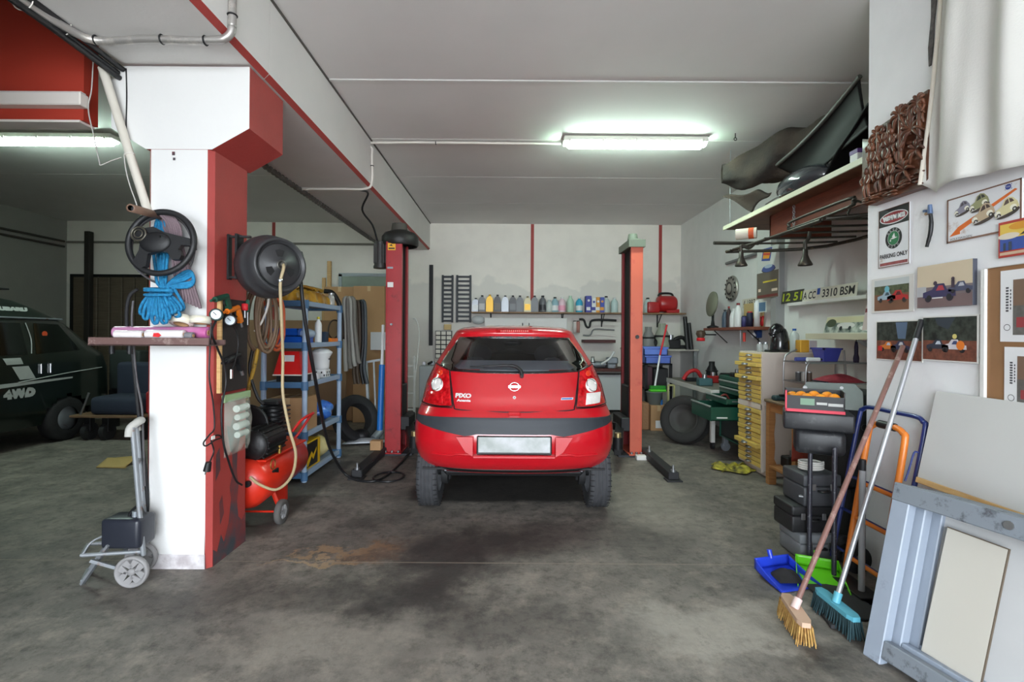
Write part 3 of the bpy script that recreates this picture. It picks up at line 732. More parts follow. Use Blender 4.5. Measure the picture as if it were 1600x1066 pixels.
# interior
SEAT = mat('seat_cloth', (42, 42, 46), .9)
mb = MB(SEAT)
for s in (-1, 1):
    mb.box((XC+s*.34-.22, 5.05, .45), (XC+s*.34+.22, 5.2, 1.08), .05, seg=2); mb.box((XC+s*.34-.24, 5.15, .42), (XC+s*.34+.24, 5.65, .56), .05, seg=2)
    mb.ell((XC+s*.34, 5.06, 1.19), .12, .05, .10); mb.ell((XC+s*.34, 4.32, 1.13), .10, .05, .07)
mb.box((XC-.58, 4.28, .5), (XC+.58, 4.42, 1.05), .05, seg=2); mb.build('seat', car)
MB(mat('parcel_shelf', (190, 196, 204), .7)).box((-.5, 0, -.02), (.5, .40, 0), .01, frame((XC, 3.88, 1.11), (1, 0, 0), (0, 1, .15))).build('parcel_shelf', car)
mb = MB(BLACK); mb.box((XC-.55, 5.9, .75), (XC+.55, 6.15, 1.0), .04); mb.torus((0, 0, 0), .17, .014, frame((XC-.33, 5.72, .95), (1, 0, 0), (0, .35, 1))); mb.ell((XC, 5.55, 1.3), .11, .02, .035); mb.build('dashboard', car)

# ================================================================ TWO-POST LIFT
ORR = mat('lift_orange_red', (196, 92, 68), .5, var=.1, scale=3, dirt=(170, 60, 50), dscale=4, damt=.2)
MAR = mat('lift_maroon', (128, 24, 30), .5)
YELL = mat('label_yellow', (232, 170, 24), .5)
def post(s, xi, xo, ya, yb, zt, face, label):
    t = thing('lift_post', label, 'car lift', ((xi+xo)/2, (ya+yb)/2, 0), 'posts of the two-post car lift')
    th = .012; mb = MB(face)
    def bx(x0, x1, y0, y1, m): mb.use(m).box((x0, y0, .03), (x1, y1, zt), .002)
    bx(xo, xo - s*th, ya, yb, face); bx(xo - s*th, xi, ya, ya+th, face); bx(xo - s*th, xi, yb-th, yb, MAR)
    bx(xi, xi + s*th, ya+th, ya+.06, face if s < 0 else MAR); bx(xi, xi + s*th, yb-.07, yb-th, SHELFRED if s < 0 else MAR)
    mb.build('column', t)
    MB(mat('rubber_curtain', (20, 20, 21), .85)).box((xi + s*.03, ya+.055, .5), (xi + s*.04, yb-.06, zt-.01)).build('curtain', t)
    cb = MB(DARK); cb.box((xi - s*.01, ya+.08, .32), (xi + s*.10, yb-.08, .80), .01); cb.box((xi - s*.10, ya+.02, .28), (xi + s*.02, yb-.02, .44), .01); cb.build('carriage', t)
    mb = MB(face if s > 0 else SHELFRED); mb.box((xi - s*.02, ya-.06, .02), (xo + s*.06, yb+.02, .035), .003); bp = mb.build('base_plate', t)
    mb = MB(mat('base_dark', (46, 48, 54), .6)); mb.box((xi - s*.14, ya-.04, 0), (xo + s*.02, yb, .022)); mb.box((xi+s*.02, ya-.05, 0), (xo-s*.02, ya-.03, .02)); mb.build('floor_frame', t)
    xc = (xi+xo)/2 + s*.12
    mb = MB(mat('foot_dark', (34, 34, 37), .6)); mb.box((xc-.05, 4.66, .012), (xc+.05, ya+.1, .085), .006); mb.box((xc-.075, 4.62, 0), (xc+.075, 4.74, .014), .003); ft = mb.build('foot', t)
    for yq in (4.68, ya-.12):
        mb = MB(STEEL); mb.cyl((xc, yq, .08), (xc, yq, .15), .012, n=10); mb.cyl((xc, yq, .085), (xc, yq, .105), .026, n=6); mb.build('bolt', ft)
    for k in range(3):
        mb = MB(STEEL); xx = xi + (xo-xi)*(.1+.4*k); mb.cyl((xx, ya-.03, .03), (xx, ya-.03, .055), .016, n=6); mb.build('bolt', bp)
    # two swing arms with pads under the sills
    for yq, dx in ((ya-.55, .26), (yb+.5, .3)):
        p = V((xi - s*.06, (ya+yb)/2, .30)); q = V((xi - s*dx, yq, .22))
        mb = MB(DARK); mb.bar(p, q, .10, .09, .006); mb.bar(p.lerp(q, .6), p.lerp(q, 1.15), .075, .065, .004); ar = mb.build('arm', t)
        e = p.lerp(q, 1.1)
        mb = MB(DARK); mb.cyl(e + V((0, 0, .02)), e + V((0, 0, .14)), .05, n=18); mb.use(mat('brass', (200, 180, 130), .3, .9)).cyl(e + V((0, 0, .14)), e + V((0, 0, .185)), .033, n=18); mb.build('pad', ar)
    return t
lt = post(-1, -1.238, -1.42, 5.6, 5.98, 2.455, SHELFRED, 'red lift post with a black hood on top, left of the car')
xm, ym = -1.33, 5.79
mb = MB(mat('hood_black', (30, 29, 28), .5)); mb.lathe([(0, 2.62), (.09, 2.62), (.18, 2.585), (.215, 2.54), (.215, 2.45), (.20, 2.43)], MX.Translation((xm+.03, ym, 0)), 28)
mb.use(mat('hood_top', (70, 66, 60), .6)).cyl((xm+.02, ym, 2.60), (xm+.02, ym, 2.70), .10, .085, 20); mb.build('hood', lt)
mb = MB(mat('motor_dark', (44, 42, 40), .5)); mb.cyl((-1.515, 5.72, 2.19), (-1.515, 5.72, 2.47), .072, n=20)
for i in range(16):
    a = 2*pi*i/16; mb.cbox((-1.515+.072*cos(a), 5.72+.072*sin(a), 2.33), (.012, .012, .22), 0, None)
mb.cyl((-1.515, 5.72, 2.16), (-1.515, 5.72, 2.19), .08, n=20); mb.box((-1.44, 5.66, 2.38), (-1.415, 5.78, 2.46)); mb.build('motor', lt)
def on_front(u0, v0, u1, v1, y, th=.003):
    a, b = at(u0, v0, y), at(u1, v1, y); return (a.x, y-th, b.z), (b.x, y, a.z)
mb = MB(YELL); a, b = on_front(606, 380, 618, 391, 5.6); mb.box(a, b); mb.use(BLACK)
Ml = frame(((a[0]+b[0])/2, a[1]-.0005, (a[2]+b[2])/2), (1, 0, 0), (0, 0, 1)); mb.poly([(-.03, .012), (0, .03), (.012, .004)], Ml); mb.rect(-.035, -.028, .035, -.012, Ml); plabel(mb.build('label', lt), 'yellow warning sticker')
mb = MB(flat(225, 225, 222)); mb.box(*on_front(605.5, 441, 614.5, 449, 5.6)); plabel(mb.build('label', lt), 'white sticker')
mb = MB(GREYM); mb.box(*on_front(605, 417, 614, 420, 5.6)); a = at(612, 507, 5.6); mb.cyl((a.x, 5.6, a.z), (a.x, 5.57, a.z), .012); mb.build('fitting', lt)
rt = post(1, 1.402, 1.54, 5.6, 6.08, 2.415, ORR, 'faded orange-red lift post with a grey-green cap, right of the car')
mb = MB(mat('cap_green', (98, 104, 92), .6)); xm, ym = 1.455, 5.83
mb.prism([(1.37, 5.57), (1.56, 5.57), (1.56, 6.1), (1.37, 6.1)], .085, MX.Translation((0, 0, 2.41)))
vs = [(1.38, 5.6, 2.495), (1.55, 5.6, 2.495), (1.55, 6.05, 2.495), (1.38, 6.05, 2.495), (1.42, 5.7, 2.53), (1.52, 5.7, 2.53), (1.52, 5.9, 2.53), (1.42, 5.9, 2.53)]
mb.add(vs, [(0, 1, 5, 4), (1, 2, 6, 5), (2, 3, 7, 6), (3, 0, 4, 7), (4, 5, 6, 7)])
mb.cyl((1.47, 5.8, 2.52), (1.47, 5.8, 2.60), .065, .05, 14); mb.build('cap', rt)
mb = MB(BLACK); a = at(995.5, 526.5, 5.6); mb.cyl((a.x, 5.605, a.z), (a.x, 5.585, a.z), .022); mb.build('grommet', rt)
a, b = at(992, 714, 5.5), at(1008, 722, 5.5)
tag(MB(flat(216, 214, 210)).box((a.x, 5.42, .0), (b.x, 5.5, .05), .006).build('small_box'), 'small white block on the floor by the foot of the right lift post', 'box')
a, b = at(583, 697, 5.5), at(597, 708, 5.5)
tag(MB(CARD).box((a.x-.02, 5.44, .085), (b.x, 5.54, .19), .004).build('wooden_block'), 'small tan block beside the foot of the left lift post', 'block')
# ================================================================ ON AND ROUND THE COLUMN
BROWNST = mat('old_brown_steel', (104, 78, 74), .6, dirt=(150, 130, 124), dscale=12, damt=.25)
a, b = at(142, 527, 2.72), at(329, 541, 2.72)
zt = a.z; zb = b.z
sb = thing('wall_shelf', 'rusty brown steel shelf bar across the white column, with plastic rolls on it', 'shelf', ((a.x+b.x)/2, 2.79, zb))
mb = MB(BROWNST); mb.box((a.x, 2.70, zb), (b.x, 2.712, zt), .002); mb.box((a.x, 2.70, zb), (b.x, PY0-.006, zb+.006)); mb.box((a.x, 2.85, zb), (b.x, PY0-.006, zt-.012)); mb.build('channel', sb)
mb = MB(DARK)
for u in (168, 196): q = at(u, 545, 2.75); mb.cyl((q.x, 2.78, zb-.05), (q.x, 2.78, zb), .014, n=10)
mb.build('bolt', sb)
def roll(u0, u1, y, r, m, label, z=None, core=.45, tilt=0):
    x0, x1 = at(u0, 520, y).x, at(u1, 520, y).x; zc = (zt-.008 if z is None else z) + r
    t = thing('film_roll', label, 'roll', ((x0+x1)/2, y, zc-r))
    rc = r*core; Mr = frame((x0, y, zc), (0, 1, 0), (0, 0, 1)); L = x1-x0
    MB(m).lathe([(rc, 0), (r*.97, 0), (r, .004), (r, L-.004), (r*.97, L), (rc, L)], Mr, 24).build('film', t)
    MB(CARD).lathe([(rc*.75, -.003), (rc, -.003), (rc, L+.003), (rc*.75, L+.003), (rc*.75, -.003)], Mr, 20).build('core', t); return t
FILM = mat('film_white', (230, 222, 222), .25, coat=.5); FPUR = mat('film_magenta', (176, 62, 132), .25, coat=.6, col2=(206, 150, 186), scale=3)
roll(181, 326, 2.822, .036, FPUR, 'long magenta film roll lying at the back of the steel shelf bar')
roll(181, 224, 2.745, .024, FILM, 'short white film roll at the left end of the steel shelf bar')
roll(230, 288, 2.745, .026, FILM, 'white film roll in the middle of the steel shelf bar, with a red mark')
mb = MB(flat(210, 40, 44)); q = at(245, 523, 2.718); mb.prism([(-.02, -.012), (.012, -.014), (.026, -.004), (.01, .01), (-.016, .008)], .004, frame(q, (1, 0, 0), (0, 0, 1))); tag(mb.build('red_scrap'), 'small red scrap stuck to the middle white film roll', 'scrap')
roll(290.5, 302, 2.745, .02, mat('tape_grey', (120, 118, 122), .4), 'small grey tape roll beside the white film rolls')
def tape(u, v, y, r, h, m, label, M2):
    q = at(u, v, y); t = thing('tape_roll', label, 'tape', q); Mt = MX.Translation(q) @ M2
    MB(m).lathe([(r*.66, 0), (r, 0), (r, h), (r*.66, h)], Mt, 28).build('tape', t)
    MB(CARD).lathe([(r*.6, .001), (r*.66, .001), (r*.66, h-.001), (r*.6, h-.001), (r*.6, .001)], Mt, 24).build('core', t)
TAPE = mat('tape_cream', (222, 216, 198), .35, coat=.3)
tape(283, 507, 2.80, .06, .045, TAPE, 'cream tape roll tipped on the magenta film roll under the blue rope', MX.Rotation(R(-22), 4, 'X'))
tape(313, 506, 2.80, .055, .04, TAPE, 'cream tape roll lying at the right end of the magenta film roll', MX.Rotation(R(-8), 4, 'X'))

p, q = at(204, 325, 2.50), at(262, 341, PY0)
t = thing('wall_peg', 'brown pipe peg sticking out of the column above the steering wheel', 'pipe', q)
d = (q-p).normalized(); L = (q-p).length
MB(mat('rust_pipe', (120, 92, 76), .6, var=.2)).lathe([(.014, 0), (.021, 0), (.021, L), (.014, L)], along(p, q), 18).build('pipe', t)
MB(BLACK).cyl(p + d*.03, p + d*.035, .0145, n=14).build('bore', t)

# steering wheel
q = at(252, 379, 2.70); Ms = frame(q, (1, .04, 0), (0, .12, 1))
t = thing('steering_wheel', 'black car steering wheel hanging on the white column in front of the ropes', 'steering wheel', q)
LEATH = mat('wheel_black', (26, 26, 28), .5, bump=.15, bscale=200)
MB(LEATH).torus((0, 0, 0), .176, .0165, Ms, 64, 14).build('rim', t)
mb = MB(LEATH)
pad = [(-.1, .035), (-.085, .075), (-.04, .085), (.02, .055), (.10, .035), (.165, .02), (.17, -.02), (.12, -.018), (.105, -.04), (.125, -.075), (.115, -.10), (.075, -.10), (.05, -.06), (.0, -.055), (-.055, -.07), (-.06, -.14), (-.095, -.15), (-.13, -.11), (-.105, -.05)]
mb.prism(pad, .03, Ms @ MX.Translation((0, 0, -.012))); mb.ell((-.02, -.005, .018), .085, .06, .022, 18, Ms); mb.build('spokes', t)
mb = MB(mat('horn_ring', (92, 88, 78), .35, .6)); mb.torus((-.105, .038, .03), .038, .006, Ms, 28, 8); mb.torus((-.105, .038, .033), .022, .004, Ms, 22, 6); mb.use(BLACK).cyl(Ms @ V((-.105, .038, .0)), Ms @ V((-.105, .038, .028)), .04, n=24); mb.build('hub', t)
MB(CHROME).cyl(Ms @ V((.02, .02, .035)), Ms @ V((.02, .02, .042)), .006, n=10).build('screw', t)

# blue rope hank: one long rope folded up and down and wrapped at its neck
BLUER = mat('rope_blue', (34, 138, 186), .75, bump=.6, bscale=220, col2=(24, 112, 160), scale=60)
pts = []; random.seed(3)
for i in range(19):
    f = i/18; ub = 222 + 60*f + random.uniform(-3, 3); vb = 508 - 24*abs(f-.42) - random.uniform(0, 12); yb = 2.78 - .05*sin(f*pi) + random.uniform(-.015, .015)
    ut = 241 + 14*f; vt = 452 + random.uniform(-4, 4)
    pts += [at(ut, vt, 2.80), at(ub*.7 + ut*.3 - 3, (vt+vb)/2, yb-.01), at(ub-2, vb-4, yb), at(ub+3, vb, yb-.01), at(ub+6, vb-8, yb-.02)]
for i in range(20):
    a_ = i*2*pi/6.5; pts.append(at(248 + 22*cos(a_), 449 + i*.55 + 3*sin(a_*.5), 2.77 + .045*sin(a_)))
for k_ in range(4):
    pts += [at(262, 446, 2.77), at(283+k_*2, 428+k_*3, 2.79), at(298+k_, 424+k_*2, 2.8), at(303-k_, 440, 2.80), at(292-k_*2, 449-k_*2, 2.78)]
for i in range(3): pts += [at(250+i*3, 448, 2.77), at(243+i*5, 420, 2.80), at(240+i*6, 380, 2.82), at(246+i*5, 343, 2.80), at(252+i*5, 380, 2.81), at(250+i*5, 420, 2.80), at(252+i*3, 448, 2.78)]
tag(MB(BLUER).tube(pts, .0085, 7, 4).build('rope'), 'hank of bright blue rope hanging under the steering wheel', 'rope')
PURP = mat('rope_grey', (120, 102, 108), .85, bump=.5, bscale=200)
pts = []
for i in range(6):
    o = i*3.4
    pts += [at(248+o*.8, 333, 2.72+i*.012), at(263+o, 352, 2.76), at(268+o, 385, 2.80), at(272+o*1.5, 425, 2.82), at(283+o*1.5, 462+i*2, 2.81), at(287+o*1.5, 468+i*2, 2.80), at(280+o, 430, 2.81), at(262+o, 370, 2.80), at(252+o*.5, 345, 2.80)]
tag(MB(PURP).tube(pts, .0075, 7, 4).build('rope'), 'faded grey-purple rope looped over the brown pipe peg behind the steering wheel', 'rope')
c = at(257, 388, 2.84); mb = MB(mat('cable_grey', (84, 82, 84), .6)); pts = []
for i in range(50):
    a_ = i*2*pi/14; r_ = .185 + .006*sin(i*1.3); pts.append(c + V((r_*cos(a_), -.0005*i, r_*sin(a_)*1.06 - .01)))
tag(mb.tube(pts, .005, 6, 3).build('cable_coil'), 'coil of thin grey cable hung behind the steering wheel', 'cable')
for pts, r_, lab in (([at(215, 452, 2.82), at(203, 462, 2.82), at(198, 485, 2.82), at(199, 515, 2.83), at(206, 545, 2.85), at(212, 600, 2.86), at(216, 640, 2.88), at(223, 700, 2.86), at(230, 770, 2.86), at(229, 815, 2.85), at(224, 842, 2.84)], .0095, 'thick black hose hanging down the left side of the column'),
                     ([at(208, 470, 2.80), at(206, 500, 2.80), at(209, 540, 2.84), at(213, 590, 2.86), at(222, 640, 2.86), at(224, 700, 2.85), at(226, 760, 2.84)], .006, 'thin grey cable hanging down the left side of the column')):
    tag(MB(RUBBER if 'black' in lab else mat('cable_grey', (84, 82, 84), .6)).tube(pts, r_, 8, 5).build('hose'), lab, 'hose')

# hand cart with a black canister
CART = mat('cart_grey', (134, 138, 142), .45, .3, dirt=(120, 82, 60), dscale=14, damt=.2)
t = thing('hand_cart', 'small grey folding hand cart leaning by the white column', 'cart', fl(213, 905))
y_n, y_f = 2.66, 2.84
A, B = at(207, 668, 2.70), at(224, 868, 2.70)
mb = MB(CART); mb.tube([A, A.lerp(B, .5), B], .013, 10, 2)
SV = V((-.085, .14, 0)); A2, B2 = A + SV, B + SV; mb.tube([A2, A2.lerp(B2, .5), B2], .013, 10, 2)
mb.bar(A.lerp(B, .88), A2.lerp(B2, .88), .02, .02); mb.bar(A.lerp(B, .3), A2.lerp(B2, .3), .016, .016); mb.build('upright', t)
MB(mat('grip_pale', (176, 174, 168), .6)).tube([A + V((-.012, -.01, -.05)), A + V((-.01, 0, .0)), A + V((.01, .05, .03)), A2 + V((0, 0, .0)), A2 + V((0, .01, -.05))], .021, 10, 4).build('handle', t)
P0, P1 = at(222, 862, 2.70), at(128, 868, 2.62)
mb = MB(CART)
for dy in (0, 1): mb.tube([P0 + SV*dy, P0.lerp(P1, .5) + SV*dy, P1 + SV*dy], .011, 8, 2)
for f in (.3, .65, 1.0): mb.bar(P0.lerp(P1, f), P0.lerp(P1, f) + SV, .018, .012)
mb.bar(at(187, 889, 2.68), at(141, 876, 2.62), .016, .016)
mb.tube([P1 + V((0, .0, 0)), P1 + V((.03, .02, .06)), at(160, 838, 2.68)], .006, 6, 4); mb.build('platform', t)
q = fl(128, 914); mb = MB(CART); mb.bar(at(170, 852, 2.66), q + V((0, 0, .004)), .022, .014); mb.bar(at(170, 852, 2.66) + SV, q + SV + V((0, 0, .004)), .022, .014); mb.bar(q + V((0, 0, .02)), q + SV + V((0, 0, .02)), .014, .014); mb.build('leg', t)
for yq, dx in ((2.66, 0), (2.825, -.075)):
    cx_ = at(213, 888, 2.69).x + dx; Mw = frame((cx_, yq, .086), (1, .12, 0), (0, 0, 1))
    mb = MB(mat('cart_wheel_grey', (140, 138, 138), .6)); mb.lathe([(.062, -.012), (.080, -.014), (.086, -.008), (.086, .010), (.080, .016), (.074, .016), (.070, .008), (.062, .006), (.062, -.012)], Mw, 36); w_ = mb.build('wheel', t)
    mb = MB(mat('cart_wheel_grey', (168, 166, 166), .6)); mb.lathe([(.0, .016), (.016, .016), (.02, .006), (.02, -.01), (0, -.01)], Mw, 18)
    for i in range(4): mb.prism([(.016, -.028), (.058, -.036), (.064, -.012), (.064, .0), (.018, -.008)], .008, Mw @ MX.Rotation(i*pi/2 + .9, 4, 'Z')); mb.prism([(.016, .028), (.058, .036), (.064, .012), (.064, .0), (.018, .008)], .008, Mw @ MX.Rotation(i*pi/2 + .9, 4, 'Z'))
    mb.build('hub', w_)
q0, q1 = at(160, 810, 2.68), at(224, 861, 2.68)
t = thing('canister', 'black plastic canister standing on the small hand cart', 'canister', ((q0.x+q1.x)/2, 2.73, q1.z))
mb = MB(mat('canister_black', (38, 41, 50), .35, bump=.1, bscale=20)); mb.box((q0.x, 2.66, q1.z+.012), (q1.x-.012, 2.80, q0.z), .022, seg=3); mb.build('body', t)
mb = MB(BLACK); zz = q0.z; xm = (q0.x+q1.x)/2
mb.tube([(xm+.0, 2.72, zz-.01), (xm+.02, 2.72, zz+.03), (xm+.06, 2.72, zz+.055), (xm+.085, 2.72, zz+.01)], .008, 8, 4); mb.build('handle', t)
MB(GREYM).cyl((xm+.045, 2.71, zz-.005), (xm+.045, 2.71, zz+.03), .016, n=14).build('cap', t)

# tool board on the red side of the column
XB = PX1 + .012
b0, b1 = wx(342, 470, XB), wx(387, 472, XB)
ya, yb_, z0, z1 = b0.y, b1.y-.01, 1.03, 1.605
t = thing('tool_board', 'dark tool board with a pale edge on the red side of the column', 'board', (XB, (ya+yb_)/2, z0))
MB(mat('board_dark', (44, 38, 36), .8, var=.2)).box((PX1+.001, ya+.02, z0), (XB+.006, yb_, z1), .002).build('panel', t)
MB(PINE).box((PX1+.001, ya, z0), (XB+.012, ya+.018, z1)).build('edge_strip', t)
XH = XB + .04
def gauge(u, v, m, label):
    q = wx(u, v, XH); t = thing('pressure_gauge', label, 'gauge', q); n_ = V((.35, -1, .1)).normalized(); M = along(q, q + n_)
    MB(m).lathe([(0, -.03), (.03, -.028), (.036, -.01), (.036, .01), (.03, .014), (.027, .012)], M, 24).build('casing', t)
    MB(mat('dial', (196, 206, 214), .3)).cyl(q + n_*.008, q + n_*.011, .028, n=24).build('dial', t)
    MB(BLACK).box((-.002, -.004, .0115), (.002, .02, .013), 0, M @ MX.Rotation(.8, 4, 'Z')).build('needle', t); return q
g1 = gauge(338, 492, mat('gauge_green', (44, 62, 58), .6), 'tyre gauge in a dark green boot, at the corner of the column')
g2 = gauge(360, 501, BLACK, 'black tyre gauge with white dial hanging on the dark tool board')
def gun(u, v, m, label, k=1.0):
    q = wx(u, v, XH-.015); t = thing('air_gun', label, 'air gun', q); M = frame(q, (0, 1, .25), (0, -.25, 1))
    mb = MB(m); mb.cyl(M @ V((-.075*k, .02, 0)), M @ V((.05*k, .02, 0)), .017*k, n=14); mb.prism([(.02*k, .02), (.055*k, .02), (.07*k, -.075*k), (.04*k, -.08*k)], .026*k, M @ MX.Translation((0, 0, -.013*k))); mb.cyl(M @ V((-.115*k, .02, 0)), M @ V((-.07*k, .02, 0)), .008*k, n=10); mb.build('body', t)
    MB(DARK).tube([M @ V((.015*k, .005, 0)), M @ V((.01*k, -.02*k, 0)), M @ V((.025*k, -.035*k, 0))], .004, 6, 4).build('trigger', t)
    MB(STEEL).cyl(M @ V((.055*k, -.08*k, 0)), M @ V((.062*k, -.11*k, 0)), .009*k, n=10).build('nipple', t)
gun(348, 470, mat('gun_green', (26, 70, 54), .4), 'dark green spray gun at the top of the tool board')
gun(366, 488, mat('gun_orange', (222, 118, 26), .4), 'bright orange air gun in the upper middle of the tool board')
gun(366, 563, DARK, 'black and steel air gun low on the tool board', 1.1)
def hang_tool(u, v0, v1, m, label, r=.012, hm=None):
    a_, b_ = wx(u, v0, XH-.02), wx(u, v1, XH-.02); t = thing('screwdriver', label, 'tool', b_)
    MB(m).lathe([(0, 0), (r, .004), (r, (a_-b_).length*.45), (r*.6, (a_-b_).length*.5), (0, (a_-b_).length*.5)], along(a_, b_), 10).build('handle', t)
    MB(STEEL).cyl(a_.lerp(b_, .5), b_, r*.35, n=8).build('blade', t)
hang_tool(382.5, 474, 497, flat(206, 34, 44), 'stubby tool with a red handle on the tool board', .02)
hang_tool(387, 468, 508, flat(40, 84, 66), 'long tool with a green handle at the back edge of the tool board')
def cable(pts, r_, m, label, cat='cable', name='cable'): return tag(MB(m).tube(pts, r_, 7, 6).build(name), label, cat)
X2 = XH + .005
cable([g2 + V((.01, 0, -.02)), wx(370, 520, X2), wx(372, 540, X2), wx(368, 562, X2), wx(362, 580, X2)], .004, BLACK, 'thin black hose looping below the black tyre gauge', 'hose', 'hose')
q = wx(361, 584, X2); tag(MB(CHROME).cyl(q + V((0, 0, .025)), q + V((0, 0, -.03)), .011, n=12).build('hose_nozzle'), 'shiny nozzle hanging at the end of the thin gauge hose', 'nozzle')
cable([g1 + V((0, 0, -.03)), wx(331, 520, X2), wx(340, 545, X2), wx(350, 570, X2), wx(353, 600, X2), wx(346, 640, X2), wx(349, 690, X2), wx(357, 720, X2), wx(368, 750, X2), wx(378, 758, X2)], .0065, BLACK, 'black air hose from the green gauge down the red side of the column', 'hose', 'hose')
t = thing('power_cable', 'black power cable with a plug looped at the corner of the column', 'cable', wx(329, 735, X2))
MB(BLACK).tube([wx(330, 505, X2), wx(328, 545, X2), wx(327, 590, X2), wx(333, 630, X2), wx(335, 668, X2), wx(327, 680, X2), wx(318, 692, X2), wx(322, 697, X2), wx(336, 688, X2), wx(346, 684, X2), wx(340, 680, X2), wx(330, 686, X2), wx(334, 705, X2), wx(328, 722, X2)], .0045, 7, 6).build('cord', t)
q = wx(326, 728, X2); mb = MB(BLACK); mb.cyl(q + V((.0, 0, .02)), q + V((-.01, 0, -.03)), .016, .02, 12); mb.use(CHROME).cyl(q + V((-.015, 0, -.03)), q + V((-.02, 0, -.05)), .004, n=6); mb.build('plug', t)
MB(flat(230, 230, 226)).cbox(wx(333, 684, X2+.008), (.004, .03, .02)).build('tag', t)
# clear blister pack with fittings
b0, b1 = wx(349, 625, XB+.02), wx(389, 690, XB+.02)
t = thing('blister_pack', 'clear plastic pack of pale fittings hung below the tool board', 'plastic pack', (XB+.04, (b0.y+b1.y)/2, b1.z))
BAG = mat('clear_bag', (206, 220, 206), .12, alpha=.35, coat=.6, bump=.6, bscale=25)
ym_, zm_ = (b0.y+b1.y)/2, (b0.z+b1.z)/2 - .01
mb = MB(mat('fitting_pale', (206, 214, 206), .4)); random.seed(5)
for i in range(4): mb.cyl((XB+.05, ym_-.06+.01*(i % 2), zm_+.10-.055*i), (XB+.05, ym_+.06, zm_+.10-.055*i), .022-.003*(i % 2), n=14)
mb.build('fittings', t)
mb = MB(BAG); h_ = (b0.z-b1.z)/2
mb.grid(lambda u, v: (XB+.02 + .065*(sin(pi*u)*sin(pi*v))**.5 + .006*sin(u*17)*sin(v*13), b0.y+.01+(b1.y-b0.y-.02)*u, b1.z-.04+(b0.z-b1.z+.04)*v), 16, 22); mb.build('bag', t)
mb = MB(mat('pack_card', (150, 176, 132), .6)); mb.box((XB+.008, b0.y, b0.z-.02), (XB+.03, b1.y, b0.z+.025), .002); mb.build('card', t)

# hose reel on a bracket
t = thing('hose_reel', 'large dark grey hose reel on a bracket behind the column', 'hose reel', at(430, 460, 3.25))
q = at(440, 414, 3.02); ax = V((.81, -.59, .02)).normalized(); Mr = along(q - ax*.2, q)
REEL = mat('reel_grey', (50, 50, 52), .4, bump=.1, bscale=30)
mb = MB(REEL); mb.lathe([(0, -.02), (.17, -.02), (.195, .0), (.2, .03), (.2, .08), (.196, .1), (.19, .105), (.182, .15), (.168, .195), (.16, .2), (.152, .198), (.148, .18), (.138, .178), (.13, .185), (.045, .185), (.04, .195), (0, .195)], Mr, 44); mb.build('drum', t)
mb = MB(BLACK)
for i in range(3): a_ = 2*pi*i/3+1.6; mb.poly([(r_*cos(a_+d_), r_*sin(a_+d_)) for r_, d_ in ((.055, -.3), (.095, -.32), (.1, 0), (.095, .32), (.055, .3))], Mr, .1862)
mb.torus((0, 0, .183), .135, .005, Mr, 44, 6); mb.build('openings', t)
mb = MB(mat('swivel_grey', (110, 108, 104), .35, .8)); mb.torus((0, 0, .2), .026, .005, Mr, 24, 8); mb.cyl(Mr @ V((0, 0, .19)), Mr @ V((0, 0, .225)), .018, n=16); mb.build('swivel', t)
mb = MB(REEL); 
mb.prism([(.0, .19), (.2, .12), (.215, .07), (.17, -.04), (.12, .1)], .07, Mr @ MX.Rotation(pi/2, 4, 'Z') @ MX.Translation((0, 0, .03)) if False else Mr @ MX.Translation((0, 0, .03)))
mb.build('housing', t)
mb = MB(DARK); zt_, zb_ = at(372, 372, 3.15).z, at(372, 440, 3.15).z
mb.box((PX1, 3.02, zb_), (PX1+.012, 3.06, zt_), .002); mb.box((PX1, 3.03, zt_-.02), (PX1+.14, 3.05, zt_-.008)); mb.box((PX1, 3.03, zb_+.008), (PX1+.14, 3.05, zb_+.02)); mb.box((PX1+.06, 3.0, zb_), (PX1+.075, 3.08, zt_), .002); mb.build('bracket', t)
hc = Mr @ V((0, 0, .22))
HOSEB = mat('hose_beige', (168, 150, 116), .5)
t = thing('air_hose', 'beige air hose hanging from the hub of the reel to the compressor', 'hose', at(440, 700, 3.2))
MB(HOSEB).tube([hc, hc + V((.01, -.02, -.03)), at(438, 445, 2.98), at(440, 500, 3.02), at(442, 560, 3.1), at(442, 615, 3.12), at(452, 670, 3.15), at(462, 710, 3.2), at(455, 745, 3.25), at(432, 765, 3.28), at(405, 757, 3.3), at(391, 746, 3.32)], .0095, 9, 8).build('hose', t)
MB(CHROME).lathe([(.013, 0), (.016, .004), (.016, .014), (.013, .02)], along(at(437.5, 436, 2.98), at(438, 442, 2.98)), 14).build('coupling', t)
cable([at(466, 400, 3.25), at(469, 430, 3.26), at(474, 480, 3.3), at(483, 540, 3.4), at(494, 600, 3.6), at(503, 650, 3.9), at(515, 700, 4.3), at(535, 736, 4.6), fl(556, 750, .014), fl(585, 752, .014), fl(606, 742, .014), fl(625, 725, .014), at(640, 708, 5.6)], .013, BLACK, 'thick black hose from the reel down to the floor and across to the lift', 'hose', 'hose')
c = fl(608, 746, .012); pts = []
for i in range(28):
    a_ = 2*pi*i/11; pts.append(c + V((.14*cos(a_) + .01*sin(i), .16*sin(a_), .002*i*.2)))
cable(pts, .008, BLACK, 'small coil of black cable on the floor in front of the left lift post')
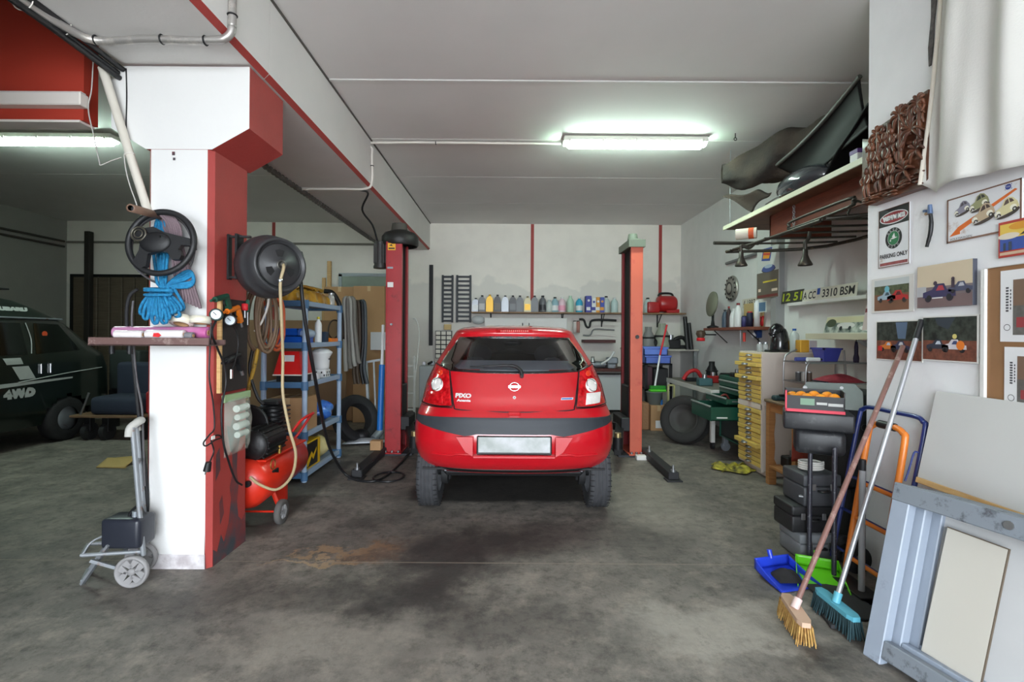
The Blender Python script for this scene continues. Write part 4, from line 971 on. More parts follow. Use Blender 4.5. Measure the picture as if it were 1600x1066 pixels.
# brown and orange hoses hung behind the reel
def loops(c, ry, rz, n, r_, m, label, sag=.0, dx=.03):
    pts = []
    for i in range(n*12):
        a_ = 2*pi*i/12; k_ = i/(n*12); pts.append(V(c) + V((dx*sin(k_*9) + .03*cos(a_), ry*cos(a_)*(1 - .25*k_) , rz*sin(a_)*(1-.2*k_) - sag*k_)))
    tag(MB(m).tube(pts, r_, 7, 3).build('hose_coil'), label, 'hose')
c = at(408, 500, 3.5); loops(c, .08, .24, 6, .012, mat('hose_brown', (104, 82, 62), .6), 'coil of brown hose hanging behind the hose reel', .0, .05)
c = at(428, 505, 3.75); loops(c, .1, .22, 3, .012, mat('cable_orange', (190, 84, 46), .6), 'loops of orange cable hanging behind the brown hose coil', .0, .03)
cable([at(421, 452, 3.4), at(418, 480, 3.42), at(408, 505, 3.44), at(398, 518, 3.44)], .008, mat('cable_white', (190, 186, 180), .5), 'short white hose hanging over the brown hose coil', 'hose', 'hose')
t = thing('bolt_cutter', 'worn yellow and black bolt cutter hanging behind the tool board', 'tool', at(396, 600, 3.5))
mb = MB(mat('old_yellow', (176, 138, 44), .6, dirt=(50, 44, 38), dscale=20, damt=.4)); mb.tube([at(403, 545, 3.5), at(398, 570, 3.5), at(390, 600, 3.5), at(385, 625, 3.5)], .014, 8, 3); mb.build('handle', t)
mb = MB(BLACK); mb.tube([at(395, 545, 3.5), at(390, 580, 3.5), at(402, 620, 3.5), at(412, 632, 3.5)], .012, 8, 3); mb.build('lever', t)

# ---------------------------------------------------------------- compressor
COMPR = mat('compressor_red', (206, 44, 24), .35, coat=.3, var=.1)
p, q = V((-1.835, 3.37, .335)), V((-1.90, 4.22, .335)); L = (q-p).length; Mt = along(p, q)
t = thing('air_compressor', 'red tank air compressor with a black motor on top, behind the column', 'compressor', (-1.86, 3.75, 0))
r_ = .175; prof = [(0, -.05), (.06, -.046), (.11, -.032), (.15, -.005), (r_, .035), (r_, L-.035), (.15, L+.005), (.11, L+.032), (.06, L+.046), (0, L+.05)]
MB(COMPR).lathe(prof, Mt, 40).build('tank', t)
mb = MB(BLACK); c = Mt @ V((0, 0, -.048)); mb.cyl(c + V((.06, .0, .03)), c + V((.06, -.02, .03)), .022, n=12); mb.build('tank_plug', t)
mb = MB(BLACK); mb.cbox(Mt @ V((.0, 0, .15)) + V((.16, 0, .04)), (.015, .10, .07), .004); tg = mb.build('sticker', t)
ww = V((-1.655, 3.56, .088))
for s_, k_ in ((0, .005), (-.37, -.005)):
    Mw = frame(ww + V((s_, 0, 0)), (0, 1, 0), (0, 0, 1))
    mb = MB(mat('wheel_rubber_grey', (84, 82, 80), .8)); mb.lathe([(.05, -.018), (.082, -.02), (.088, -.01), (.088, .01), (.082, .02), (.05, .018)], Mw, 32); w_ = mb.build('wheel', t)
    mb = MB(mat('wheel_hub_grey', (150, 150, 152), .5)); mb.lathe([(.02, .014), (.05, .012), (.052, .018), (.05, -.012), (0, -.012), (0, .02), (.02, .02)], Mw, 24)
    for i in range(6): mb.cbox((.035, 0, .013), (.035, .008, .012), 0, Mw @ MX.Rotation(i*pi/3, 4, 'Z'))
    mb.build('hub', w_)
for mb in (MB(COMPR),): mb.box((-1.95, 4.05, .0), (-1.85, 4.09, .2)); mb.build('foot', t)
mb = MB(COMPR); mb.bar((-1.66, 3.56, .088), (-1.74, 3.60, .22), .02, .02); mb.bar((-2.02, 3.56, .088), (-1.94, 3.60, .22), .02, .02); mb.cyl((-2.03, 3.56, .088), (-1.655, 3.56, .088), .008, n=8); mb.build('stand', t)
mb = MB(COMPR); mb.box((-2.0, 3.42, .485), (-1.70, 4.1, .50), .003); mb.build('platform', t)
mb = MB(mat('motor_black', (24, 24, 25), .45, bump=.2)); mb.cyl((-1.80, 3.42, .60), (-1.80, 3.72, .60), .105, n=28)
for i in range(18): mb.box((-.004, .10, -.14), (.004, .122, .14), 0, frame((-1.80, 3.57, .60), (1, 0, 0), (0, 0, 1)) @ MX.Rotation(2*pi*i/18, 4, 'Z'))
mb.lathe([(0, .02), (.06, .015), (.1, 0), (.11, -.02)], frame((-1.80, 3.42, .60), (1, 0, 0), (0, 0, 1)), 24); mb.build('motor', t)
mb = MB(BLACK); mb.cyl((-1.86, 3.85, .5), (-1.86, 3.85, .82), .075, n=20)
for i in range(7): mb.box((-1.96, 3.76, .60+.034*i), (-1.76, 3.94, .612+.034*i), .004)
mb.box((-1.93, 3.78, .83), (-1.79, 3.92, .87), .01); mb.build('pump', t)
mb = MB(BLACK); mb.cyl((-1.95, 3.62, .70), (-1.95, 3.66, .70), .15, n=30); mb.torus((0, 0, 0), .15, .012, frame((-1.95, 3.64, .70), (1, 0, 0), (0, 0, 1)), 32, 6); mb.build('flywheel', t)
MB(mat('handle_red', (196, 30, 26), .4)).tube([(-1.74, 3.92, .60), (-1.70, 4.0, .68), (-1.69, 4.2, .70), (-1.72, 4.24, .68), (-1.80, 4.22, .55), (-1.84, 4.2, .49)], .012, 8, 5).build('handle', t)
mb = MB(mat('brass_dark', (150, 120, 60), .4, .8)); mb.cyl((-1.70, 3.62, .50), (-1.70, 3.62, .56), .012, n=10); mb.build('valve', t); MB(mat('brass_dark', (150, 120, 60), .4, .8)).torus((0, 0, 0), .035, .004, frame((-1.69, 3.5, .45), (0, 1, 0), (0, 0, 1)), 16, 6).build('ring', t)

# ---------------------------------------------------------------- grey-blue shelving unit
SX0, SX1, SY0, SY1 = -2.29, -1.905, 4.55, 5.47
SLV = [.075, .45, .92, 1.29, 1.685]
PBL = mat('shelf_blue', (70, 108, 146), .5, var=.1); PLG = mat('shelf_grey_blue', (152, 172, 196), .5)
t = thing('shelving_unit', 'grey and blue plastic shelving unit with five shelves behind the compressor', 'shelving', ((SX0+SX1)/2, 5, 0))
for x in (SX0, SX1):
    for y in (SY0, SY1): MB(PLG).cyl((x, y, 0), (x, y, 1.70), .024, n=12).build('post', t)
for z in SLV:
    mb = MB(PBL)
    for y in (SY0, SY1): mb.box((SX0, y-.022, z-.04), (SX1, y+.022, z+.015), .004)
    for x in (SX0, SX1):
        for y in (SY0, SY1): mb.cyl((x, y, z-.06), (x, y, z+.02), .033, n=12)
    mb.use(PLG)
    for x in (SX0, SX1): mb.box((x-.018, SY0, z-.035), (x+.018, SY1, z+.012), .004)
    mb.use(mat('shelf_deck', (120, 132, 146), .6)).box((SX0, SY0, z-.015), (SX1, SY1, z)); mb.build('shelf', t)
zz = SLV
t = thing('tarpaulin', 'folded yellow-orange tarpaulin bundle on top of the shelving unit', 'tarpaulin', (-2.1, 4.95, zz[4]))
TARP = mat('tarp_yellow', (196, 150, 40), .4, coat=.3, col2=(150, 104, 20), scale=9, bump=.8, bscale=14)
mb = MB(TARP); random.seed(4)
mb.grid(lambda u, v: (-2.28+.35*u + .01*sin(v*23), 4.58+.78*v + .012*sin(u*19), zz[4] + .015 + .13*(max(0, sin(pi*min(max(u, .0), 1)))**.25)*(max(0, sin(pi*v))**.2) + .014*sin(u*21+v*9)*sin(v*31+u*5)), 26, 40); mb.grid(lambda u, v: (-2.28+.35*u, 4.58+.78*v, zz[4]+.016), 2, 2)
mb.build('bundle', t)
mb = MB(TARP); mb.grid(lambda u, v: (-2.22+.2*u, 5.0+.3*v+.02*sin(u*9), zz[4]+.15 + .03*sin(u*pi) + .015*sin(v*14)), 12, 14, (0, 0, .012)); mb.build('fold', t)
t = thing('glass_jar', 'small clear jar at the front corner on top of the shelving unit', 'jar', (-1.93, 5.28, zz[4]))
mb = MB(mat('jar_glass', (200, 206, 204), .1, alpha=.5, coat=.5)); mb.lathe([(0, 0), (.035, 0), (.037, .01), (.037, .10), (.028, .115), (.028, .13)], MX.Translation((-1.93, 5.28, zz[4])), 20); mb.build('glass', t); MB(STEEL).cyl((-1.93, 5.28, zz[4]+.125), (-1.93, 5.28, zz[4]+.145), .031, n=18).build('lid', t)
BLU = mat('tray_blue', (18, 84, 186), .35)
def tray(x, y, z, w_, d_, h_, m, label, cat='box', name='plastic_tray'):
    mb = MB(m); mb.box((x-w_/2, y-d_/2, z), (x+w_/2, y+d_/2, z+.008))
    for sx in (-1, 1): mb.box((x+sx*(w_/2-.004), y-d_/2, z), (x+sx*w_/2, y+d_/2, z+h_))
    for sy in (-1, 1): mb.box((x-w_/2, y+sy*(d_/2-.004), z), (x+w_/2, y+sy*d_/2, z+h_))
    mb.box((x-w_/2-.008, y-d_/2-.008, z+h_-.012), (x-w_/2+.004, y+d_/2+.008, z+h_)); mb.box((x+w_/2-.004, y-d_/2-.008, z+h_-.012), (x+w_/2+.008, y+d_/2+.008, z+h_))
    mb.box((x-w_/2-.008, y-d_/2-.008, z+h_-.012), (x+w_/2+.008, y-d_/2+.004, z+h_)); mb.box((x-w_/2-.008, y+d_/2-.004, z+h_-.012), (x+w_/2+.008, y+d_/2+.008, z+h_))
    return tag(mb.build(name), label, cat)
tray(-2.10, 4.72, zz[3]+.001, .30, .26, .07, BLU, 'blue plastic tray at the front of the second highest shelf')
tray(-2.13, 4.74, zz[3]+.073, .24, .22, .075, BLU, 'smaller blue plastic tray stacked on the front blue tray')
mb = MB(mat('plastic_wrap', (186, 206, 226), .15, alpha=.6, coat=.6, bump=.9, bscale=18)); mb.ell((-1.99, 4.78, zz[3]+.10), .09, .10, .05, 16); tag(mb.build('plastic_bag'), 'crumpled clear plastic on the front blue tray', 'plastic bag')
def bottle(name, x, y, z, r, h, m, label, cap=None, cat='bottle', group=None, lab=None, kind=0):
    t = thing(name, label, cat, (x, y, z), group); M = MX.Translation((x, y, z))
    if kind == 0: pr = [(0, 0), (r*.9, 0), (r, .01), (r, h*.68), (r*.85, h*.78), (r*.38, h*.88), (r*.36, h*.93)]
    elif kind == 1: pr = [(0, 0), (r*.95, 0), (r, .01), (r, h*.5), (r*.96, h*.6), (r*.7, h*.8), (r*.34, h*.9), (r*.34, h*.94)]
    else: pr = [(0, 0), (r, 0), (r, h*.9), (r*.8, h*.93)]
    MB(m).lathe(pr, M, 20).build('body', t)
    if cap: MB(cap).cyl((x, y, z+h*.915), (x, y, z+h), r*.42 if kind < 2 else r*.78, n=14).build('cap', t)
    if lab: MB(lab).lathe([(r*1.012, h*.14), (r*1.012, h*.48)], M, 20).build('label', t)
    return t
WPL = mat('white_plastic', (222, 224, 224), .35)
bottle('spray_bottle', -1.95, 4.98, zz[3]+.001, .034, .27, WPL, 'white bottle with a yellow cap on the second highest shelf', flat(206, 190, 40))
t = tag(MB(mat('box_navy', (34, 52, 74), .5)).box((-2.0, 5.1, zz[3]+.001), (-1.92, 5.18, zz[3]+.12), .003).build('small_box'), 'small dark blue carton beside the yellow-capped bottle', 'box')
tag(MB(mat('box_orange', (232, 122, 20), .45)).box((-2.1, 5.24, zz[3]+.001), (-1.91, 5.44, zz[3]+.05), .004).build('small_box'), 'flat orange carton at the far end of the second highest shelf', 'box')
# third level: red toolbox, white pump, cartons
t = thing('toolbox', 'red toolbox with a black base on the middle shelf', 'toolbox', (-2.08, 4.73, zz[2]))
MB(BLACK).box((-2.2, 4.6, zz[2]+.001), (-1.965, 4.85, zz[2]+.075), .008).build('base', t)
mb = MB(mat('toolbox_red', (208, 30, 28), .35, coat=.3)); mb.add([(-2.215, 4.58, zz[2]+.08), (-1.955, 4.58, zz[2]+.08), (-1.955, 4.87, zz[2]+.08), (-2.215, 4.87, zz[2]+.08), (-2.17, 4.62, zz[2]+.30), (-1.99, 4.62, zz[2]+.30), (-1.99, 4.83, zz[2]+.30), (-2.17, 4.83, zz[2]+.30)], [(3, 2, 1, 0), (4, 5, 6, 7), (0, 1, 5, 4), (1, 2, 6, 5), (2, 3, 7, 6), (3, 0, 4, 7)]); mb.build('lid', t)
MB(flat(220, 210, 200)).box((-2.22, 4.575, zz[2]+.072), (-1.95, 4.875, zz[2]+.084)).build('trim', t)
MB(WPL).rect(-.05, -.025, .05, .035, frame((-2.07, 4.588, zz[2]+.23), (1, 0, 0), (0, .18, 1)), .004).build('sticker', t)
t = thing('plastic_jug', 'white plastic jug with a chequered base on the middle shelf', 'jug', (-1.99, 5.22, zz[2]))
mb = MB(WPL); M = MX.Translation((-2.0, 5.2, zz[2])); mb.lathe([(0, .09), (.075, .09), (.08, .12), (.085, .22), (.11, .26), (.11, .275), (.06, .31), (0, .32)], M, 24); mb.build('jug', t)
mb = MB(WPL); mb.box((-2.07, 5.13, zz[2]+.001), (-1.93, 5.27, zz[2]+.09), .006); mb.use(BLACK)
for i in range(5): mb.cbox((-2.055+.028*i, 5.128, zz[2]+.03+.03*(i % 2)), (.014, .004, .02)); mb.cbox((-1.928, 5.145+.028*i, zz[2]+.03+.03*(i % 2)), (.004, .014, .02))
mb.build('base', t); MB(BLACK).cbox((-1.912, 5.2, zz[2]+.2), (.012, .05, .012), .003).build('slot', t)
tag(MB(mat('box_purple', (92, 76, 110), .6)).box((-2.15, 4.92, zz[2]+.001), (-2.03, 5.08, zz[2]+.12), .003).build('small_box'), 'small dull purple carton behind the red toolbox', 'box')
tag(MB(flat(210, 208, 212)).box((-2.0, 4.9, zz[2]+.001), (-1.925, 4.97, zz[2]+.07), .003).build('small_box'), 'little white carton at the shelf edge beside the red toolbox', 'box')
# fourth level
def carton(name, a_, b_, label, m=CARD, cat='box', tape=True, flaps=False):
    t = thing(name, label, cat, ((a_[0]+b_[0])/2, (a_[1]+b_[1])/2, a_[2])); MB(m).box(a_, b_, .004).build('body', t)
    if tape:
        mb = MB(mat('packing_tape', (196, 168, 128), .3)); xm = (a_[0]+b_[0])/2; mb.box((xm-.025, a_[1]-.001, b_[2]-.08), (xm+.025, a_[1]+.002, b_[2]+.001)); mb.box((xm-.025, a_[1], b_[2]-.001), (xm+.025, b_[1], b_[2]+.001)); mb.build('tape', t)
    return t
carton('cardboard_box', (-2.25, 4.59, zz[1]+.001), (-1.925, 4.90, zz[1]+.33), 'cardboard box on the second lowest shelf of the plastic shelving')
BBAG = mat('bag_blue', (30, 92, 196), .2, coat=.6, bump=1.0, bscale=16, col2=(90, 150, 226), scale=14)
mb = MB(BBAG); mb.grid(lambda u, v: (-2.02 + .11*cos(2*pi*u)*(1+.15*sin(9*v+6*u*pi))*sin(pi*max(.02, v))**.6, 5.28 + .13*sin(2*pi*u)*(1+.12*sin(7*v+8*pi*u))*sin(pi*max(.02, v))**.6, zz[1]+.002+.22*v + .01*sin(10*pi*u)*sin(pi*v)), 32, 18); tag(mb.build('plastic_bag'), 'shiny crumpled blue plastic bag beside the cardboard box on the shelving', 'plastic bag')
t = tag(MB(BLACK).box((-1.985, 4.98, zz[1]+.001), (-1.92, 5.06, zz[1]+.09), .003).use(WPL).rect(-.02, -.025, .02, .025, frame((-1.92, 5.02, zz[1]+.045), (0, 1, 0), (0, 0, 1)), .001).build('small_box'), 'small black carton with a white label in front of the blue bag', 'box')
# bottom level
t = thing('battery_box', 'yellow and black car battery carton on the lowest shelf', 'box', (-2.07, 4.82, zz[0]))
mb = MB(mat('battery_yellow', (222, 176, 20), .45)); mb.box((-2.2, 4.6, zz[0]+.001), (-1.93, 5.0, zz[0]+.26), .005); mb.build('carton', t)
mb = MB(BLACK); Mq = frame((-1.93, 4.8, zz[0]+.13), (0, 1, 0), (0, 0, 1)); mb.rect(-.17, -.11, .13, .12, Mq, .001); pn = mb.build('black_panel', t)
mb = MB(mat('battery_yellow', (222, 176, 20), .45)); mb.poly([(-.15, -.10), (-.10, -.10), (-.02, -.02), (.02, -.06), (.10, .02), (.10, .05), (.02, -.01), (-.02, .03), (-.15, -.06)], Mq, .002); mb.build('zigzag', pn)
mb = MB(mat('glove_cream', (206, 192, 136), .8, var=.15)); random.seed(9)
mb.grid(lambda u, v: (-2.02 + .10*cos(2*pi*u)*sin(pi*max(.02, v))**.7*(1+.2*sin(5*v)), 5.19 + .13*sin(2*pi*u)*sin(pi*max(.02, v))**.7*(1+.2*cos(6*u*pi)), zz[0]+.002+.24*v), 22, 14); tag(mb.build('work_gloves'), 'cream cloth bundle slumped beside the battery carton', 'cloth')
# ================================================================ LEFT BAY: DARK VAN AND JUNK
VANG = mat('van_green', (20, 30, 26), .3, coat=.8)
VX = -6.35                                        # van centre line, nose towards the back wall
vy1 = tab([(.25, 6.95), (.45, 7.0), (.9, 6.98), (1.1, 6.9), (1.2, 6.72), (1.5, 6.35), (1.56, 6.26), (1.68, 6.0), (1.78, 5.7), (1.84, 5.2)])
vw = tab([(.25, .66), (.4, .70), (1.05, .70), (1.5, .655), (1.56, .64), (1.62, .60), (1.75, .56), (1.82, .45), (1.84, .3)])
vy0 = tab([(.25, 3.75), (.6, 3.7), (1.2, 3.72), (1.6, 3.8), (1.78, 3.95), (1.84, 4.4)])
van = thing('van', 'dark green high-roofed van with white side stripes in the left bay', 'van', (VX, 5.4, 0))
zs = [.25 + .05*i for i in range(32)] + [1.84]; K = 8; vs = []
for z in zs:
    w_, a_, b_ = vw(z), vy0(z), vy1(z); h = []
    for i in range(K+1): t_ = pi/2*i/K; h.append((w_*sin(t_)**.4 if i else 0, a_ + .22*(1 - (cos(t_)**.4 if i < K else 0))))
    for i in range(1, 40): h.append((w_, a_+.22 + (b_-a_-.5)*i/40))
    for i in range(K+1): t_ = pi/2*(1-i/K); h.append((w_*sin(t_)**.5 if i < K else 0, b_-.28 + .28*(cos(t_)**.5 if i else 0)))
    vs += [(VX+x, y, z) for x, y in h] + [(VX-x, y, z) for x, y in h[::-1][1:-1]]
rg = len(vs)//len(zs); bf = []; gf = []
for i in range(len(zs)-1):
    for j in range(rg):
        f = (i*rg+j, i*rg+(j+1) % rg, (i+1)*rg+(j+1) % rg, (i+1)*rg+j); c = sum((V(vs[q]) for q in f), V())/4
        if c.z < .6 and abs(c.x-VX) > .5 and ((c.y-4.4)**2 + (c.z-.27)**2 < .31**2 or (c.y-6.25)**2+(c.z-.27)**2 < .31**2): continue
        bf.append(f)
mb = MB(VANG).add(vs, bf, True); mb.add(vs[-rg:], [tuple(range(rg))], True); merge(mb.build('body', van))
VGL = mat('van_glass', (10, 12, 12), .05, coat=1)
def side(y, z, o=.004): return (VX + vw(z) + o, y, z)
def sidepatch(m, poly, o=.004, n=8):               # quad given as four (y,z) corners
    mb = MB(m); mb.grid(lambda u, v: side(*(V((*poly[0], 0)).lerp(V((*poly[1], 0)), u).lerp(V((*poly[3], 0)).lerp(V((*poly[2], 0)), u), v))[:2], o), n, n); return mb
for q in ([(4.0, 1.12), (5.05, 1.12), (5.05, 1.49), (4.05, 1.49)], [(5.12, 1.12), (5.72, 1.12), (5.66, 1.49), (5.12, 1.49)], [(5.82, 1.12), (6.42, 1.15), (6.14, 1.48), (5.82, 1.49)]): sidepatch(VGL, q).build('window', van)
mb = MB(GREYM); mb.tube([side(3.95, 1.545, .01), side(5, 1.55, .012), side(6.2, 1.545, .01)], .012, 6, 3); mb.build('gutter', van)
SILV = mat('van_stripe', (176, 180, 178), .35)
for q in ([(5.47, 1.01), (5.66, 1.01), (5.63, 1.085), (5.43, 1.085)], [(5.62, .83), (5.81, .83), (5.72, .985), (5.53, .985)], [(4.2, .70), (6.3, .79), (6.3, .81), (4.2, .78)]): sidepatch(SILV, q, .005).build('stripe', van)
mb = MB(SILV); mb.tube([side(5.6, .80, .006), side(6.2, .86, .006), side(6.75, .90, .006)], .006, 6, 3); mb.tube([side(5.76, 1.13, .008), side(5.77, 1.3, .008), side(5.72, 1.49, .008)], .006, 6, 3); mb.build('trim_line', van)
def vtext(s, y, z, w_, h_): 
    M = frame(side(y, z, .007), (0, 1, 0), V(side(y, z+.03)) - V(side(y, z-.03))); return text_mb(MB(SILV), s, M, w_, bold=.012, height=h_)
vtext('4WD', 5.62, .675, .37, .115).build('lettering', van); vtext('SUBARU', 5.62, 1.65, .38, .05).build('lettering', van)
mb = MB(CHROME)
for y in (5.86, 5.98): mb.box((VX+vw(.95), y, .88), (VX+vw(.95)+.02, y+.02, 1.0), .004)
mb.build('door_handle', van); MB(flat(210, 80, 40)).cyl(side(5.95, 1.36, 0), side(5.95, 1.36, .006), .035, n=16).build('sticker', van)
MB(DARK).box((VX-.5, 4.2, 1.87), (VX+.55, 5.65, 1.89), .006).build('roof_rack', van)
for y in (4.4, 6.25):
    for s in (-1, 1):
        Mw = frame((VX+s*.62, y, .28), (0, 1, 0), (0, 0, 1)); mb = MB(RUBBER); mb.lathe([(.15, -.08), (.24, -.085), (.278, -.06), (.278, .06), (.24, .085), (.15, .08)], Mw, 32); w_ = mb.build('tyre', van)
        MB(GREYM).lathe([(.15, -.06), (.15, .06), (.0, .04)], Mw, 24).build('rim', w_)
# low dolly with a dark blue car seat on it
PLK = wood('plank', (124, 96, 70), (96, 72, 52), .7)
t = thing('dolly', 'low wooden dolly on castors at the back of the left bay', 'dolly', (-5.1, 6.4, 0))
p, q = at(124, 654, 6.3), at(236, 650, 6.3); mb = MB(PLK); mb.box((p.x, 6.15, .30), (q.x, 6.75, .33), .004); mb.build('deck', t)
for x in (p.x+.15, p.x+.38, q.x-.1):
    mb = MB(RUBBER); mb.cyl((x-.03, 6.28, .11), (x+.03, 6.28, .11), .11, n=18); mb.use(DARK).box((x-.04, 6.24, .11), (x+.04, 6.32, .30), .004); mb.build('castor', t)
t = thing('vehicle_bench', 'dark blue bench seat lying on the wooden dolly', 'seat', (-5.0, 6.4, .33))
NAVY = mat('seat_navy', (34, 42, 58), .85, bump=.3, bscale=60)
mb = MB(NAVY); mb.box((-5.34, 6.18, .332), (-4.72, 6.7, .56), .06, seg=3); mb.build('cushion', t); mb = MB(NAVY); mb.box((-5.36, 6.62, .45), (-4.70, 6.8, .98), .06, seg=3); mb.build('backrest', t)
mb = MB(STEEL); mb.tube([at(125, 650, 6.2), at(134, 628, 6.2), at(139, 614, 6.2)], .013, 8, 3); tag(mb.build('steel_rod'), 'short grey rod leaning against the dark blue seat', 'rod')
mb = MB(mat('seat_green', (38, 46, 44), .7)); a, b = at(156, 548, 6.9), at(205, 600, 6.9); mb.box((a.x, 7.05, b.z-.1), (b.x, 7.25, a.z), .03, seg=2); tag(mb.build('seat_back'), 'dark green panel standing behind the blue bench seat', 'panel')
mb = MB(DARK); mb.box((a.x, 7.06, 0), (a.x+.05, 7.2, b.z-.1)); mb.box((b.x-.05, 7.06, 0), (b.x, 7.2, b.z-.1)); mb.box((a.x, 7.1, b.z-.16), (b.x, 7.24, b.z-.1)); tag(mb.build('panel_stand'), 'dark stand carrying the dark green panel behind the seat', 'stand')
p = fl(182, 722); t = thing('flat_carton', 'flattened yellowish carton on the floor of the left bay', 'cardboard', p)
YC = mat('carton_yellow', (176, 150, 92), .8); mb = MB(YC)
mb.add([fl(150, 731, .004), fl(196, 732, .004), fl(214, 712, .01), fl(170, 716, .02)], [(0, 1, 2, 3)]); o = mb.grid(lambda u, v: fl(150+45*u+18*v, 731-15*v, .006+.05*abs(sin(u*3+v*2))*v), 8, 6, (0, 0, .006)); mb.build('sheet', t)
for (u0, v0, m_, lab) in ((222, 545, flat(150, 30, 34), 'red plastic part glimpsed between hose and column on the seat back'),):
    q = at(u0, v0, 6.4); 
q = at(222, 640, 6.4); mb = MB(flat(140, 28, 32)); mb.box((q.x+.11, 6.3, .332), (q.x+.24, 6.45, .62), .02); tag(mb.build('jerry_can'), 'dull red can at the right end of the wooden dolly', 'can')

cable([V((-1.62, 5.25, BZ-.03)), V((-1.55, 5.32, BZ-.05)), at(566, 328, 5.45), at(582, 352, 5.6), at(590, 378, 5.7)], .011, BLACK, 'black cable curving from the beam conduit down to the lift motor')
# ================================================================ BACK LEFT CORNER BEHIND THE SHELVING
BRD = mat('board_brown', (128, 100, 72), .8, var=.15, scale=2)
a, b = at(384, 500, 7.0), at(541, 492, 7.0)
tag(MB(BRD).box((a.x, 7.0, 0), (b.x, 7.03, a.z), .003).build('large_board'), 'large brown board standing behind the shelving unit', 'board')
tag(MB(BRD).box((-2.9, 5.75, .02), (-2.86, 6.9, 1.2), .003).build('large_board'), 'brown board standing on edge at the left of the shelving unit', 'board')
for u0, u1, v0, yq, lab in ((506, 556, 448, 7.75, 'tall cardboard box, left of the two behind the lift post'), (552, 602, 447, 7.6, 'tall cardboard box just left of the red lift post')):
    a, b = at(u0, v0, yq), at(u1, v0, yq); carton('cardboard_box', (a.x, yq, 0), (b.x-.01, yq+.4, a.z), lab)
a, b = at(573, 521, 7.3), at(598, 548, 7.3); 
tag(MB(flat(206, 206, 210)).box((a.x, 7.5, b.z), (b.x, 7.595, a.z+.02), .003).build('plastic_sheet'), 'pale panel strapped low on the right cardboard box', 'panel')
for u0, u1, lab in ((511, 517, 'taller wooden batten standing behind the cardboard boxes'), (503, 508, 'shorter wooden batten standing behind the cardboard boxes')):
    v0 = 408 if u0 > 509 else 434; a, b = at(u0, v0, 8.4), at(u1, v0, 8.4)
    tag(MB(PINE).box((a.x, 8.4, 0), (b.x, 8.45, a.z), .003).build('batten'), lab, 'wood')
GSTR = mat('strip_grey', (116, 112, 106), .6)
t = thing('grey_strips', 'grey plastic strips draped from a hook beside the shelving unit', 'strips', at(548, 580, 6.4))
for i, u in enumerate((538, 543, 548, 553)):
    MB(GSTR if i % 2 else mat('strip_light', (160, 158, 152), .5)).tube([at(545, 466, 6.4), at(u, 470, 6.38), at(u+1, 510, 6.36), at(u+2+i*1.5, 560, 6.36), at(u+3+i*2, 580-i*4, 6.37)], .028, 8, 5).build('strip', t)
t = thing('black_strips', 'black and brown hoses draped over a hook beside the tall cardboard box', 'hoses', at(565, 600, 6.5))
for i, (u, m_) in enumerate(((557, mat('hose_umber', (72, 58, 46), .6)), (561, mat('hose_umber', (72, 58, 46), .6)), (566, BLACK), (570, mat('hose_slate', (64, 70, 76), .5)))):
    MB(m_).tube([at(560, 474, 6.5), at(u-1, 472, 6.48), at(u+1, 500, 6.46), at(u+1, 540, 6.46), at(u-4+i, 575, 6.46), at(u-2+i*2, 600, 6.47)], .024, 8, 5).build('hose', t)
cable([at(507, 455, 6.3), at(520, 458, 6.3), at(530, 475, 6.3), at(534, 500, 6.3), at(535, 530, 6.3)], .03, BLACK, 'thick black hose arching down behind the shelving unit', 'hose', 'hose')
c = at(527, 515, 6.2); loops(c, .08, .13, 3, .01, mat('hose_umber', (72, 58, 46), .6), 'small coil of brown hose behind the second shelf', .0, .06)
ALU = mat('aluminium', (186, 192, 198), .4, .6)
t = thing('metal_stand', 'pale grey metal frame leaning beside the blue tube', 'frame', at(585, 690, 6.6))
p1, p2, p3, p4 = at(572, 566, 6.7), at(596, 562, 6.7), at(598, 650, 6.5), at(577, 660, 6.5)
for a, b in ((p1, p2), (p2, p3), (p3, p4), (p4, p1)): MB(ALU).bar(a, b, .05, .03).build('rail', t)
mb = MB(ALU); mb.bar(p1.lerp(p2, .5), p4.lerp(p3, .5), .02, .02); mb.bar(p4, V((p4.x, p4.y-.05, 0)), .04, .03); mb.bar(p3, V((p3.x, p3.y-.05, 0)), .04, .03); mb.build('strut', t)
t = thing('blue_tube', 'bright blue tube with a white upper half standing left of the lift post', 'tube', fl(592, 690))
a, b, c = at(598.5, 508, 6.1), at(597, 570, 6.0), at(593.5, 672, 5.98)
MB(WPL).cyl(b, a, .018, n=12).build('upper_tube', t); MB(mat('tube_blue', (30, 110, 190), .4)).cyl(c, b, .036, n=16).build('lower_tube', t)
def tyre(M, r, hw, label, m=None, rim=None):
    t = thing('tyre', label, 'tyre', M.translation)
    pr = [(r*.6, -hw*.8), (r*.62, -hw*.9), (r*.85, -hw), (r*.96, -hw*.85)]
    for k in (-.5, -.15, .15, .5): pr += [(r, hw*(k-.09)), (r*.975, hw*(k-.06)), (r*.975, hw*(k+.06)), (r, hw*(k+.09))]
    pr += [(r*.96, hw*.85), (r*.85, hw), (r*.62, hw*.9), (r*.6, hw*.8), (r*.6, -hw*.8)]
    t.location = (0, 0, 0); MB(m or RUBBER).lathe(pr, M, 44).build('tread', t)
    if rim: MB(rim).lathe([(r*.6, -hw*.7), (r*.61, hw*.75), (r*.56, hw*.75), (r*.5, hw*.3), (r*.2, hw*.45), (0, hw*.45)], M, 32).build('rim', t)
    return t
q = at(556, 655, 6.25); tyre(along(q, q + V((.75, -.55, .35))), .31, .09, 'black tyre leaning on the boards behind the shelving unit')
q = at(566, 690, 6.0); t = thing('scrap_parts', 'silver car parts lying on the floor left of the lift post', 'parts', (q.x, q.y, 0))
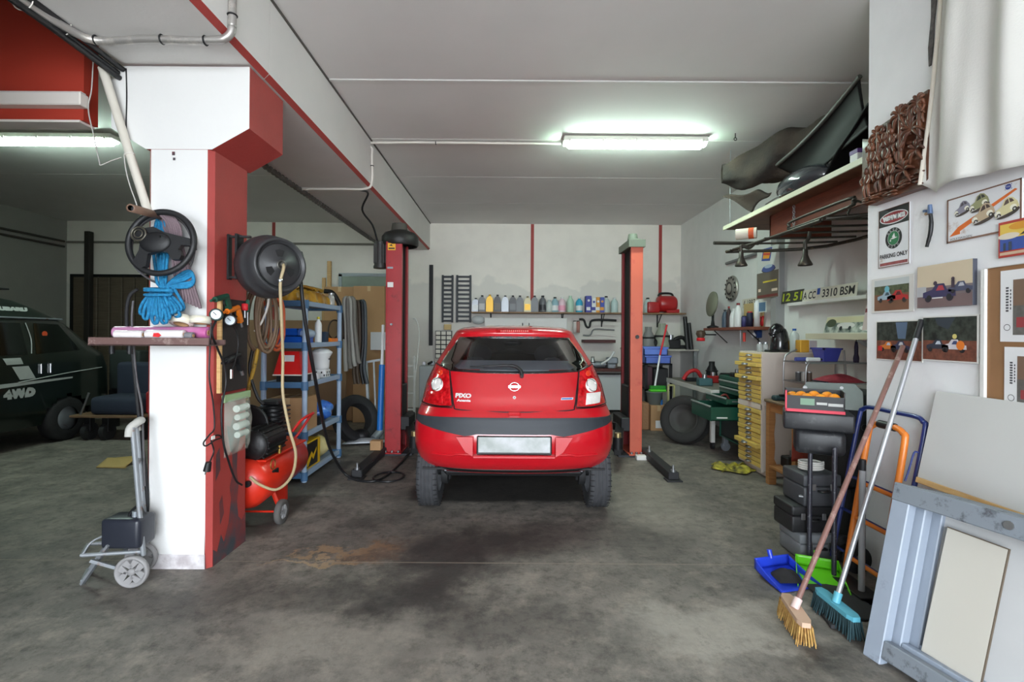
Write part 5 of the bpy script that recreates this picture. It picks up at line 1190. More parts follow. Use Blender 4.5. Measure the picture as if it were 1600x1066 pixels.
mb = MB(ALU); mb.grid(lambda u, v: (q.x-.25+.5*u, q.y+.0+.12*v+.1*u, .02+.05*sin(pi*u)*sin(pi*v)), 12, 6, (0, 0, .015)); mb.build('trim', t)
mb = MB(DARK); mb.ell((q.x-.08, q.y+.2, .09), .12, .1, .09); mb.build('casting', t); mb = MB(GREYM); mb.cyl((q.x+.1, q.y+.15, .06), (q.x+.16, q.y+.25, .14), .05, n=14); mb.build('pulley', t)
# between left lift post and car
t = thing('metal_trolley', 'white metal trolley frame with rungs behind the left lift post', 'trolley', at(645, 660, 6.9))
wm = mat('frame_white', (196, 196, 192), .5)
for u in (636, 648): MB(wm).bar(at(u, 556, 6.9), V((at(u, 556, 6.9).x, 6.9, 0)), .03, .03).build('upright', t)
for v in (572, 588, 614, 640): MB(wm).bar(at(636, v, 6.9), at(648, v, 6.9), .025, .025).build('rung', t)
mb = MB(wm); mb.tube([at(648, 600, 6.9), at(652, 560, 6.9), at(655, 520, 7.0), at(650, 500, 7.0), at(645, 498, 7.0)], .01, 6, 4); mb.build('hook', t)
a, b = at(655, 572, 7.6), at(690, 600, 7.6)
t = thing('metal_cabinet', 'grey metal cabinet behind the car on the left', 'cabinet', ((a.x+b.x)/2, 7.85, 0))
MB(mat('cabinet_grey', (146, 150, 152), .5)).box((a.x, 7.6, 0), (b.x+.2, 8.1, a.z), .006).build('body', t); MB(BLACK).cyl((a.x+.2, 7.6, a.z-.3), (a.x+.2, 7.55, a.z-.3), .05, n=16).build('knob', t)
t = thing('parts_heap', 'small metal parts lying on the grey metal cabinet', 'parts', (-1.2, 7.8, a.z))
random.seed(11)
for i in range(7):
    x, y = a.x+.05+.06*i, 7.68+random.uniform(0, .2); m_ = [STEEL, DARK, GREYM, flat(150, 60, 40)][i % 4]
    (MB(m_).cyl((x, y, a.z+.02), (x+.05, y+.06, a.z+.05), .02, n=10) if i % 2 else MB(m_).cbox((x, y, a.z+.031), (.06, .05, .06), .006)).build(['casting', 'sleeve'][i % 2], t)
# ================================================================ BACK WALL
SHY0, SHY1 = 8.86, YB
zsh = at(900, 488, SHY0).z
xa, xb = at(736, 488, SHY0).x, XR-.01
t = thing('bottle_shelf', 'long wooden shelf along the back wall carrying the row of bottles', 'shelf', ((xa+xb)/2, 9.0, zsh))
MB(wood('shelf_wood', (150, 118, 86), (120, 90, 62), .6)).box((xa, SHY0, zsh-.025), (xb, SHY1, zsh), .003).build('board', t)
for x in (xa+.35, 1.0, 1.75, 2.8):
    mb = MB(DARK); mb.box((x-.012, SHY0+.03, zsh-.03), (x+.012, SHY1, zsh-.025)); mb.box((x-.012, YB-.012, zsh-.26), (x+.012, YB, zsh-.02)); mb.bar((x, SHY0+.06, zsh-.03), (x, YB-.01, zsh-.24), .012, .012); mb.build('bracket', t)
# oil bottles: one jug with parts, then copies in their own colours
def jug(name, x, w_, h_, m, cap, label, lab=None, kind=0, cut=None):
    y, z = 9.0, zsh+.001; t = thing(name, label, 'bottle', (x, y, z), 'bottles on the back wall shelf'); hw = w_/2
    if kind == 0:                                 # slanted-neck oil jug
        o = [(-hw, 0), (hw, 0), (hw, h_*.6), (hw*.8, h_*.8), (hw*.35, h_*.9), (-hw*.25, h_*.9), (-hw*.7, h_*.82), (-hw, h_*.62)]
        M = frame((x, y+.05, z), (1, 0, 0), (0, 0, 1)); mb = MB(m); mb.prism(o, .10, M); mb.build('body', t); MB(cap).cyl((x+hw*.05, y, z+h_*.9), (x+hw*.05, y, z+h_), hw*.32, n=14).build('cap', t)
        if lab: MB(lab).rect(-hw*.8, h_*.12, hw*.8, h_*.5, M, .1008).build('label', t)
    else:
        MB(m).lathe([(0, 0), (hw*.95, 0), (hw, .008), (hw, h_*.62), (hw*.8, h_*.78), (hw*.36, h_*.88), (hw*.34, h_*.93)], MX.Translation((x, y, z)), 22).build('body', t)
        MB(cap).cyl((x, y, z+h_*.91), (x, y, z+h_), hw*.42, n=14).build('cap', t)
        if lab: MB(lab).lathe([(hw*1.01, h_*.12), (hw*1.01, h_*.45)], MX.Translation((x, y, z)), 22).build('label', t)
    return t
G1, G2, G3 = mat('oil_grey', (104, 106, 110), .4), mat('oil_dark', (58, 58, 62), .4), mat('oil_silver', (150, 154, 160), .35, .3)
GOLD, CREAMB = mat('oil_gold', (196, 150, 30), .35, .3), mat('oil_cream', (216, 204, 164), .4)
CLR, PNK, GRNB = mat('bottle_pale', (206, 216, 212), .25, alpha=.8), mat('bottle_pink', (226, 196, 206), .3), mat('bottle_green', (176, 208, 186), .3)
B_ = [(743, 20, G3, BLACK, 'silver-grey oil jug at the left end of the back wall shelf', WPL, 0), (753, 24, G1, BLACK, 'mid-grey oil jug with pale label, second on the back wall shelf', flat(190, 190, 190), 0),
      (765, 25, GOLD, GOLD, 'gold oil jug on the back wall shelf', None, 0), (777, 25, G2, BLACK, 'dark grey oil jug just right of the gold jug', flat(120, 116, 110), 0),
      (789, 24, G3, G1, 'silver oil jug second right of the gold jug', None, 0), (801, 24, G2, BLACK, 'dark grey oil jug third right of the gold jug', G1, 0), (812, 24, G1, BLACK, 'mid-grey oil jug just left of the cream bottle', None, 0),
      (824, 23, CREAMB, mat('cap_olive', (120, 100, 60), .5), 'cream bottle with dark bands under the red wall strip', GOLD, 0), (835, 24, G1, BLACK, 'grey oil jug just right of the cream bottle', None, 0),
      (848, 24, G1, BLACK, 'grey jug with a black shoulder in the middle of the shelf', G2, 1), (858, 18, CLR, CLR, 'small clear bottle right of the black-shouldered jug', None, 1), (867, 22, mat('bottle_teal', (140, 176, 186), .4), DARK, 'pale teal bottle with a dark spray head', WPL, 1),
      (878, 22, PNK, WPL, 'pink and white bottle on the back wall shelf', mat('pink_label', (232, 160, 184), .5), 1), (891, 24, GRNB, GRNB, 'pale green bottle on the back wall shelf', None, 1),
      (905, 22, mat('bottle_cyan', (60, 170, 206), .4), WPL, 'bright cyan bottle left of the blue cartons', WPL, 1), (947, 24, CLR, DARK, 'clear bottle with a dark cap right of the blue cartons', None, 1), (960, 22, mat('bottle_mist', (186, 208, 206), .25), WPL, 'misty pale bottle beside the right lift post', None, 1),
      (1012, 22, mat('bottle_mist', (186, 208, 206), .25), DARK, 'pale bottle just right of the right lift post', None, 1)]
for u, hp, m_, cp, lab, lb, kd in B_:
    x = at(u, 488, 9.0).x; jug('oil_bottle', x, .132, hp*9.0/760*1.08, m_, cp, lab, lb, kd)
for u0, u1, hp, m_, lab, c2 in ((915, 924, 26, mat('box_ultramarine', (44, 52, 150), .45), 'dark blue carton left in the group on the back wall shelf', WPL), (924.5, 931, 23, WPL, 'white carton between the blue ones on the back wall shelf', mat('box_ultramarine', (44, 52, 150), .45)), (931.5, 937, 24, mat('box_amber', (220, 150, 40), .45), 'amber carton among the blue ones on the back wall shelf', WPL), (937.5, 944, 24, mat('box_cobalt', (60, 80, 176), .45), 'lighter blue carton right in the group on the back wall shelf', mat('box_amber', (220, 150, 40), .45))):
    a, b = at(u0, 488, 8.95), at(u1, 488, 8.95); h_ = hp*8.95/760; t = thing('oil_carton', lab, 'box', ((a.x+b.x)/2, 9, zsh+.001), 'cartons on the back wall shelf')
    MB(m_).box((a.x, 8.93, zsh+.001), (b.x, 9.08, zsh+h_), .003).build('carton', t); M = frame(((a.x+b.x)/2, 8.93, zsh), (1, 0, 0), (0, 0, 1)); mb = MB(c2); mb.rect(-.04, .04, .03, .1, M, .001); mb.disc(0, h_*.72, .022, .022, M, .001); mb.build('label', t)
# black louvred racks on the wall
for u0, u1, lab in ((690.5, 708, 'left one of two black slatted racks on the back wall'), (713, 736, 'right one of two black slatted racks on the back wall')):
    a, b = at(u0, 430, YB-.04), at(u1, 504, YB-.04); t = thing('wall_rack', lab, 'rack', ((a.x+b.x)/2, YB-.04, b.z), 'slatted racks on the back wall')
    RK = mat('rack_black', (40, 44, 50), .5)
    for x in (a.x, b.x-.035): MB(RK).box((x, YB-.06, b.z), (x+.035, YB-.005, a.z), .003).build('rail', t)
    for i in range(11):
        z = b.z + .03 + (a.z-b.z-.06)*i/10; MB(RK).box((a.x+.035, YB-.05, z-.018), (b.x-.035, YB-.01, z+.018), .003).build('slat', t)
a, b = at(681, 517, YB-.05), at(706, 560, YB-.05); t = thing('parts_rack', 'small wall rack of white pigeonholes behind the car roof', 'rack', ((a.x+b.x)/2, YB-.05, b.z))
mb = MB(DARK); mb.box((a.x, YB-.1, b.z), (b.x, YB-.005, a.z)); mb.build('back', t); mb = MB(flat(224, 220, 208))
for i in range(3):
    for j in range(6): x, z = a.x+.01+(b.x-a.x)*i/3, b.z+.01+(a.z-b.z)*j/6; mb.box((x, YB-.104, z), (x+(b.x-a.x)/3-.02, YB-.098, z+(a.z-b.z)/6-.02))
mb.build('trays', t)
a, b = at(694, 507, YB-.05), at(705, 516, YB-.05); tag(MB(flat(206, 176, 120)).box((a.x, YB-.09, b.z+.005), (b.x, YB-.01, a.z), .004).build('small_box'), 'tan carton on top of the pigeonhole rack', 'box')
a, b = at(671, 414, YB-.02), at(676, 540, YB-.02); tag(MB(DARK).box((a.x, YB-.04, b.z), (b.x, YB-.002, a.z), .003).build('wall_channel'), 'thin dark metal channel upright on the back wall left of the racks', 'channel')
# white cabinet row under the shelf and hung exhaust parts
a, b = at(757, 494, 9.0), at(886, 530, 9.0); t = thing('wall_cabinet', 'white wall cabinet under the bottle shelf above the car roof', 'cabinet', ((a.x+b.x)/2, 9.1, b.z-.3))
MB(WHITE).box((a.x, 9.0, b.z-.35), (b.x, YB, a.z-.03), .004).build('body', t); xm = (a.x+b.x)/2
for x0, x1, xk in ((a.x+.01, xm-.005, xm-.06), (xm+.005, b.x-.01, xm+.06)):
    d_ = MB(WHITE).box((x0, 8.985, b.z-.34), (x1, 9.0, a.z-.04), .003).build('door', t); MB(DARK).tube([(xk, 8.985, a.z-.13), (xk, 8.96, a.z-.13), (xk, 8.96, a.z-.16), (xk, 8.985, a.z-.17)], .007, 6, 3).build('handle', d_)
q = at(747, 500, 9.05); tag(MB(mat('bag_clear', (214, 218, 220), .2, alpha=.7, bump=.8, bscale=20)).ell((q.x, 9.05, q.z), .13, .08, .08).build('plastic_bag'), 'clear plastic bag hanging under the left end of the bottle shelf', 'plastic bag')
t = thing('bent_pipe', 'dark bent metal pipe hanging under the bottle shelf left of the lift post', 'pipe', at(935, 505, 8.9))
MB(DARK).tube([at(905, 499, 8.95), at(912, 500, 8.95), at(916, 510, 8.95), at(921, 511, 8.95), at(925, 501, 8.95), at(945, 500, 8.95), at(963, 501, 8.95)], .02, 8, 4).build('upper_pipe', t)
t = thing('bent_pipe', 'thinner bent pipe hanging below the thicker dark pipe', 'pipe', at(935, 520, 8.9)); MB(mat('pipe_grey', (120, 120, 122), .5)).tube([at(911, 524, 8.95), at(922, 524, 8.95), at(928, 515, 8.95), at(945, 515, 8.95), at(960, 516, 8.95)], .014, 8, 4).build('lower_pipe', t)
a, b = at(902, 505, 8.98), at(907, 528, 8.98)
for i, (u, m_, lab) in enumerate(((898, flat(206, 200, 196), 'white spray can hanging at the right end of the white wall cabinet'), (903, flat(170, 120, 110), 'brownish spray can beside the white one under the shelf'))):
    q = at(u, 520, 8.95); bottle('spray_can', q.x, 8.95, q.z, .035, .22, m_, lab, DARK, 'can', kind=2)
# bench along the back wall, seen right of the car
zb2 = at(950, 576, 8.6).z
t = thing('back_workbench', 'dark workbench along the back wall behind the car', 'workbench', (1.6, 8.85, 0))
MB(wood('bench_red', (96, 44, 36), (70, 32, 26), .6)).box((-.9, 8.55, zb2-.05), (2.35, YB-.02, zb2), .004).build('top', t)
for x in (-.85, .7, 2.3): MB(DARK).box((x-.03, 8.6, 0), (x+.03, 8.66, zb2-.05)).build('leg', t)
MB(flat(196, 200, 200)).box((1.55, 8.7, .05), (2.2, 9.1, zb2-.12), .006).build('cupboard', t)
a, b = at(912, 531, 8.9), at(962, 536, 8.9); tag(MB(mat('shelf_maroon', (72, 26, 26), .6)).box((a.x, 8.9, b.z), (b.x, YB, a.z), .003).build('small_shelf'), 'narrow dark red shelf below the bent pipes', 'shelf')
random.seed(21)
def clutter(name, x, y, z, k, label, cat, s=1.0, col=None):
    m_ = col or [DARK, STEEL, GREYM, BLACK, flat(120, 110, 96), flat(70, 76, 84)][k % 6]; t = thing(name, label, cat, (x, y, z))
    if k % 4 == 0:
        MB(m_).box((x-.09*s, y-.06*s, z), (x+.09*s, y+.06*s, z+.10*s), .012).build('body', t); MB(STEEL).cyl((x, y, z+.10*s), (x, y, z+.15*s), .03*s, n=12).build('knob', t)
    elif k % 4 == 1:
        MB(m_).lathe([(0, 0), (.06*s, 0), (.065*s, .02*s), (.05*s, .12*s), (.03*s, .16*s), (.03*s, .2*s), (0, .2*s)], MX.Translation((x, y, z)), 18).build('body', t); MB(BLACK).torus((x, y, z+.1*s), .057*s, .008*s, None, 18, 6).build('ring', t)
    elif k % 4 == 2:
        MB(m_).cyl((x-.1*s, y, z+.06*s), (x+.1*s, y, z+.06*s), .06*s, n=18).build('body', t); MB(STEEL).cyl((x+.1*s, y, z+.06*s), (x+.16*s, y, z+.06*s), .02*s, n=10).build('shaft', t)
    else:
        MB(m_).tube([(x-.1*s, y, z+.02*s), (x-.04*s, y, z+.1*s), (x+.05*s, y, z+.12*s), (x+.12*s, y, z+.02*s)], .022*s, 8, 4).build('body', t); MB(DARK).cbox((x, y, z+.02*s), (.14*s, .08*s, .04*s), .006).build('foot', t)
    return t
for i, (u, lab) in enumerate(((916, 'dark box on the bench just right of the car roof'), (926, 'small dark canister on the bench right of the car'), (936, 'horizontal grey cylinder part on the bench right of the car'), (946, 'bent black part on the bench right of the car'), (956, 'beige box on the bench beside the right lift post'))):
    clutter('bench_part', at(u, 575, 8.75).x, 8.75, zb2+.001, i, lab, 'parts', 1.0)
q = at(948, 560, 8.6); t = thing('vice', 'grey bench vice with a white lever right of the car', 'vice', (q.x, 8.62, zb2)); mb = MB(GREYM); mb.box((q.x+.02, 8.58, zb2+.001), (q.x+.16, 8.72, zb2+.08), .01); mb.box((q.x+.0, 8.58, zb2+.08), (q.x+.2, 8.7, zb2+.2), .02); mb.build('body', t); MB(WPL).tube([(q.x-.1, 8.57, zb2+.08), (q.x+.05, 8.57, zb2+.18), (q.x+.12, 8.57, zb2+.3)], .02, 8, 3).build('lever', t)

# ================================================================ BACK RIGHT CORNER
REDG = mat('generator_red', (176, 26, 30), .4, coat=.3)
x0 = at(1012, 480, 8.9).x; x1 = at(1062, 480, 8.9).x; t = thing('red_machine', 'large red machine with a round tank on the right end of the bottle shelf', 'machine', ((x0+x1)/2, 9, zsh))
mb = MB(REDG); mb.box((x0, 8.88, zsh+.001), (x0+.22, 9.1, zsh+.2), .02, seg=2); mb.lathe([(0, -.02), (.12, 0), (.15, .04), (.15, .30), (.12, .34), (0, .36)], frame((x0+.2, 8.99, zsh+.17), (0, 1, 0), (0, 0, 1)), 26); mb.build('tank', t)
mb = MB(BLACK); mb.tube([(x0+.22, 8.99, zsh+.31), (x0+.26, 8.99, zsh+.36), (x0+.45, 8.99, zsh+.36), (x0+.5, 8.99, zsh+.30)], .02, 8, 4); mb.build('handle', t); MB(REDG).box((x0+.35, 8.9, zsh+.001), (x1, 9.08, zsh+.07), .01).build('base', t)
z2 = at(1062, 546, 8.2).z
t = thing('corner_shelf', 'lower shelf in the back right corner packed with machine parts', 'shelf', (2.75, 8.7, z2)); MB(flat(176, 172, 160)).box((2.1, 8.25, z2-.03), (XR-.01, YB-.01, z2), .004).build('board', t)
for x in (2.15, 2.6, 3.18): MB(mat('post_grey', (120, 122, 124), .5)).box((x-.025, 8.28, 0), (x+.025, 8.33, z2-.03)).build('post', t)
for i, (u, k, s, lab, col) in enumerate(((1013, 1, 1.9, 'grey stacked part at the left of the corner shelf', flat(130, 130, 128)), (1022, 2, 1.5, 'black round part on the corner shelf', BLACK), (1034, 1, 2.2, 'grey-green canister on the corner shelf', flat(150, 156, 140)), (1048, 0, 1.6, 'black box with a knob on the corner shelf', BLACK), (1060, 3, 1.6, 'bent black part on the corner shelf', BLACK))):
    clutter('shelf_part', at(u, 545, 8.5).x, 8.5, z2+.001, k, lab, 'parts', s, col)
for i, (u, v0, lab) in enumerate(((1072, 495, 'tall black tube leaning at the right end of the corner shelf'), (1078, 505, 'shorter black tube leaning at the right end of the corner shelf'))):
    a = at(u, v0, 8.3); tag(MB(BLACK).cyl((a.x, 8.22, z2+.0), (a.x-.02, 8.3, a.z), .035, n=14).build('black_tube'), lab, 'tube')
# machine leg posts, dark gap items
a, b = at(1006, 541, 7.7), at(1048, 566, 7.7); CRB = mat('crate_blue', (86, 112, 196), .45)
zc_ = b.z; 
t = thing('metal_rack', 'dark metal rack carrying the blue crates and black boxes', 'rack', (2.35, 7.9, 0))
for x in (a.x, b.x-.04):
    for y in (7.62, 8.12): MB(DARK).box((x, y, 0), (x+.04, y+.04, zc_-.02)).build('post', t)
for z in (zc_-.025, at(1020, 608, 7.7).z): MB(DARK).box((a.x, 7.62, z-.02), (b.x, 8.16, z)).build('shelf', t)
def crate(x0, x1, y0, y1_, z, h_, m, label):
    t = thing('crate', label, 'crate', ((x0+x1)/2, (y0+y1_)/2, z)); mb = MB(m); mb.box((x0, y0, z), (x1, y1_, z+.01))
    for (p, q) in (((x0, y0), (x1, y0+.012)), ((x0, y1_-.012), (x1, y1_)), ((x0, y0), (x0+.012, y1_)), ((x1-.012, y0), (x1, y1_))): mb.box((p[0], p[1], z), (q[0], q[1], z+h_))
    mb.build('walls', t); MB(m).box((x0-.012, y0-.012, z+h_-.03), (x1+.012, y0+.012, z+h_), .004).build('rim', t); return t
crate(a.x+.01, b.x-.02, 7.64, 8.05, zc_-.024, .13, CRB, 'blue plastic crate, lower of two by the right lift post')
crate(a.x-.01, b.x-.06, 7.66, 8.05, zc_+.108, .13, mat('crate_blue_pale', (100, 130, 214), .45), 'blue plastic crate, upper of two by the right lift post')
z3 = at(1020, 608, 7.7).z
tag(MB(BLACK).box((a.x+.14, 7.66, z3+.001), (b.x-.05, 8.0, z3+.33), .012).build('black_box'), 'black box on the rack under the blue crates', 'box')
tag(MB(mat('maroon_box', (70, 42, 52), .5)).box((a.x+.045, 7.67, z3+.001), (a.x+.135, 8.0, z3+.36), .01).build('maroon_box'), 'dull maroon box on the rack beside the black box', 'box')
c0, c1 = fl(1007, 668), fl(1038, 671)
t = carton('cardboard_box', (c0.x+.02, 7.1, 0), (c1.x, 7.36, .37), 'cardboard box with a white label on the floor behind the right lift post'); xm = (c0.x+c1.x)/2
MB(WPL).rect(-.05, .04, .06, .15, frame((xm+.01, 7.1, 0), (1, 0, 0), (0, 0, 1)), .001).build('label', t)
tag(MB(mat('paper_brown', (150, 112, 80), .8, bump=.6)).box((c0.x-.1, 7.14, 0), (c0.x+.01, 7.35, .40), .015).build('paper_bag'), 'brown paper sack between lift post and cardboard box', 'sack')
t = thing('bucket', 'grey bucket standing on the cardboard box behind the right post', 'bucket', (xm, 7.23, .371)); MB(mat('bucket_grey', (120, 128, 124), .5)).lathe([(0, .372), (.095, .372), (.12, .55), (.126, .55), (.126, .56), (.112, .56), (.09, .385), (0, .385)], MX.Translation((xm-.02, 7.23, 0)), 26).build('pail', t)
bx = at(1032, 622, 7.1); tag(MB(mat('cap_blue', (40, 120, 200), .4)).cyl((bx.x+.03, 7.2, .371), (bx.x+.03, 7.2, .44), .035, n=16).build('small_tub'), 'small bright blue tub on the cardboard box beside the bucket', 'tub')
t = thing('push_broom', 'bright green push broom upside with a red and white handle by the blue crates', 'broom', at(1025, 616, 7.2))
h0, h1 = at(1014, 613, 7.2), at(1040, 611, 7.2); mb = MB(mat('broom_green', (80, 190, 40), .5)); mb.box((h0.x, 7.14, .562), (h1.x, 7.24, .60), .012); mb.build('head', t); mb = MB(mat('bristle_green', (40, 130, 40), .9)); mb.box((h0.x+.01, 7.15, .60), (h1.x-.01, 7.23, .65), .006); mb.build('bristles', t)
a, b, c = at(1022, 611, 7.18), at(1031, 556, 7.4), at(1042, 508, 7.6); MB(WPL).cyl(a, b, .014, n=10).build('handle_lower', t); MB(mat('handle_red2', (206, 40, 50), .4)).cyl(b, c, .014, n=10).build('handle_upper', t)
t = thing('folding_stand', 'yellowish folded stand between cardboard box and white table', 'stand', at(1050, 640, 7.3)); yl = mat('faded_yellow', (176, 174, 120), .5)
a, b = at(1044, 602, 7.3), at(1053, 632, 7.3)
for p, q in (((a.x, a.z), (b.x, a.z)), ((b.x, a.z), (b.x, b.z)), ((b.x, b.z), (a.x, b.z)), ((a.x, b.z), (a.x, a.z))): MB(yl).bar((p[0], 7.3, p[1]), (q[0], 7.3, q[1]), .025, .025).build('tube', t)
for x in (a.x, b.x): MB(DARK).box((x-.015, 7.29, 0), (x+.015, 7.33, b.z)).build('leg', t)
# white work table
TX0, TY0, TY1, TZ = 2.50, 5.98, 7.75, .715
t = thing('work_table', 'white-legged work table against the right wall behind the tyre', 'table', (2.85, 6.9, 0)); TW = mat('table_white', (206, 206, 200), .5)
mb = MB(mat('table_top_grey', (128, 126, 116), .6, var=.2)); mb.box((TX0, TY0, TZ-.01), (XR-.02, TY1, TZ+.012)); mb.build('top', t); mb = MB(TW); mb.box((TX0-.012, TY0, TZ-.05), (TX0, TY1, TZ+.014), .003); mb.box((TX0, TY0-.012, TZ-.05), (XR-.02, TY0, TZ+.014), .003); mb.build('edge', t)
for x, y in ((TX0+.02, TY0+.02), (TX0+.02, TY1-.1), (XR-.1, TY0+.02), (XR-.1, TY1-.1)):
    l = MB(TW).box((x-.025, y-.025, .08), (x+.025, y+.025, TZ-.01), .004).build('leg', t); MB(RUBBER).cyl((x-.015, y, .04), (x+.015, y, .04), .04, n=18).build('castor', l)
for i, (x, y, lab, k, col, s) in enumerate(((2.68, 7.1, 'red tools heaped at the near edge of the white table', 3, flat(176, 24, 30), 1.3), (2.9, 6.9, 'red metal part in the middle of the white table', 0, flat(160, 30, 30), 1.0), (2.62, 6.5, 'teal cloth-covered part on the white table', 0, flat(60, 96, 100), 1.0), (2.95, 6.4, 'black round motor part on the white table', 2, BLACK, 1.5), (3.05, 7.3, 'dark canister at the back of the white table', 1, DARK, 1.4), (2.8, 6.15, 'silver part at the near end of the white table', 3, STEEL, 1.1), (3.08, 6.1, 'dark blocky part by the wall on the white table', 0, DARK, 1.2))):
    clutter('table_part', x, y, TZ+.013, k, lab, 'parts', s, col)
q = fl(1066, 691); ax_ = V((-.62, -.75, .28)).normalized(); cq = V((q.x+.02, 6.33, .30)); tyre(along(cq, cq + ax_), .31, .1, 'black wheel leaning on the white table beside the green tool trolley', mat('tyre_worn', (44, 43, 42), .85), mat('rim_dark', (52, 50, 48), .6))
# green tool trolley, front to the left, two drawers open
GRN = mat('trolley_green', (18, 74, 58), .4, coat=.2); GX, GY0, GY1 = 2.585, 5.36, 5.96; GZ0, GZ1 = .17, .90
t = thing('tool_trolley', 'dark green tool trolley with two drawers pulled open', 'tool trolley', (2.85, 5.66, 0))
mb = MB(GRN); mb.box((GX, GY0, GZ0), (GX+.45, GY0+.012, GZ1), .003); mb.box((GX, GY1-.012, GZ0), (GX+.45, GY1, GZ1), .003); mb.box((GX+.44, GY0, GZ0), (GX+.45, GY1, GZ1)); mb.box((GX, GY0, GZ0), (GX+.45, GY1, GZ0+.02)); mb.box((GX, GY0, GZ1-.03), (GX+.45, GY1, GZ1-.02)); mb.box((GX-.005, GY0, GZ1-.02), (GX+.01, GY1, GZ1+.02), .004); mb.box((GX, GY0-.005, GZ1-.02), (GX+.45, GY0+.01, GZ1+.02), .004); mb.box((GX, GY1-.01, GZ1-.02), (GX+.45, GY1+.005, GZ1+.02), .004); mb.build('body', t)
MB(mat('trolley_black', (40, 46, 46), .5)).box((GX+.02, GY0+.015, GZ0+.02), (GX+.03, GY1-.015, .44)).build('lower_panel', t)
for z0_, z1_, out in ((.80, .87, 0), (.72, .79, 0), (.63, .71, .17), (.45, .62, .34)):
    xo_ = GX - out; mb = MB(GRN); mb.box((xo_-.005, GY0+.018, z0_), (xo_+.008, GY1-.018, z1_), .003); mb.box((xo_, GY0+.02, z0_+.005), (xo_+.42, GY0+.028, z1_-.015)); mb.box((xo_, GY1-.028, z0_+.005), (xo_+.42, GY1-.02, z1_-.015)); mb.box((xo_, GY0+.02, z0_+.003), (xo_+.42, GY1-.02, z0_+.012)); dr = mb.build('drawer', t)
    MB(mat('trolley_handle', (176, 182, 180), .35, .6)).box((xo_-.02, GY0+.02, z1_-.018), (xo_-.004, GY1-.02, z1_), .004).build('handle', dr)
    if out: MB(WPL if out > .3 else STEEL).box((xo_+.06, GY0+.0185, z0_+.03), (xo_+.18, GY0+.0198, z0_+.045)).build('label', dr)
for x in (GX+.05, GX+.4):
    for y in (GY0+.06, GY1-.06): mb = MB(GREYM); mb.cyl((x, y-.015, .055), (x, y+.015, .055), .055, n=18); mb.box((x-.03, y-.025, .06), (x+.03, y+.025, .17), .004); mb.build('castor', t)
for i, (x, y, z, lab, k, col) in enumerate(((2.75, 5.5, GZ1-.019, 'small silver tool lying in the top tray of the green trolley', 2, CHROME), (2.7, 5.75, GZ1-.019, 'dark tool box at the far end of the green trolley top', 0, DARK), (2.9, 5.6, GZ1-.019, 'bent steel tool on the green trolley top', 3, STEEL), (GX-.2, 5.6, .463, 'grey part lying in the open lower drawer', 3, GREYM), (GX-.08, 5.66, .643, 'dull red tool in the open upper drawer', 3, flat(110, 40, 34)))):
    clutter('hand_tool', x, y, z, k, lab, 'tool', .8 if i < 3 else .55, col)
q = fl(1157, 738); t = thing('yellow_cloth', 'yellow and black cloth crumpled on the floor by the drawer cabinet', 'cloth', (q.x, q.y, 0))
CLO = mat('cloth_yellow', (186, 176, 60), .8, col2=(52, 48, 24), scale=10); mb = MB(CLO)
mb.grid(lambda u, v: (q.x-.22+.36*u+.04*sin(v*9), q.y-.06+.30*v+.05*sin(u*8), .012+.07*abs(sin(u*9+v*4)*cos(v*7-u*3))*sin(pi*u)**.5*sin(pi*v)**.5), 34, 26, (0, 0, .004)); mb.build('cloth', t)
# yellow drawer cabinet
DX, DY0, DY1, DZ = 2.515, 4.80, 5.30, 1.235
BEI = mat('cabinet_beige', (206, 194, 184), .6); DRY = mat('drawer_yellow', (214, 184, 96), .5, var=.08, scale=3)
t = thing('drawer_cabinet', 'tall beige cabinet of small yellow drawers with silver handles', 'cabinet', (2.87, 5.05, 0))
mb = MB(BEI); mb.box((DX, DY0, .06), (XR-.02, DY1, .68), .004); mb.box((DX, DY0, .70), (XR-.02, DY1, DZ), .004); mb.box((DX+.02, DY0+.02, .68), (XR-.04, DY1-.02, .70)); mb.box((DX-.012, DY0-.004, .05), (DX+.01, DY0+.02, DZ+.002)); mb.box((DX-.012, DY0, .665), (DX, DY1, .715)); mb.box((DX+.05, DY0+.03, 0), (XR-.05, DY1-.03, .06)); mb.build('body', t)
random.seed(2)
def drawers(z0_, z1_, n):
    h_ = (z1_-z0_)/n
    for i in range(n):
        z = z0_+h_*i; out = random.choice([0, 0, 0, .004, .008]); 
        if (n == 12 and i == 4) or (n == 11 and i in (5, 8)): out = .045
        big = (n == 12 and i == 0)
        d = MB(DRY).box((DX-.014-out, DY0+.022, z+.004), (DX+.05-out, DY1-.015, z+h_-.003), .003).build('drawer', t)
        mb = MB(STEEL); ym = (DY0+DY1)/2; mb.box((DX-.017-out, ym-.055, z+h_*.35), (DX-.014-out, ym+.055, z+h_*.8)); mb.tube([(DX-.016-out, ym-.03, z+h_*.55), (DX-.04-out, ym-.02, z+h_*.45), (DX-.04-out, ym+.02, z+h_*.45), (DX-.016-out, ym+.03, z+h_*.55)], .007, 6, 3); mb.build('handle', d)
drawers(.08, .66, 12); drawers(.72, DZ-.015, 11)
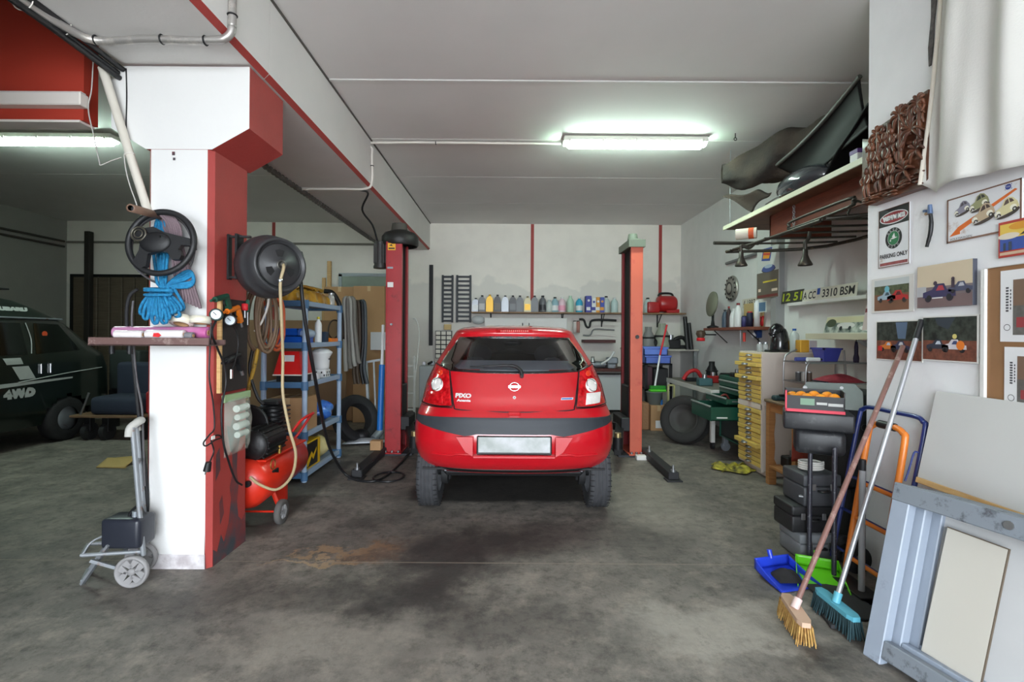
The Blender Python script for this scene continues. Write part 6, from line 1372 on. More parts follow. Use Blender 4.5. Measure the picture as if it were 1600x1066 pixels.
# on the cabinet
q = at(1217, 546, 4.95); x = q.x; t = thing('coffee_machine', 'black rounded capsule coffee machine on the drawer cabinet', 'coffee machine', (x, 4.95, DZ)); GLB = mat('gloss_black', (26, 27, 30), .2, coat=.6)
Mc = frame((x+.065, 5.02, DZ), (-1, .0, 0), (0, 0, 1)); z_ = DZ+.001
mb = MB(GLB); mb.lathe([(0, .001), (.085, .001), (.092, .03), (.088, .12), (.07, .20), (.055, .235), (0, .25)], MX.Translation((x+.02, 4.97, DZ)), 28); mb.build('tank', t)
mb = MB(GLB); mb.tube([(x+.03, 4.97, DZ+.2), (x-.02, 4.96, DZ+.235), (x-.055, 4.95, DZ+.2), (x-.06, 4.95, DZ+.16)], [.055, .06, .055, .045, .035], 16, 6); mb.build('head', t)
MB(BLACK).tube([(x+.02, 4.97, DZ+.235), (x-.02, 4.96, DZ+.28), (x-.06, 4.96, DZ+.27)], .009, 8, 4).build('lever', t); MB(BLACK).cbox((x-.08, 4.94, DZ+.012), (.10, .11, .022), .006).build('drip_tray', t)
for u, lab in ((1187, 'small glass jar at the left edge of the drawer cabinet'), (1196, 'small glass jar next to the coffee machine')):
    q = at(u, 546, 5.0); t = thing('glass_jar', lab, 'jar', (q.x, 5.0, DZ)); MB(mat('jar_glass', (200, 206, 204), .1, alpha=.5, coat=.5)).lathe([(0, .001), (.026, .001), (.028, .07), (.02, .085)], MX.Translation((q.x, 5.0, DZ)), 18).build('glass', t); MB(STEEL).cyl((q.x, 5, DZ+.083), (q.x, 5, DZ+.1), .023, n=16).build('lid', t)
q = at(1255, 546, 4.9); tag(MB(mat('tin_yellow', (226, 170, 60), .45)).box((q.x-.045, 4.87, DZ+.001), (q.x+.045, 4.96, DZ+.125), .006).build('food_carton'), 'yellow and orange carton on the drawer cabinet', 'box')
q = at(1241, 546, 5.05); t = bottle('water_bottle', q.x, 5.05, DZ+.001, .045, .24, CLR, 'clear bottle with a blue top left of the yellow carton', flat(30, 90, 170))
q = at(1268, 540, 4.95); t = tag(MB(flat(214, 206, 214)).box((q.x-.04, 4.92, DZ+.001), (q.x+.04, 5.0, DZ+.12), .004).build('food_carton'), 'pale carton with a pink mark right of the yellow carton', 'box')
# ================================================================ RIGHT RECESS WALL
def wallframe(X, Y0, Z0): return frame((X, Y0, Z0), (0, -1, 0), (0, 0, 1))      # s runs towards the camera, t up, z off the wall
def wprint(name, label, cat, X, u0, vt, vb, u1, thick, m, bev=.001, off=0.0):
    a, b, c = wx(u0, vt, X), wx(u0, vb, X), wx(u1, vt, X); w_, h_ = a.y-c.y, a.z-b.z
    t = thing(name, label, cat, (X, (a.y+c.y)/2, b.z)); M = wallframe(X-off, a.y, b.z)
    MB(m).box((0, 0, -thick), (w_, h_, 0), bev, M).build('board', t); return t, M, w_, h_
XW = XR - .012
q = wx(1144, 451, XW); t = thing('hubcap', 'silver hubcap hanging on the right wall above the small brown shelf', 'hubcap', q); Mh = along(V((XW+.01, q.y, q.z)), V((XW-1, q.y, q.z)))
MB(mat('hubcap_silver', (168, 166, 158), .35, .7)).lathe([(.185, .0), (.19, .015), (.175, .035), (.135, .045), (.125, .03), (.11, .03), (.10, .05), (.05, .06), (0, .06)], Mh, 36).build('disc', t)
mb = MB(BLACK)
for i in range(14): mb.cbox((.155, 0, .043), (.03, .022, .012), .003, Mh @ MX.Rotation(2*pi*i/14, 4, 'Z'))
mb.ring(0, 0, .055, .095, Mh, .056); mb.build('slots', t)
p, q = wx(1135, 412, XW-.02), wx(1184, 396, XW-.02)
tag(MB(mat('pipe_grey', (120, 120, 122), .5)).tube([p, (p+q)/2, q], .022, 10, 2).build('wall_pipe'), 'short grey pipe fixed slanting on the right wall above the hubcap', 'pipe')
# calendar poster
t, M, w_, h_ = wprint('poster', 'tall rally calendar poster on the right wall, with a blue car', 'poster', XW-.1, 1183, 392, 468, 1217, .006, flat(206, 204, 200))
mb = MB(flat(206, 208, 206)); mb.rect(0, h_*.5, w_, h_, M, .0005); mb.use(flat(104, 96, 84)).rect(0, 0, w_, h_*.52, M, .001)
mb.use(flat(60, 60, 70)).disc(w_*.55, h_*.56, w_*.32, h_*.06, M, .0015); mb.use(flat(70, 88, 150)).disc(w_*.55, h_*.58, w_*.3, h_*.07, M, .002); mb.use(flat(170, 184, 200)).disc(w_*.55, h_*.62, w_*.18, h_*.035, M, .0025)
mb.use(flat(60, 80, 150)).poly([(w_*.22, h_*.76), (w_*.62, h_*.72), (w_*.72, h_*.98), (w_*.3, h_*.99)], M, .0015); mb.use(flat(232, 160, 40)).poly([(w_*.28, h_*.80), (w_*.58, h_*.77), (w_*.66, h_*.95), (w_*.34, h_*.96)], M, .002); mb.use(flat(206, 70, 50)).poly([(w_*.3, h_*.87), (w_*.62, h_*.83), (w_*.64, h_*.87), (w_*.32, h_*.91)], M, .0025)
mb.use(flat(222, 200, 60)).rect(w_*.3, h_*.31, w_*.92, h_*.34, M, .0015); mb.use(flat(230, 210, 190)).rect(w_*.08, h_*.14, w_*.2, h_*.2, M, .0015); mb.rect(w_*.7, h_*.12, w_*.95, h_*.17, M, .0015); mb.use(flat(120, 50, 44)).rect(w_*.04, h_*.02, w_*.96, h_*.07, M, .0015)
mb.build('print', t)
PLATE = mat('plate_cream', (214, 210, 196), .45)
t, M, w_, h_ = wprint('old_plate', 'short white number plate on the right wall over the brown shelf', 'number plate', XW, 1160, 468, 482, 1182, .004, PLATE); text_mb(MB(BLACK), '4 1987', M @ MX.Translation((w_/2, h_/2, 0)), w_*.84, depth=.001, height=h_*.7).build('lettering', t)
t, M, w_, h_ = wprint('picture', 'small blue picture on the right wall below the rally poster', 'picture', XW-.1, 1183, 472, 489, 1197, .006, flat(206, 210, 206)); mb = MB(flat(84, 118, 150)); mb.rect(w_*.06, h_*.1, w_*.94, h_*.9, M, .001); mb.build('print', t)
# small brown shelf
zs_ = wx(1097, 513, 3.02).z
t = thing('small_shelf', 'short reddish brown shelf on the right wall with a fan and bottles', 'shelf', (3.12, 6.8, zs_)); MB(wood('shelf_redbrown', (140, 78, 56), (110, 58, 42), .5)).box((3.0, 5.95, zs_-.04), (XR, 7.5, zs_), .004).build('board', t)
for y in (6.2, 7.2): MB(DARK).bar((3.04, y, zs_-.04), (XR-.005, y, zs_-.22), .012, .012).build('bracket', t)
q = at(1109, 513, 7.2); fx, fy = 3.06, 7.3; t = thing('table_fan', 'olive-grey oval desk fan on the small brown shelf', 'fan', (fx, fy, zs_)); na = V((-1, .02, .12)).normalized(); fc = V((fx-.02, fy, zs_+.36))
MB(DARK).lathe([(0, 0), (.08, 0), (.085, .02), (.03, .04), (.018, .12), (.018, .22), (0, .22)], MX.Translation((fx, fy, zs_+.001)), 20).build('stand', t); Mq = along(fc, fc+na)
mb = MB(mat('fan_olive', (122, 124, 106), .6)); mb.lathe([(0, .03), (.1, .028), (.185, .01), (.19, 0), (.185, -.02), (.1, -.05), (0, -.06)], Mq, 30); mb.build('head', t)
for i, (y, r, h_, m_, cp, lab, kd) in enumerate(((7.02, .045, .26, mat('bottle_slate', (70, 84, 100), .4), BLACK, 'slate blue bottle beside the desk fan', 1), (6.9, .035, .30, flat(60, 44, 46), flat(150, 40, 40), 'dark brown bottle with a red cap beside the slate bottle', 1), (6.75, .055, .26, WPL, WPL, 'left white bottle on the small brown shelf', 1), (6.62, .055, .33, WPL, flat(130, 40, 44), 'taller white bottle with a dark red cap on the small brown shelf', 1), (6.45, .035, .15, flat(60, 60, 110), BLACK, 'short violet bottle on the small brown shelf', 2), (6.3, .04, .2, flat(30, 34, 60), flat(200, 30, 40), 'navy spray can with a red top on the small brown shelf', 2), (6.12, .035, .33, WPL, WPL, 'slim white bottle at the near end of the small brown shelf', 2))):
    bottle('shelf_bottle', 3.12, y, zs_+.001, r, h_, m_, lab, cp, 'bottle', 'bottles on the small brown shelf', None, kd)
tag(MB(flat(196, 172, 120)).box((XR-.03, 6.15, zs_+.001), (XR-.012, 6.65, zs_+.32), .002).build('backing_card'), 'tan card leaning on the wall behind the bottles', 'card')
for u, lab in ((1183, 'red clamp hanging on the right wall, further of the pair'), (1191, 'red clamp hanging on the right wall, nearer of the pair')):
    q = wx(u, 501, XW-.02); t = thing('wall_clamp', lab, 'clamp', q, 'red clamps on the right wall'); MB(flat(196, 40, 44)).tube([q + V((0, .03, .05)), q + V((-.02, .04, 0)), q + V((0, 0, -.06)), q + V((-.02, -.04, 0)), q + V((0, -.02, .05))], .014, 8, 4).build('jaws', t)
q = wx(1186, 522, XW-.01); t = thing('wall_socket', 'blue industrial socket on the right wall above the drawer cabinet', 'socket', q); MB(mat('socket_blue', (40, 70, 130), .4)).box((XR-.07, q.y-.05, q.z-.05), (XR-.004, q.y+.05, q.z+.05), .01).build('body', t); MB(WPL).cyl((XR-.07, q.y, q.z), (XR-.11, q.y+.02, q.z-.03), .035, n=16).build('lid', t); MB(DARK).tube([(XR-.03, q.y, q.z-.05), (XR-.03, q.y, q.z-.2), (XR-.03, q.y-.05, q.z-.3)], .006, 6, 3).build('cord', t)
for u, v0, v1, lab, m_ in ((1157, 516, 541, 'thin grey rod hanging from the small brown shelf', STEEL), (1163, 520, 534, 'red-handled tool hanging under the small brown shelf', flat(200, 60, 50))):
    a, b = wx(u, v0, 3.05), wx(u, v1, 3.05); t = thing('hanging_tool', lab, 'tool', b); MB(m_).cyl(b, a, .008 if 'rod' in lab else .018, n=10).build('shank', t); MB(DARK).torus(a, .012, .003, None, 12, 5).build('loop', t)
q = wx(1095, 522, 3.0); t = thing('inspection_lamp', 'dark inspection lamp with a red band in the back right corner', 'lamp', q); M = MX.Translation(q); MB(mat('lamp_brown', (84, 66, 52), .5)).lathe([(0, .06), (.06, .05), (.075, .0), (.05, -.05), (.05, -.06)], M, 20).build('head', t); MB(flat(226, 30, 40)).lathe([(.05, -.06), (.062, -.065), (.062, -.11), (.0, -.11)], M, 20).build('band', t); MB(DARK).box((q.x+.02, q.y-.01, q.z-.02), (XR-.002, q.y+.01, q.z)).build('arm', t)
# number plate ledge
XS = 3.1; z_ = 1.765; t = thing('plate_ledge', 'narrow white ledge on the right wall holding old number plates', 'shelf', (3.17, 4.9, z_)); MB(WHITE).box((XS, 4.22, z_-.035), (XR, 5.42, z_), .003).build('board', t)
def plate(u0, u1, h_, m, txt, label, X=3.16, eu=False, tm=BLACK, tilt=.04, rnd=.0):
    y0_, y1_ = X*760/(u0-795), X*760/(u1-795); w_ = y0_-y1_; t = thing('number_plate', label, 'number plate', (X, (y0_+y1_)/2, z_)); M = frame((X-.03, y0_, z_+.001), (0, -1, 0), (.12, 0, 1))
    MB(m).box((0, 0, -.004), (w_, h_, 0), .002, M).build('plate', t); mb = MB(tm); x0 = w_*.10 if eu else 0
    if eu: MB(flat(50, 90, 180)).rect(.004, h_*.45, w_*.09, h_-.004, M, .001).build('blue_band', t)
    text_mb(mb, txt, M @ MX.Translation((x0+(w_-x0)/2, h_/2, 0)), (w_-x0)*.88, depth=.001, height=h_*.66, bold=.002).build('lettering', t); return t
plate(1224, 1258, .14, mat('plate_dark', (44, 48, 40), .5), '12 51', 'black number plate with yellow-green digits at the far end of the ledge', tm=flat(176, 190, 40))
plate(1257, 1279, .12, PLATE, 'A CC', 'cream number plate in the middle of the ledge')
plate(1279, 1343, .125, PLATE, '3310 BSM', 'long cream number plate with a blue band on the ledge', eu=True)
# lower wall shelf with pictures
z2_ = 1.425; t = thing('picture_shelf', 'cream shelf on the right wall with pictures propped on it', 'shelf', (3.1, 4.3, z2_)); MB(mat('shelf_cream', (206, 200, 176), .5)).box((2.95, 3.75, z2_-.055), (XR, 4.84, z2_), .003).build('board', t)
MB(mat('bracket_grey', (150, 150, 152), .5)).bar((2.98, 4.15, z2_-.055), (XR-.005, 4.0, z2_-.28), .03, .03).build('bracket', t)
t = thing('picture', 'long pale landscape picture of cars propped on the cream shelf', 'picture', (3.1, 4.3, z2_)); M = frame((3.1, 4.8, z2_+.001), (0, -1, 0), (.25, 0, 1)); w_, h_ = 1.0, .17
MB(flat(214, 214, 200)).box((0, 0, -.006), (w_, h_, 0), .002, M).build('board', t); mb = MB(mat('landscape_print', (206, 214, 206), .5, col2=(76, 96, 90), scale=16)); mb.rect(.01, .01, w_-.01, h_*.62, M, .001); mb.use(flat(216, 212, 176)).rect(.01, h_*.62, w_-.01, h_-.01, M, .001); mb.use(flat(70, 84, 60)).disc(.09, h_*.6, .07, .04, M, .0015); mb.use(flat(232, 234, 232)).disc(.3, h_*.45, .12, .03, M, .002); mb.disc(.62, h_*.3, .14, .028, M, .002); mb.use(flat(40, 50, 56)).disc(.24, h_*.3, .02, .02, M, .0025); mb.disc(.36, h_*.3, .02, .02, M, .0025); mb.build('print', t)
t = thing('magazine', 'pinkish car magazine page propped on the cream shelf', 'magazine', (3.05, 3.95, z2_)); M = frame((3.02, 4.16, z2_+.028), (0, -1, 0), (.22, 0, 1)) @ MX.Rotation(.08, 4, 'Z'); w_, h_ = .33, .215
MB(flat(214, 196, 196)).box((0, 0, -.003), (w_, h_, 0), 0, M).build('page', t); mb = MB(flat(214, 176, 160)); mb.rect(w_*.2, 0.01, w_*.75, h_*.55, M, .0006); mb.use(flat(186, 120, 96)).disc(w_*.45, h_*.25, w_*.25, h_*.16, M, .001); mb.use(flat(170, 80, 60)).rect(w_*.78, h_*.72, w_*.97, h_*.9, M, .001); mb.use(flat(140, 160, 166)).rect(w_*.78, h_*.4, w_*.97, h_*.62, M, .001); mb.rect(w_*.78, h_*.1, w_*.97, h_*.3, M, .001); mb.use(flat(120, 40, 50)).rect(w_*.01, h_*.72, w_*.17, h_*.88, M, .001); mb.use(flat(214, 200, 206)).poly([(w_*.02, h_*.65), (w_*.1, h_*.6), (w_*.4, h_*.3), (w_*.32, h_*.28)], M, .0015); mb.build('print', t)
tag(MB(flat(34, 36, 40)).box((3.12, 3.72, z2_+.001), (3.135, 3.9, z2_+.26), .003).build('dark_board'), 'dark board standing at the near end of the cream shelf', 'board')
q = wx(1338, 528, 3.1); t = thing('hanging_grip', 'dark violet tool handle hanging under the cream shelf', 'tool', q); MB(flat(44, 34, 66)).lathe([(0, 0), (.022, .01), (.024, .05), (.016, .09), (.016, .15), (.01, .2), (0, .2)], MX.Translation((3.1, q.y, z2_-.27)), 14).build('grip', t); MB(DARK).tube([(3.1, q.y, z2_-.07), (3.1, q.y, z2_-.055)], .004, 6, 1).build('hook', t)
# wire rack on the wooden table
TBX0, TBY0, TBY1, TBZ = 2.455, 4.16, 4.62, .80
WDT = wood('table_wood', (176, 124, 76), (146, 98, 56), .5); t = thing('wooden_table', 'old wooden side table with curved legs in front of the drawer cabinet', 'table', (2.75, 4.4, 0))
MB(wood('table_top_wood', (130, 110, 88), (106, 88, 70), .5)).box((TBX0-.02, TBY0-.02, TBZ-.025), (3.05, TBY1+.02, TBZ), .006).build('top', t)
mb = MB(WDT); mb.box((TBX0+.01, TBY0+.01, TBZ-.11), (TBX0+.03, TBY1-.01, TBZ-.025)); mb.box((TBX0+.01, TBY0+.01, TBZ-.11), (3.02, TBY0+.03, TBZ-.025)); mb.box((TBX0+.01, TBY1-.03, TBZ-.11), (3.02, TBY1-.01, TBZ-.025)); mb.build('apron', t)
for x in (TBX0+.02, 3.0):
    for y in (TBY0+.02, TBY1-.02):
        mb = MB(WDT); sx = 1
        prof = [(0, .8), (.055, .8), (.06, .62), (.048, .5), (.058, .36), (.05, .25), (.07, .2), (.07, 0), (-.0, 0), (0, .25)]
        mb.prism([(x-.02+p[0], p[1]*(TBZ-.03)/.8) for p in prof], .055, frame((0, y+.03, 0), (1, 0, 0), (0, 0, 1))); mb.build('leg', t)
MB(WDT).box((TBX0, TBY0+.02, .16), (3.02, TBY1-.02, .185), .004).build('lower_shelf', t)
carton('cardboard_box', (2.6, 4.2, .186), (2.9, 4.45, .38), 'low carton on the bottom board of the wooden table')
for i, (x, y, z, k, lab, col, s) in enumerate(((2.64, 4.5, .186, 0, 'dark rag-covered part under the wooden table', BLACK, 1.0), (2.8, 4.52, .186, 1, 'black tin under the wooden table', BLACK, 1.4))): clutter('table_part', x, y, z, k, lab, 'parts', s, col)
t = thing('hand_tool', 'dark green tool lying at the corner of the wooden table', 'tool', (2.55, 4.52, TBZ)); MB(flat(36, 62, 66)).box((2.46, 4.48, TBZ+.001), (2.66, 4.56, TBZ+.045), .012).build('body', t); MB(DARK).box((2.5, 4.47, TBZ+.045), (2.6, 4.5, TBZ+.06), .004).build('clip', t)
OM = mat('orange_plastic', (226, 92, 40), .4)
t = thing('funnel', 'orange plastic funnel lying on the wooden table', 'funnel', (2.62, 4.3, TBZ)); MB(OM).lathe([(.0, .16), (.012, .16), (.016, .08), (.058, .0), (.062, 0)], frame((2.70, 4.28, TBZ+.062), (0, 1, .1), (.1, 0, 1)), 24).build('cone', t); MB(OM).cbox((2.72, 4.28, TBZ+.03), (.02, .1, .055), .008).build('rim', t)
WIREC = mat('rack_chrome', (178, 180, 182), .3, .9); t = thing('wire_rack', 'chrome wire rack of two shelves standing on the wooden table', 'rack', (2.8, 4.35, TBZ)); RX0, RX1, RY0, RY1 = 2.58, 3.16, 4.22, 4.56
for y in (RY0, RY1):
    MB(WIREC).tube([(RX0, y, TBZ), (RX0, y, 1.16), (RX0+.05, y, 1.24), (RX0+.12, y, 1.27)] if y > 4.4 else [(RX0, y, TBZ), (RX0, y, 1.10), (RX0+.03, y, 1.17)], .008, 8, 4).build('upright', t); MB(WIREC).tube([(RX1, y, TBZ), (RX1, y, 1.0), (RX1-.02, y, 1.27)], .01, 8, 3).build('upright', t)
for z in (.985, 1.165):
    mb = MB(WIREC); mb.bar((RX0, RY0, z), (RX1, RY0, z), .012, .012); mb.bar((RX0, RY1, z), (RX1, RY1, z), .012, .012)
    mb.bar((RX0, RY0, z), (RX0, RY1, z), .012, .012); mb.bar((RX1, RY0, z), (RX1, RY1, z), .012, .012)
    for i in range(1, 12): y = RY0+(RY1-RY0)*i/12; mb.bar((RX0, y, z), (RX1, y, z), .004, .004)
    mb.build('shelf', t)
t = bsk = thing('basket', 'violet-blue plastic basket on top of the wire rack', 'basket', (2.93, 4.36, 1.172)); BKM = mat('basket_blue', (52, 58, 150), .4, coat=.3); mb = MB(BKM)
vs = [(2.79, 4.30, 1.174), (2.95, 4.30, 1.174), (2.95, 4.46, 1.174), (2.79, 4.46, 1.174), (2.76, 4.27, 1.285), (2.98, 4.27, 1.285), (2.98, 4.49, 1.285), (2.76, 4.49, 1.285)]; mb.add(vs, [(3, 2, 1, 0), (0, 1, 5, 4), (1, 2, 6, 5), (2, 3, 7, 6), (3, 0, 4, 7)]); mb.build('pail', t)
mb = MB(BKM); mb.box((2.75, 4.26, 1.28), (2.99, 4.28, 1.295)); mb.box((2.75, 4.48, 1.28), (2.99, 4.50, 1.295)); mb.box((2.75, 4.26, 1.28), (2.77, 4.5, 1.295)); mb.box((2.97, 4.26, 1.28), (2.99, 4.5, 1.295)); mb.build('rim', t)
bsk.scale = (.72, .8, 1); bsk.location.x = 2.90
for i, (x, y, m_, lab) in enumerate(((2.62, 4.36, flat(70, 80, 150), 'blue tube lying on the top shelf of the wire rack'), (2.70, 4.32, WPL, 'white tube lying on the top shelf of the wire rack'))): t = thing('glue_tube', lab, 'tube', (x, y, 1.172)); MB(m_).cyl((x-.05, y, 1.192), (x+.06, y, 1.192), .018, n=12).build('body', t); MB(BLACK).cyl((x+.06, y, 1.192), (x+.08, y, 1.192), .01, n=10).build('cap', t)
for i, (x, m_, lab) in enumerate(((2.62, flat(60, 60, 62), 'dark small tin on the lower wire shelf, furthest left'), (2.67, flat(190, 184, 180), 'pale small tin on the lower wire shelf'), (2.72, flat(90, 70, 60), 'brown small tin on the lower wire shelf'))): t = thing('small_tin', lab, 'tin', (x, 4.4, .992)); MB(m_).cyl((x, 4.4, .992), (x, 4.4, 1.07), .022, n=16).build('body', t); MB(STEEL).cyl((x, 4.4, 1.07), (x, 4.4, 1.078), .023, n=16).build('lid', t)
t = thing('red_cloth', 'dull pink-red cloth heaped on the lower shelf of the wire rack', 'cloth', (2.95, 4.36, .992)); mb = MB(mat('cloth_red', (186, 70, 84), .8, var=.25, scale=12)); mb.grid(lambda u, v: (2.79+.35*u, 4.24+.28*v, .994+(.06*sin(pi*u)**.7*sin(pi*v)**.7)*(1+.2*sin(u*14+v*9))), 24, 18); mb.build('heap', t); MB(flat(40, 52, 74)).box((2.78, 4.25, .9925), (3.14, 4.5, 1.0)).build('tray', t)
t = thing('cable_reel', 'round orange reel below the wire rack on the table', 'reel', (2.75, 4.4, TBZ)); MB(OM).lathe([(0, -.02), (.07, -.02), (.075, 0), (.07, .02), (0, .02)], frame((2.74, 4.44, TBZ+.078), (1, 0, 0), (0, 0, 1)), 24).build('reel', t); MB(flat(40, 40, 90)).cbox((2.74, 4.44, TBZ+.01), (.1, .06, .016), .004).build('base', t)

# ================================================================ HANGING SHELF UNDER THE CEILING
SZ = 2.635; t = thing('hanging_shelf', 'high wooden shelf hung from the ceiling at the right wall', 'shelf', (2.85, 4.3, SZ)); SX_ = 2.44
MB(wood('shelf_dark_wood', (120, 82, 58), (96, 62, 44), .6)).box((SX_+.01, 3.05, SZ-.03), (XR-.005, 5.55, SZ)).build('board', t); MB(mat('shelf_edge_pale', (206, 204, 180), .5)).box((SX_-.004, 3.05, SZ-.038), (SX_+.01, 5.55, SZ+.008), .002).build('edge', t)
MB(wood('shelf_brown2', (128, 66, 46), (104, 50, 36), .55)).box((2.62, 3.05, SZ-.25), (2.645, 4.9, SZ-.03), .002).build('fascia', t); MB(wood('shelf_brown2', (128, 66, 46), (104, 50, 36), .55)).box((2.62, 4.88, SZ-.25), (XR-.01, 4.9, SZ-.03)).build('fascia', t)
for y in (5.45, 3.3): MB(STEEL).tube([(SX_+.03, y, SZ), (SX_+.03, y, 3.1), (SX_+.03, y, ZC-.002)], .005, 6, 1).build('hanger', t)
t = thing('chain', 'small chain hanging below the high shelf', 'chain', at(1232, 346, 4.5)); a = at(1233, 318, 4.45); a.x = 2.60
for i in range(8): MB(STEEL).torus((0, 0, 0), .010, .0035, MX.Translation((2.60, a.y, SZ-.055-.024*i)) @ MX.Rotation(pi/2, 4, 'X') @ MX.Rotation((i % 2)*pi/2, 4, 'Y'), 12, 5, 1.4).build('link', t)
q = at(1149, 212, 5.0); t = thing('ceiling_hook', 'small dark eye hook in the ceiling right of the tube light', 'hook', (q.x, 5.0, 3.3)); MB(DARK).torus((0, 0, 0), .014, .004, MX.Translation((q.x, 5.0, ZC-.06)) @ MX.Rotation(pi/2, 4, 'X'), 14, 6).build('eye', t); MB(DARK).cyl((q.x, 5, ZC-.045), (q.x, 5, ZC), .005, n=8).build('shank', t)
# roof rack slung under it
RRM = mat('rack_dark', (62, 58, 52), .45, .4, dirt=(110, 96, 76), dscale=14, damt=.15); t = thing('roof_rack', 'old tubular roof rack with flared feet slung under the high shelf', 'roof rack', at(1250, 380, 4.6))
zr_ = 2.30
def tb(pts, r, nm='rail', cl=False): return MB(RRM).tube(pts, r, 8, 4, cl).build(nm, t)
tb([(2.30, 5.05, zr_-.02), (2.34, 5.1, zr_-.02), (3.1, 4.75, zr_-.02), (3.14, 3.4, zr_), (3.08, 3.34, zr_), (2.42, 3.72, zr_)], .016); tb([(2.30, 5.0, zr_-.02), (2.40, 4.5, zr_), (2.42, 3.78, zr_)], .016)
for y in (3.75, 4.0, 4.25, 4.5, 4.75): tb([(2.41 if y < 4.5 else 2.36, y, zr_), (2.8, y-.05, zr_), (3.12, y-.12, zr_)], .010)
tb([(2.44, 4.2, zr_+.09), (2.44, 3.5, zr_+.09), (2.44, 3.46, zr_+.06), (2.44, 3.5, zr_+.03), (2.44, 4.2, zr_+.03), (2.44, 4.24, zr_+.06)], .012, 'side_loop', True)
tb([(2.10, 5.0, zr_+.05), (2.35, 5.0, zr_+.05), (2.56, 5.0, zr_+.05)], .018, 'crossbar'); tb([(2.56, 4.98, zr_+.05), (2.62, 4.98, zr_+.1), (2.64, 4.98, SZ-.26)], .008, 'hanger'); tb([(2.50, 3.6, zr_), (2.55, 3.6, zr_+.1), (2.632, 3.62, SZ-.24)], .008, 'hanger')
def foot(p, top):
    M = MX.Translation(p); MB(RRM).lathe([(.056, 0), (.058, .008), (.036, .05), (.022, .09), (.02, .14), (0, .14)], M, 20).build('foot', t); MB(RRM).tube([V(p)+V((0, 0, .13)), V(p)+V((.0, .0, .2)), V(p).lerp(V(top), .6)+V((0, 0, .05)), top], .016, 8, 4).build('bracket', t)
p1 = at(1158, 416, 4.75); foot(p1, (p1.x+.12, 4.75, zr_-.01)); p2 = at(1258, 415, 4.2); foot(p2, (p2.x+.04, 4.2, zr_))
t = thing('striped_can', 'small white and orange striped can lying on the end of the roof rack', 'can', at(1160, 372, 4.9)); MB(mat('horn_cream', (214, 206, 190), .5)).cyl((2.30, 4.94, zr_+.125), (2.46, 4.84, zr_+.125), .055, n=16).build('body', t); MB(flat(200, 84, 40)).cyl((2.40, 4.878, zr_+.125), (2.44, 4.852, zr_+.125), .0565, n=16).build('band', t)
# car trim on the shelf
CARP = mat('carpet_brown', (66, 56, 48), .95, bump=.6, bscale=40, col2=(44, 41, 38), scale=4); t = thing('boot_carpet', 'brown-grey moulded car carpet sagging over the far end of the high shelf', 'carpet', at(1180, 300, 5.2))
c00, c10, c01, c11 = at(1120, 268, 5.3), at(1262, 208, 4.5), at(1170, 322, 5.25), at(1300, 262, 4.35)
def cf(u, v):
    p = c00.lerp(c10, u).lerp(c01.lerp(c11, u), v); return p + V((.05*sin(u*9+v*3), .05*sin(v*8+u*4), .035*sin(u*13)*sin(v*7) + .05*sin(pi*v)))
cp_ = smooth_path([at(1128, 272, 5.38), at(1160, 268, 5.2), at(1205, 250, 4.95), at(1250, 236, 4.7), at(1290, 225, 4.4)], 8); nC = len(cp_)-1
def cf2(u, v):
    i = min(int(u*nC), nC); p = cp_[i]; a_ = 2*pi*v; r_ = (.10 + .12*min(1, u*2.2))*(1 + .10*sin(u*17+a_*2) + .06*sin(a_*5+u*9))
    return p + V((.35*r_*cos(a_) + .3*r_*sin(a_)*0, 1.0*r_*cos(a_), r_*(abs(sin(a_))**.7)*(1 if sin(a_) > 0 else -1)))
MB(CARP).grid(cf2, nC, 28).build('carpet', t)
f0, f1, f2, f3 = at(1128, 308, 5.3), at(1180, 300, 5.1), at(1176, 330, 5.1), at(1205, 300, 5.0)
MB(CARP).grid(lambda u, v: f0.lerp(f1, u).lerp(f2.lerp(f3, u), v) + V((0, .03*sin(u*6), .02*sin(u*7+v*5))), 14, 10, (.012, .02, .012)).build('flap', t)
t = thing('door_trim', 'tall pointed black car trim panel standing on the high shelf', 'trim panel', at(1290, 230, 4.2)); TRB = mat('trim_black', (15, 15, 16), .6, var=.2, spec=.25)
t0, t1, t2, t3 = at(1214, 258, 4.75), at(1344, 119, 3.55), at(1275, 268, 4.2), at(1358, 196, 3.4)
MB(TRB).grid(lambda u, v: t0.lerp(t1, u).lerp(t2.lerp(t3, u), v) + V((.07*sin(pi*v), .1*sin(pi*v), -.05*sin(pi*u)*(1-v)**2)), 26, 14, (.02, .05, -.01)).build('panel', t)
MB(mat('trim_edge', (72, 72, 68), .5)).tube([t0 + V((0, 0, -.1*sin(0))), t0.lerp(t1, .3) + V((0, 0, -.04)), t0.lerp(t1, .6) + V((0, 0, -.047)), t0.lerp(t1, .85) + V((0, 0, -.022)), t1], .018, 8, 4).build('edge', t)
t = thing('wheel_arch', 'curved black wheel arch liner on the near end of the high shelf', 'wheel arch', at(1325, 230, 3.8)); MB(TRB).grid(lambda u, v: V((2.55+.32*v, 3.95 - .62*u, SZ + .02 + .42*sin(pi*(.5*u+.02)))) + V((0, .03*sin(v*3), .02*sin(u*9))), 22, 8, (.012, .012, -.02)).build('liner', t)
t = thing('car_headlamp', 'glossy black headlamp unit lying on the high shelf', 'headlamp', at(1245, 270, 4.3)); hq = V((2.66, 4.35, SZ+.12)); MB(mat('lamp_smoke', (52, 56, 62), .12, coat=1)).ell(hq, .2, .36, .15, 22).build('lens', t); mb = MB(BLACK); mb.box((2.58, 4.15, SZ+.001), (2.8, 4.62, SZ+.10), .03, seg=2); mb.build('housing', t); MB(STEEL).tube([(2.50, 4.75, SZ+.05), (2.50, 4.5, SZ+.06), (2.52, 4.2, SZ+.02)], .008, 6, 3).build('rail', t)
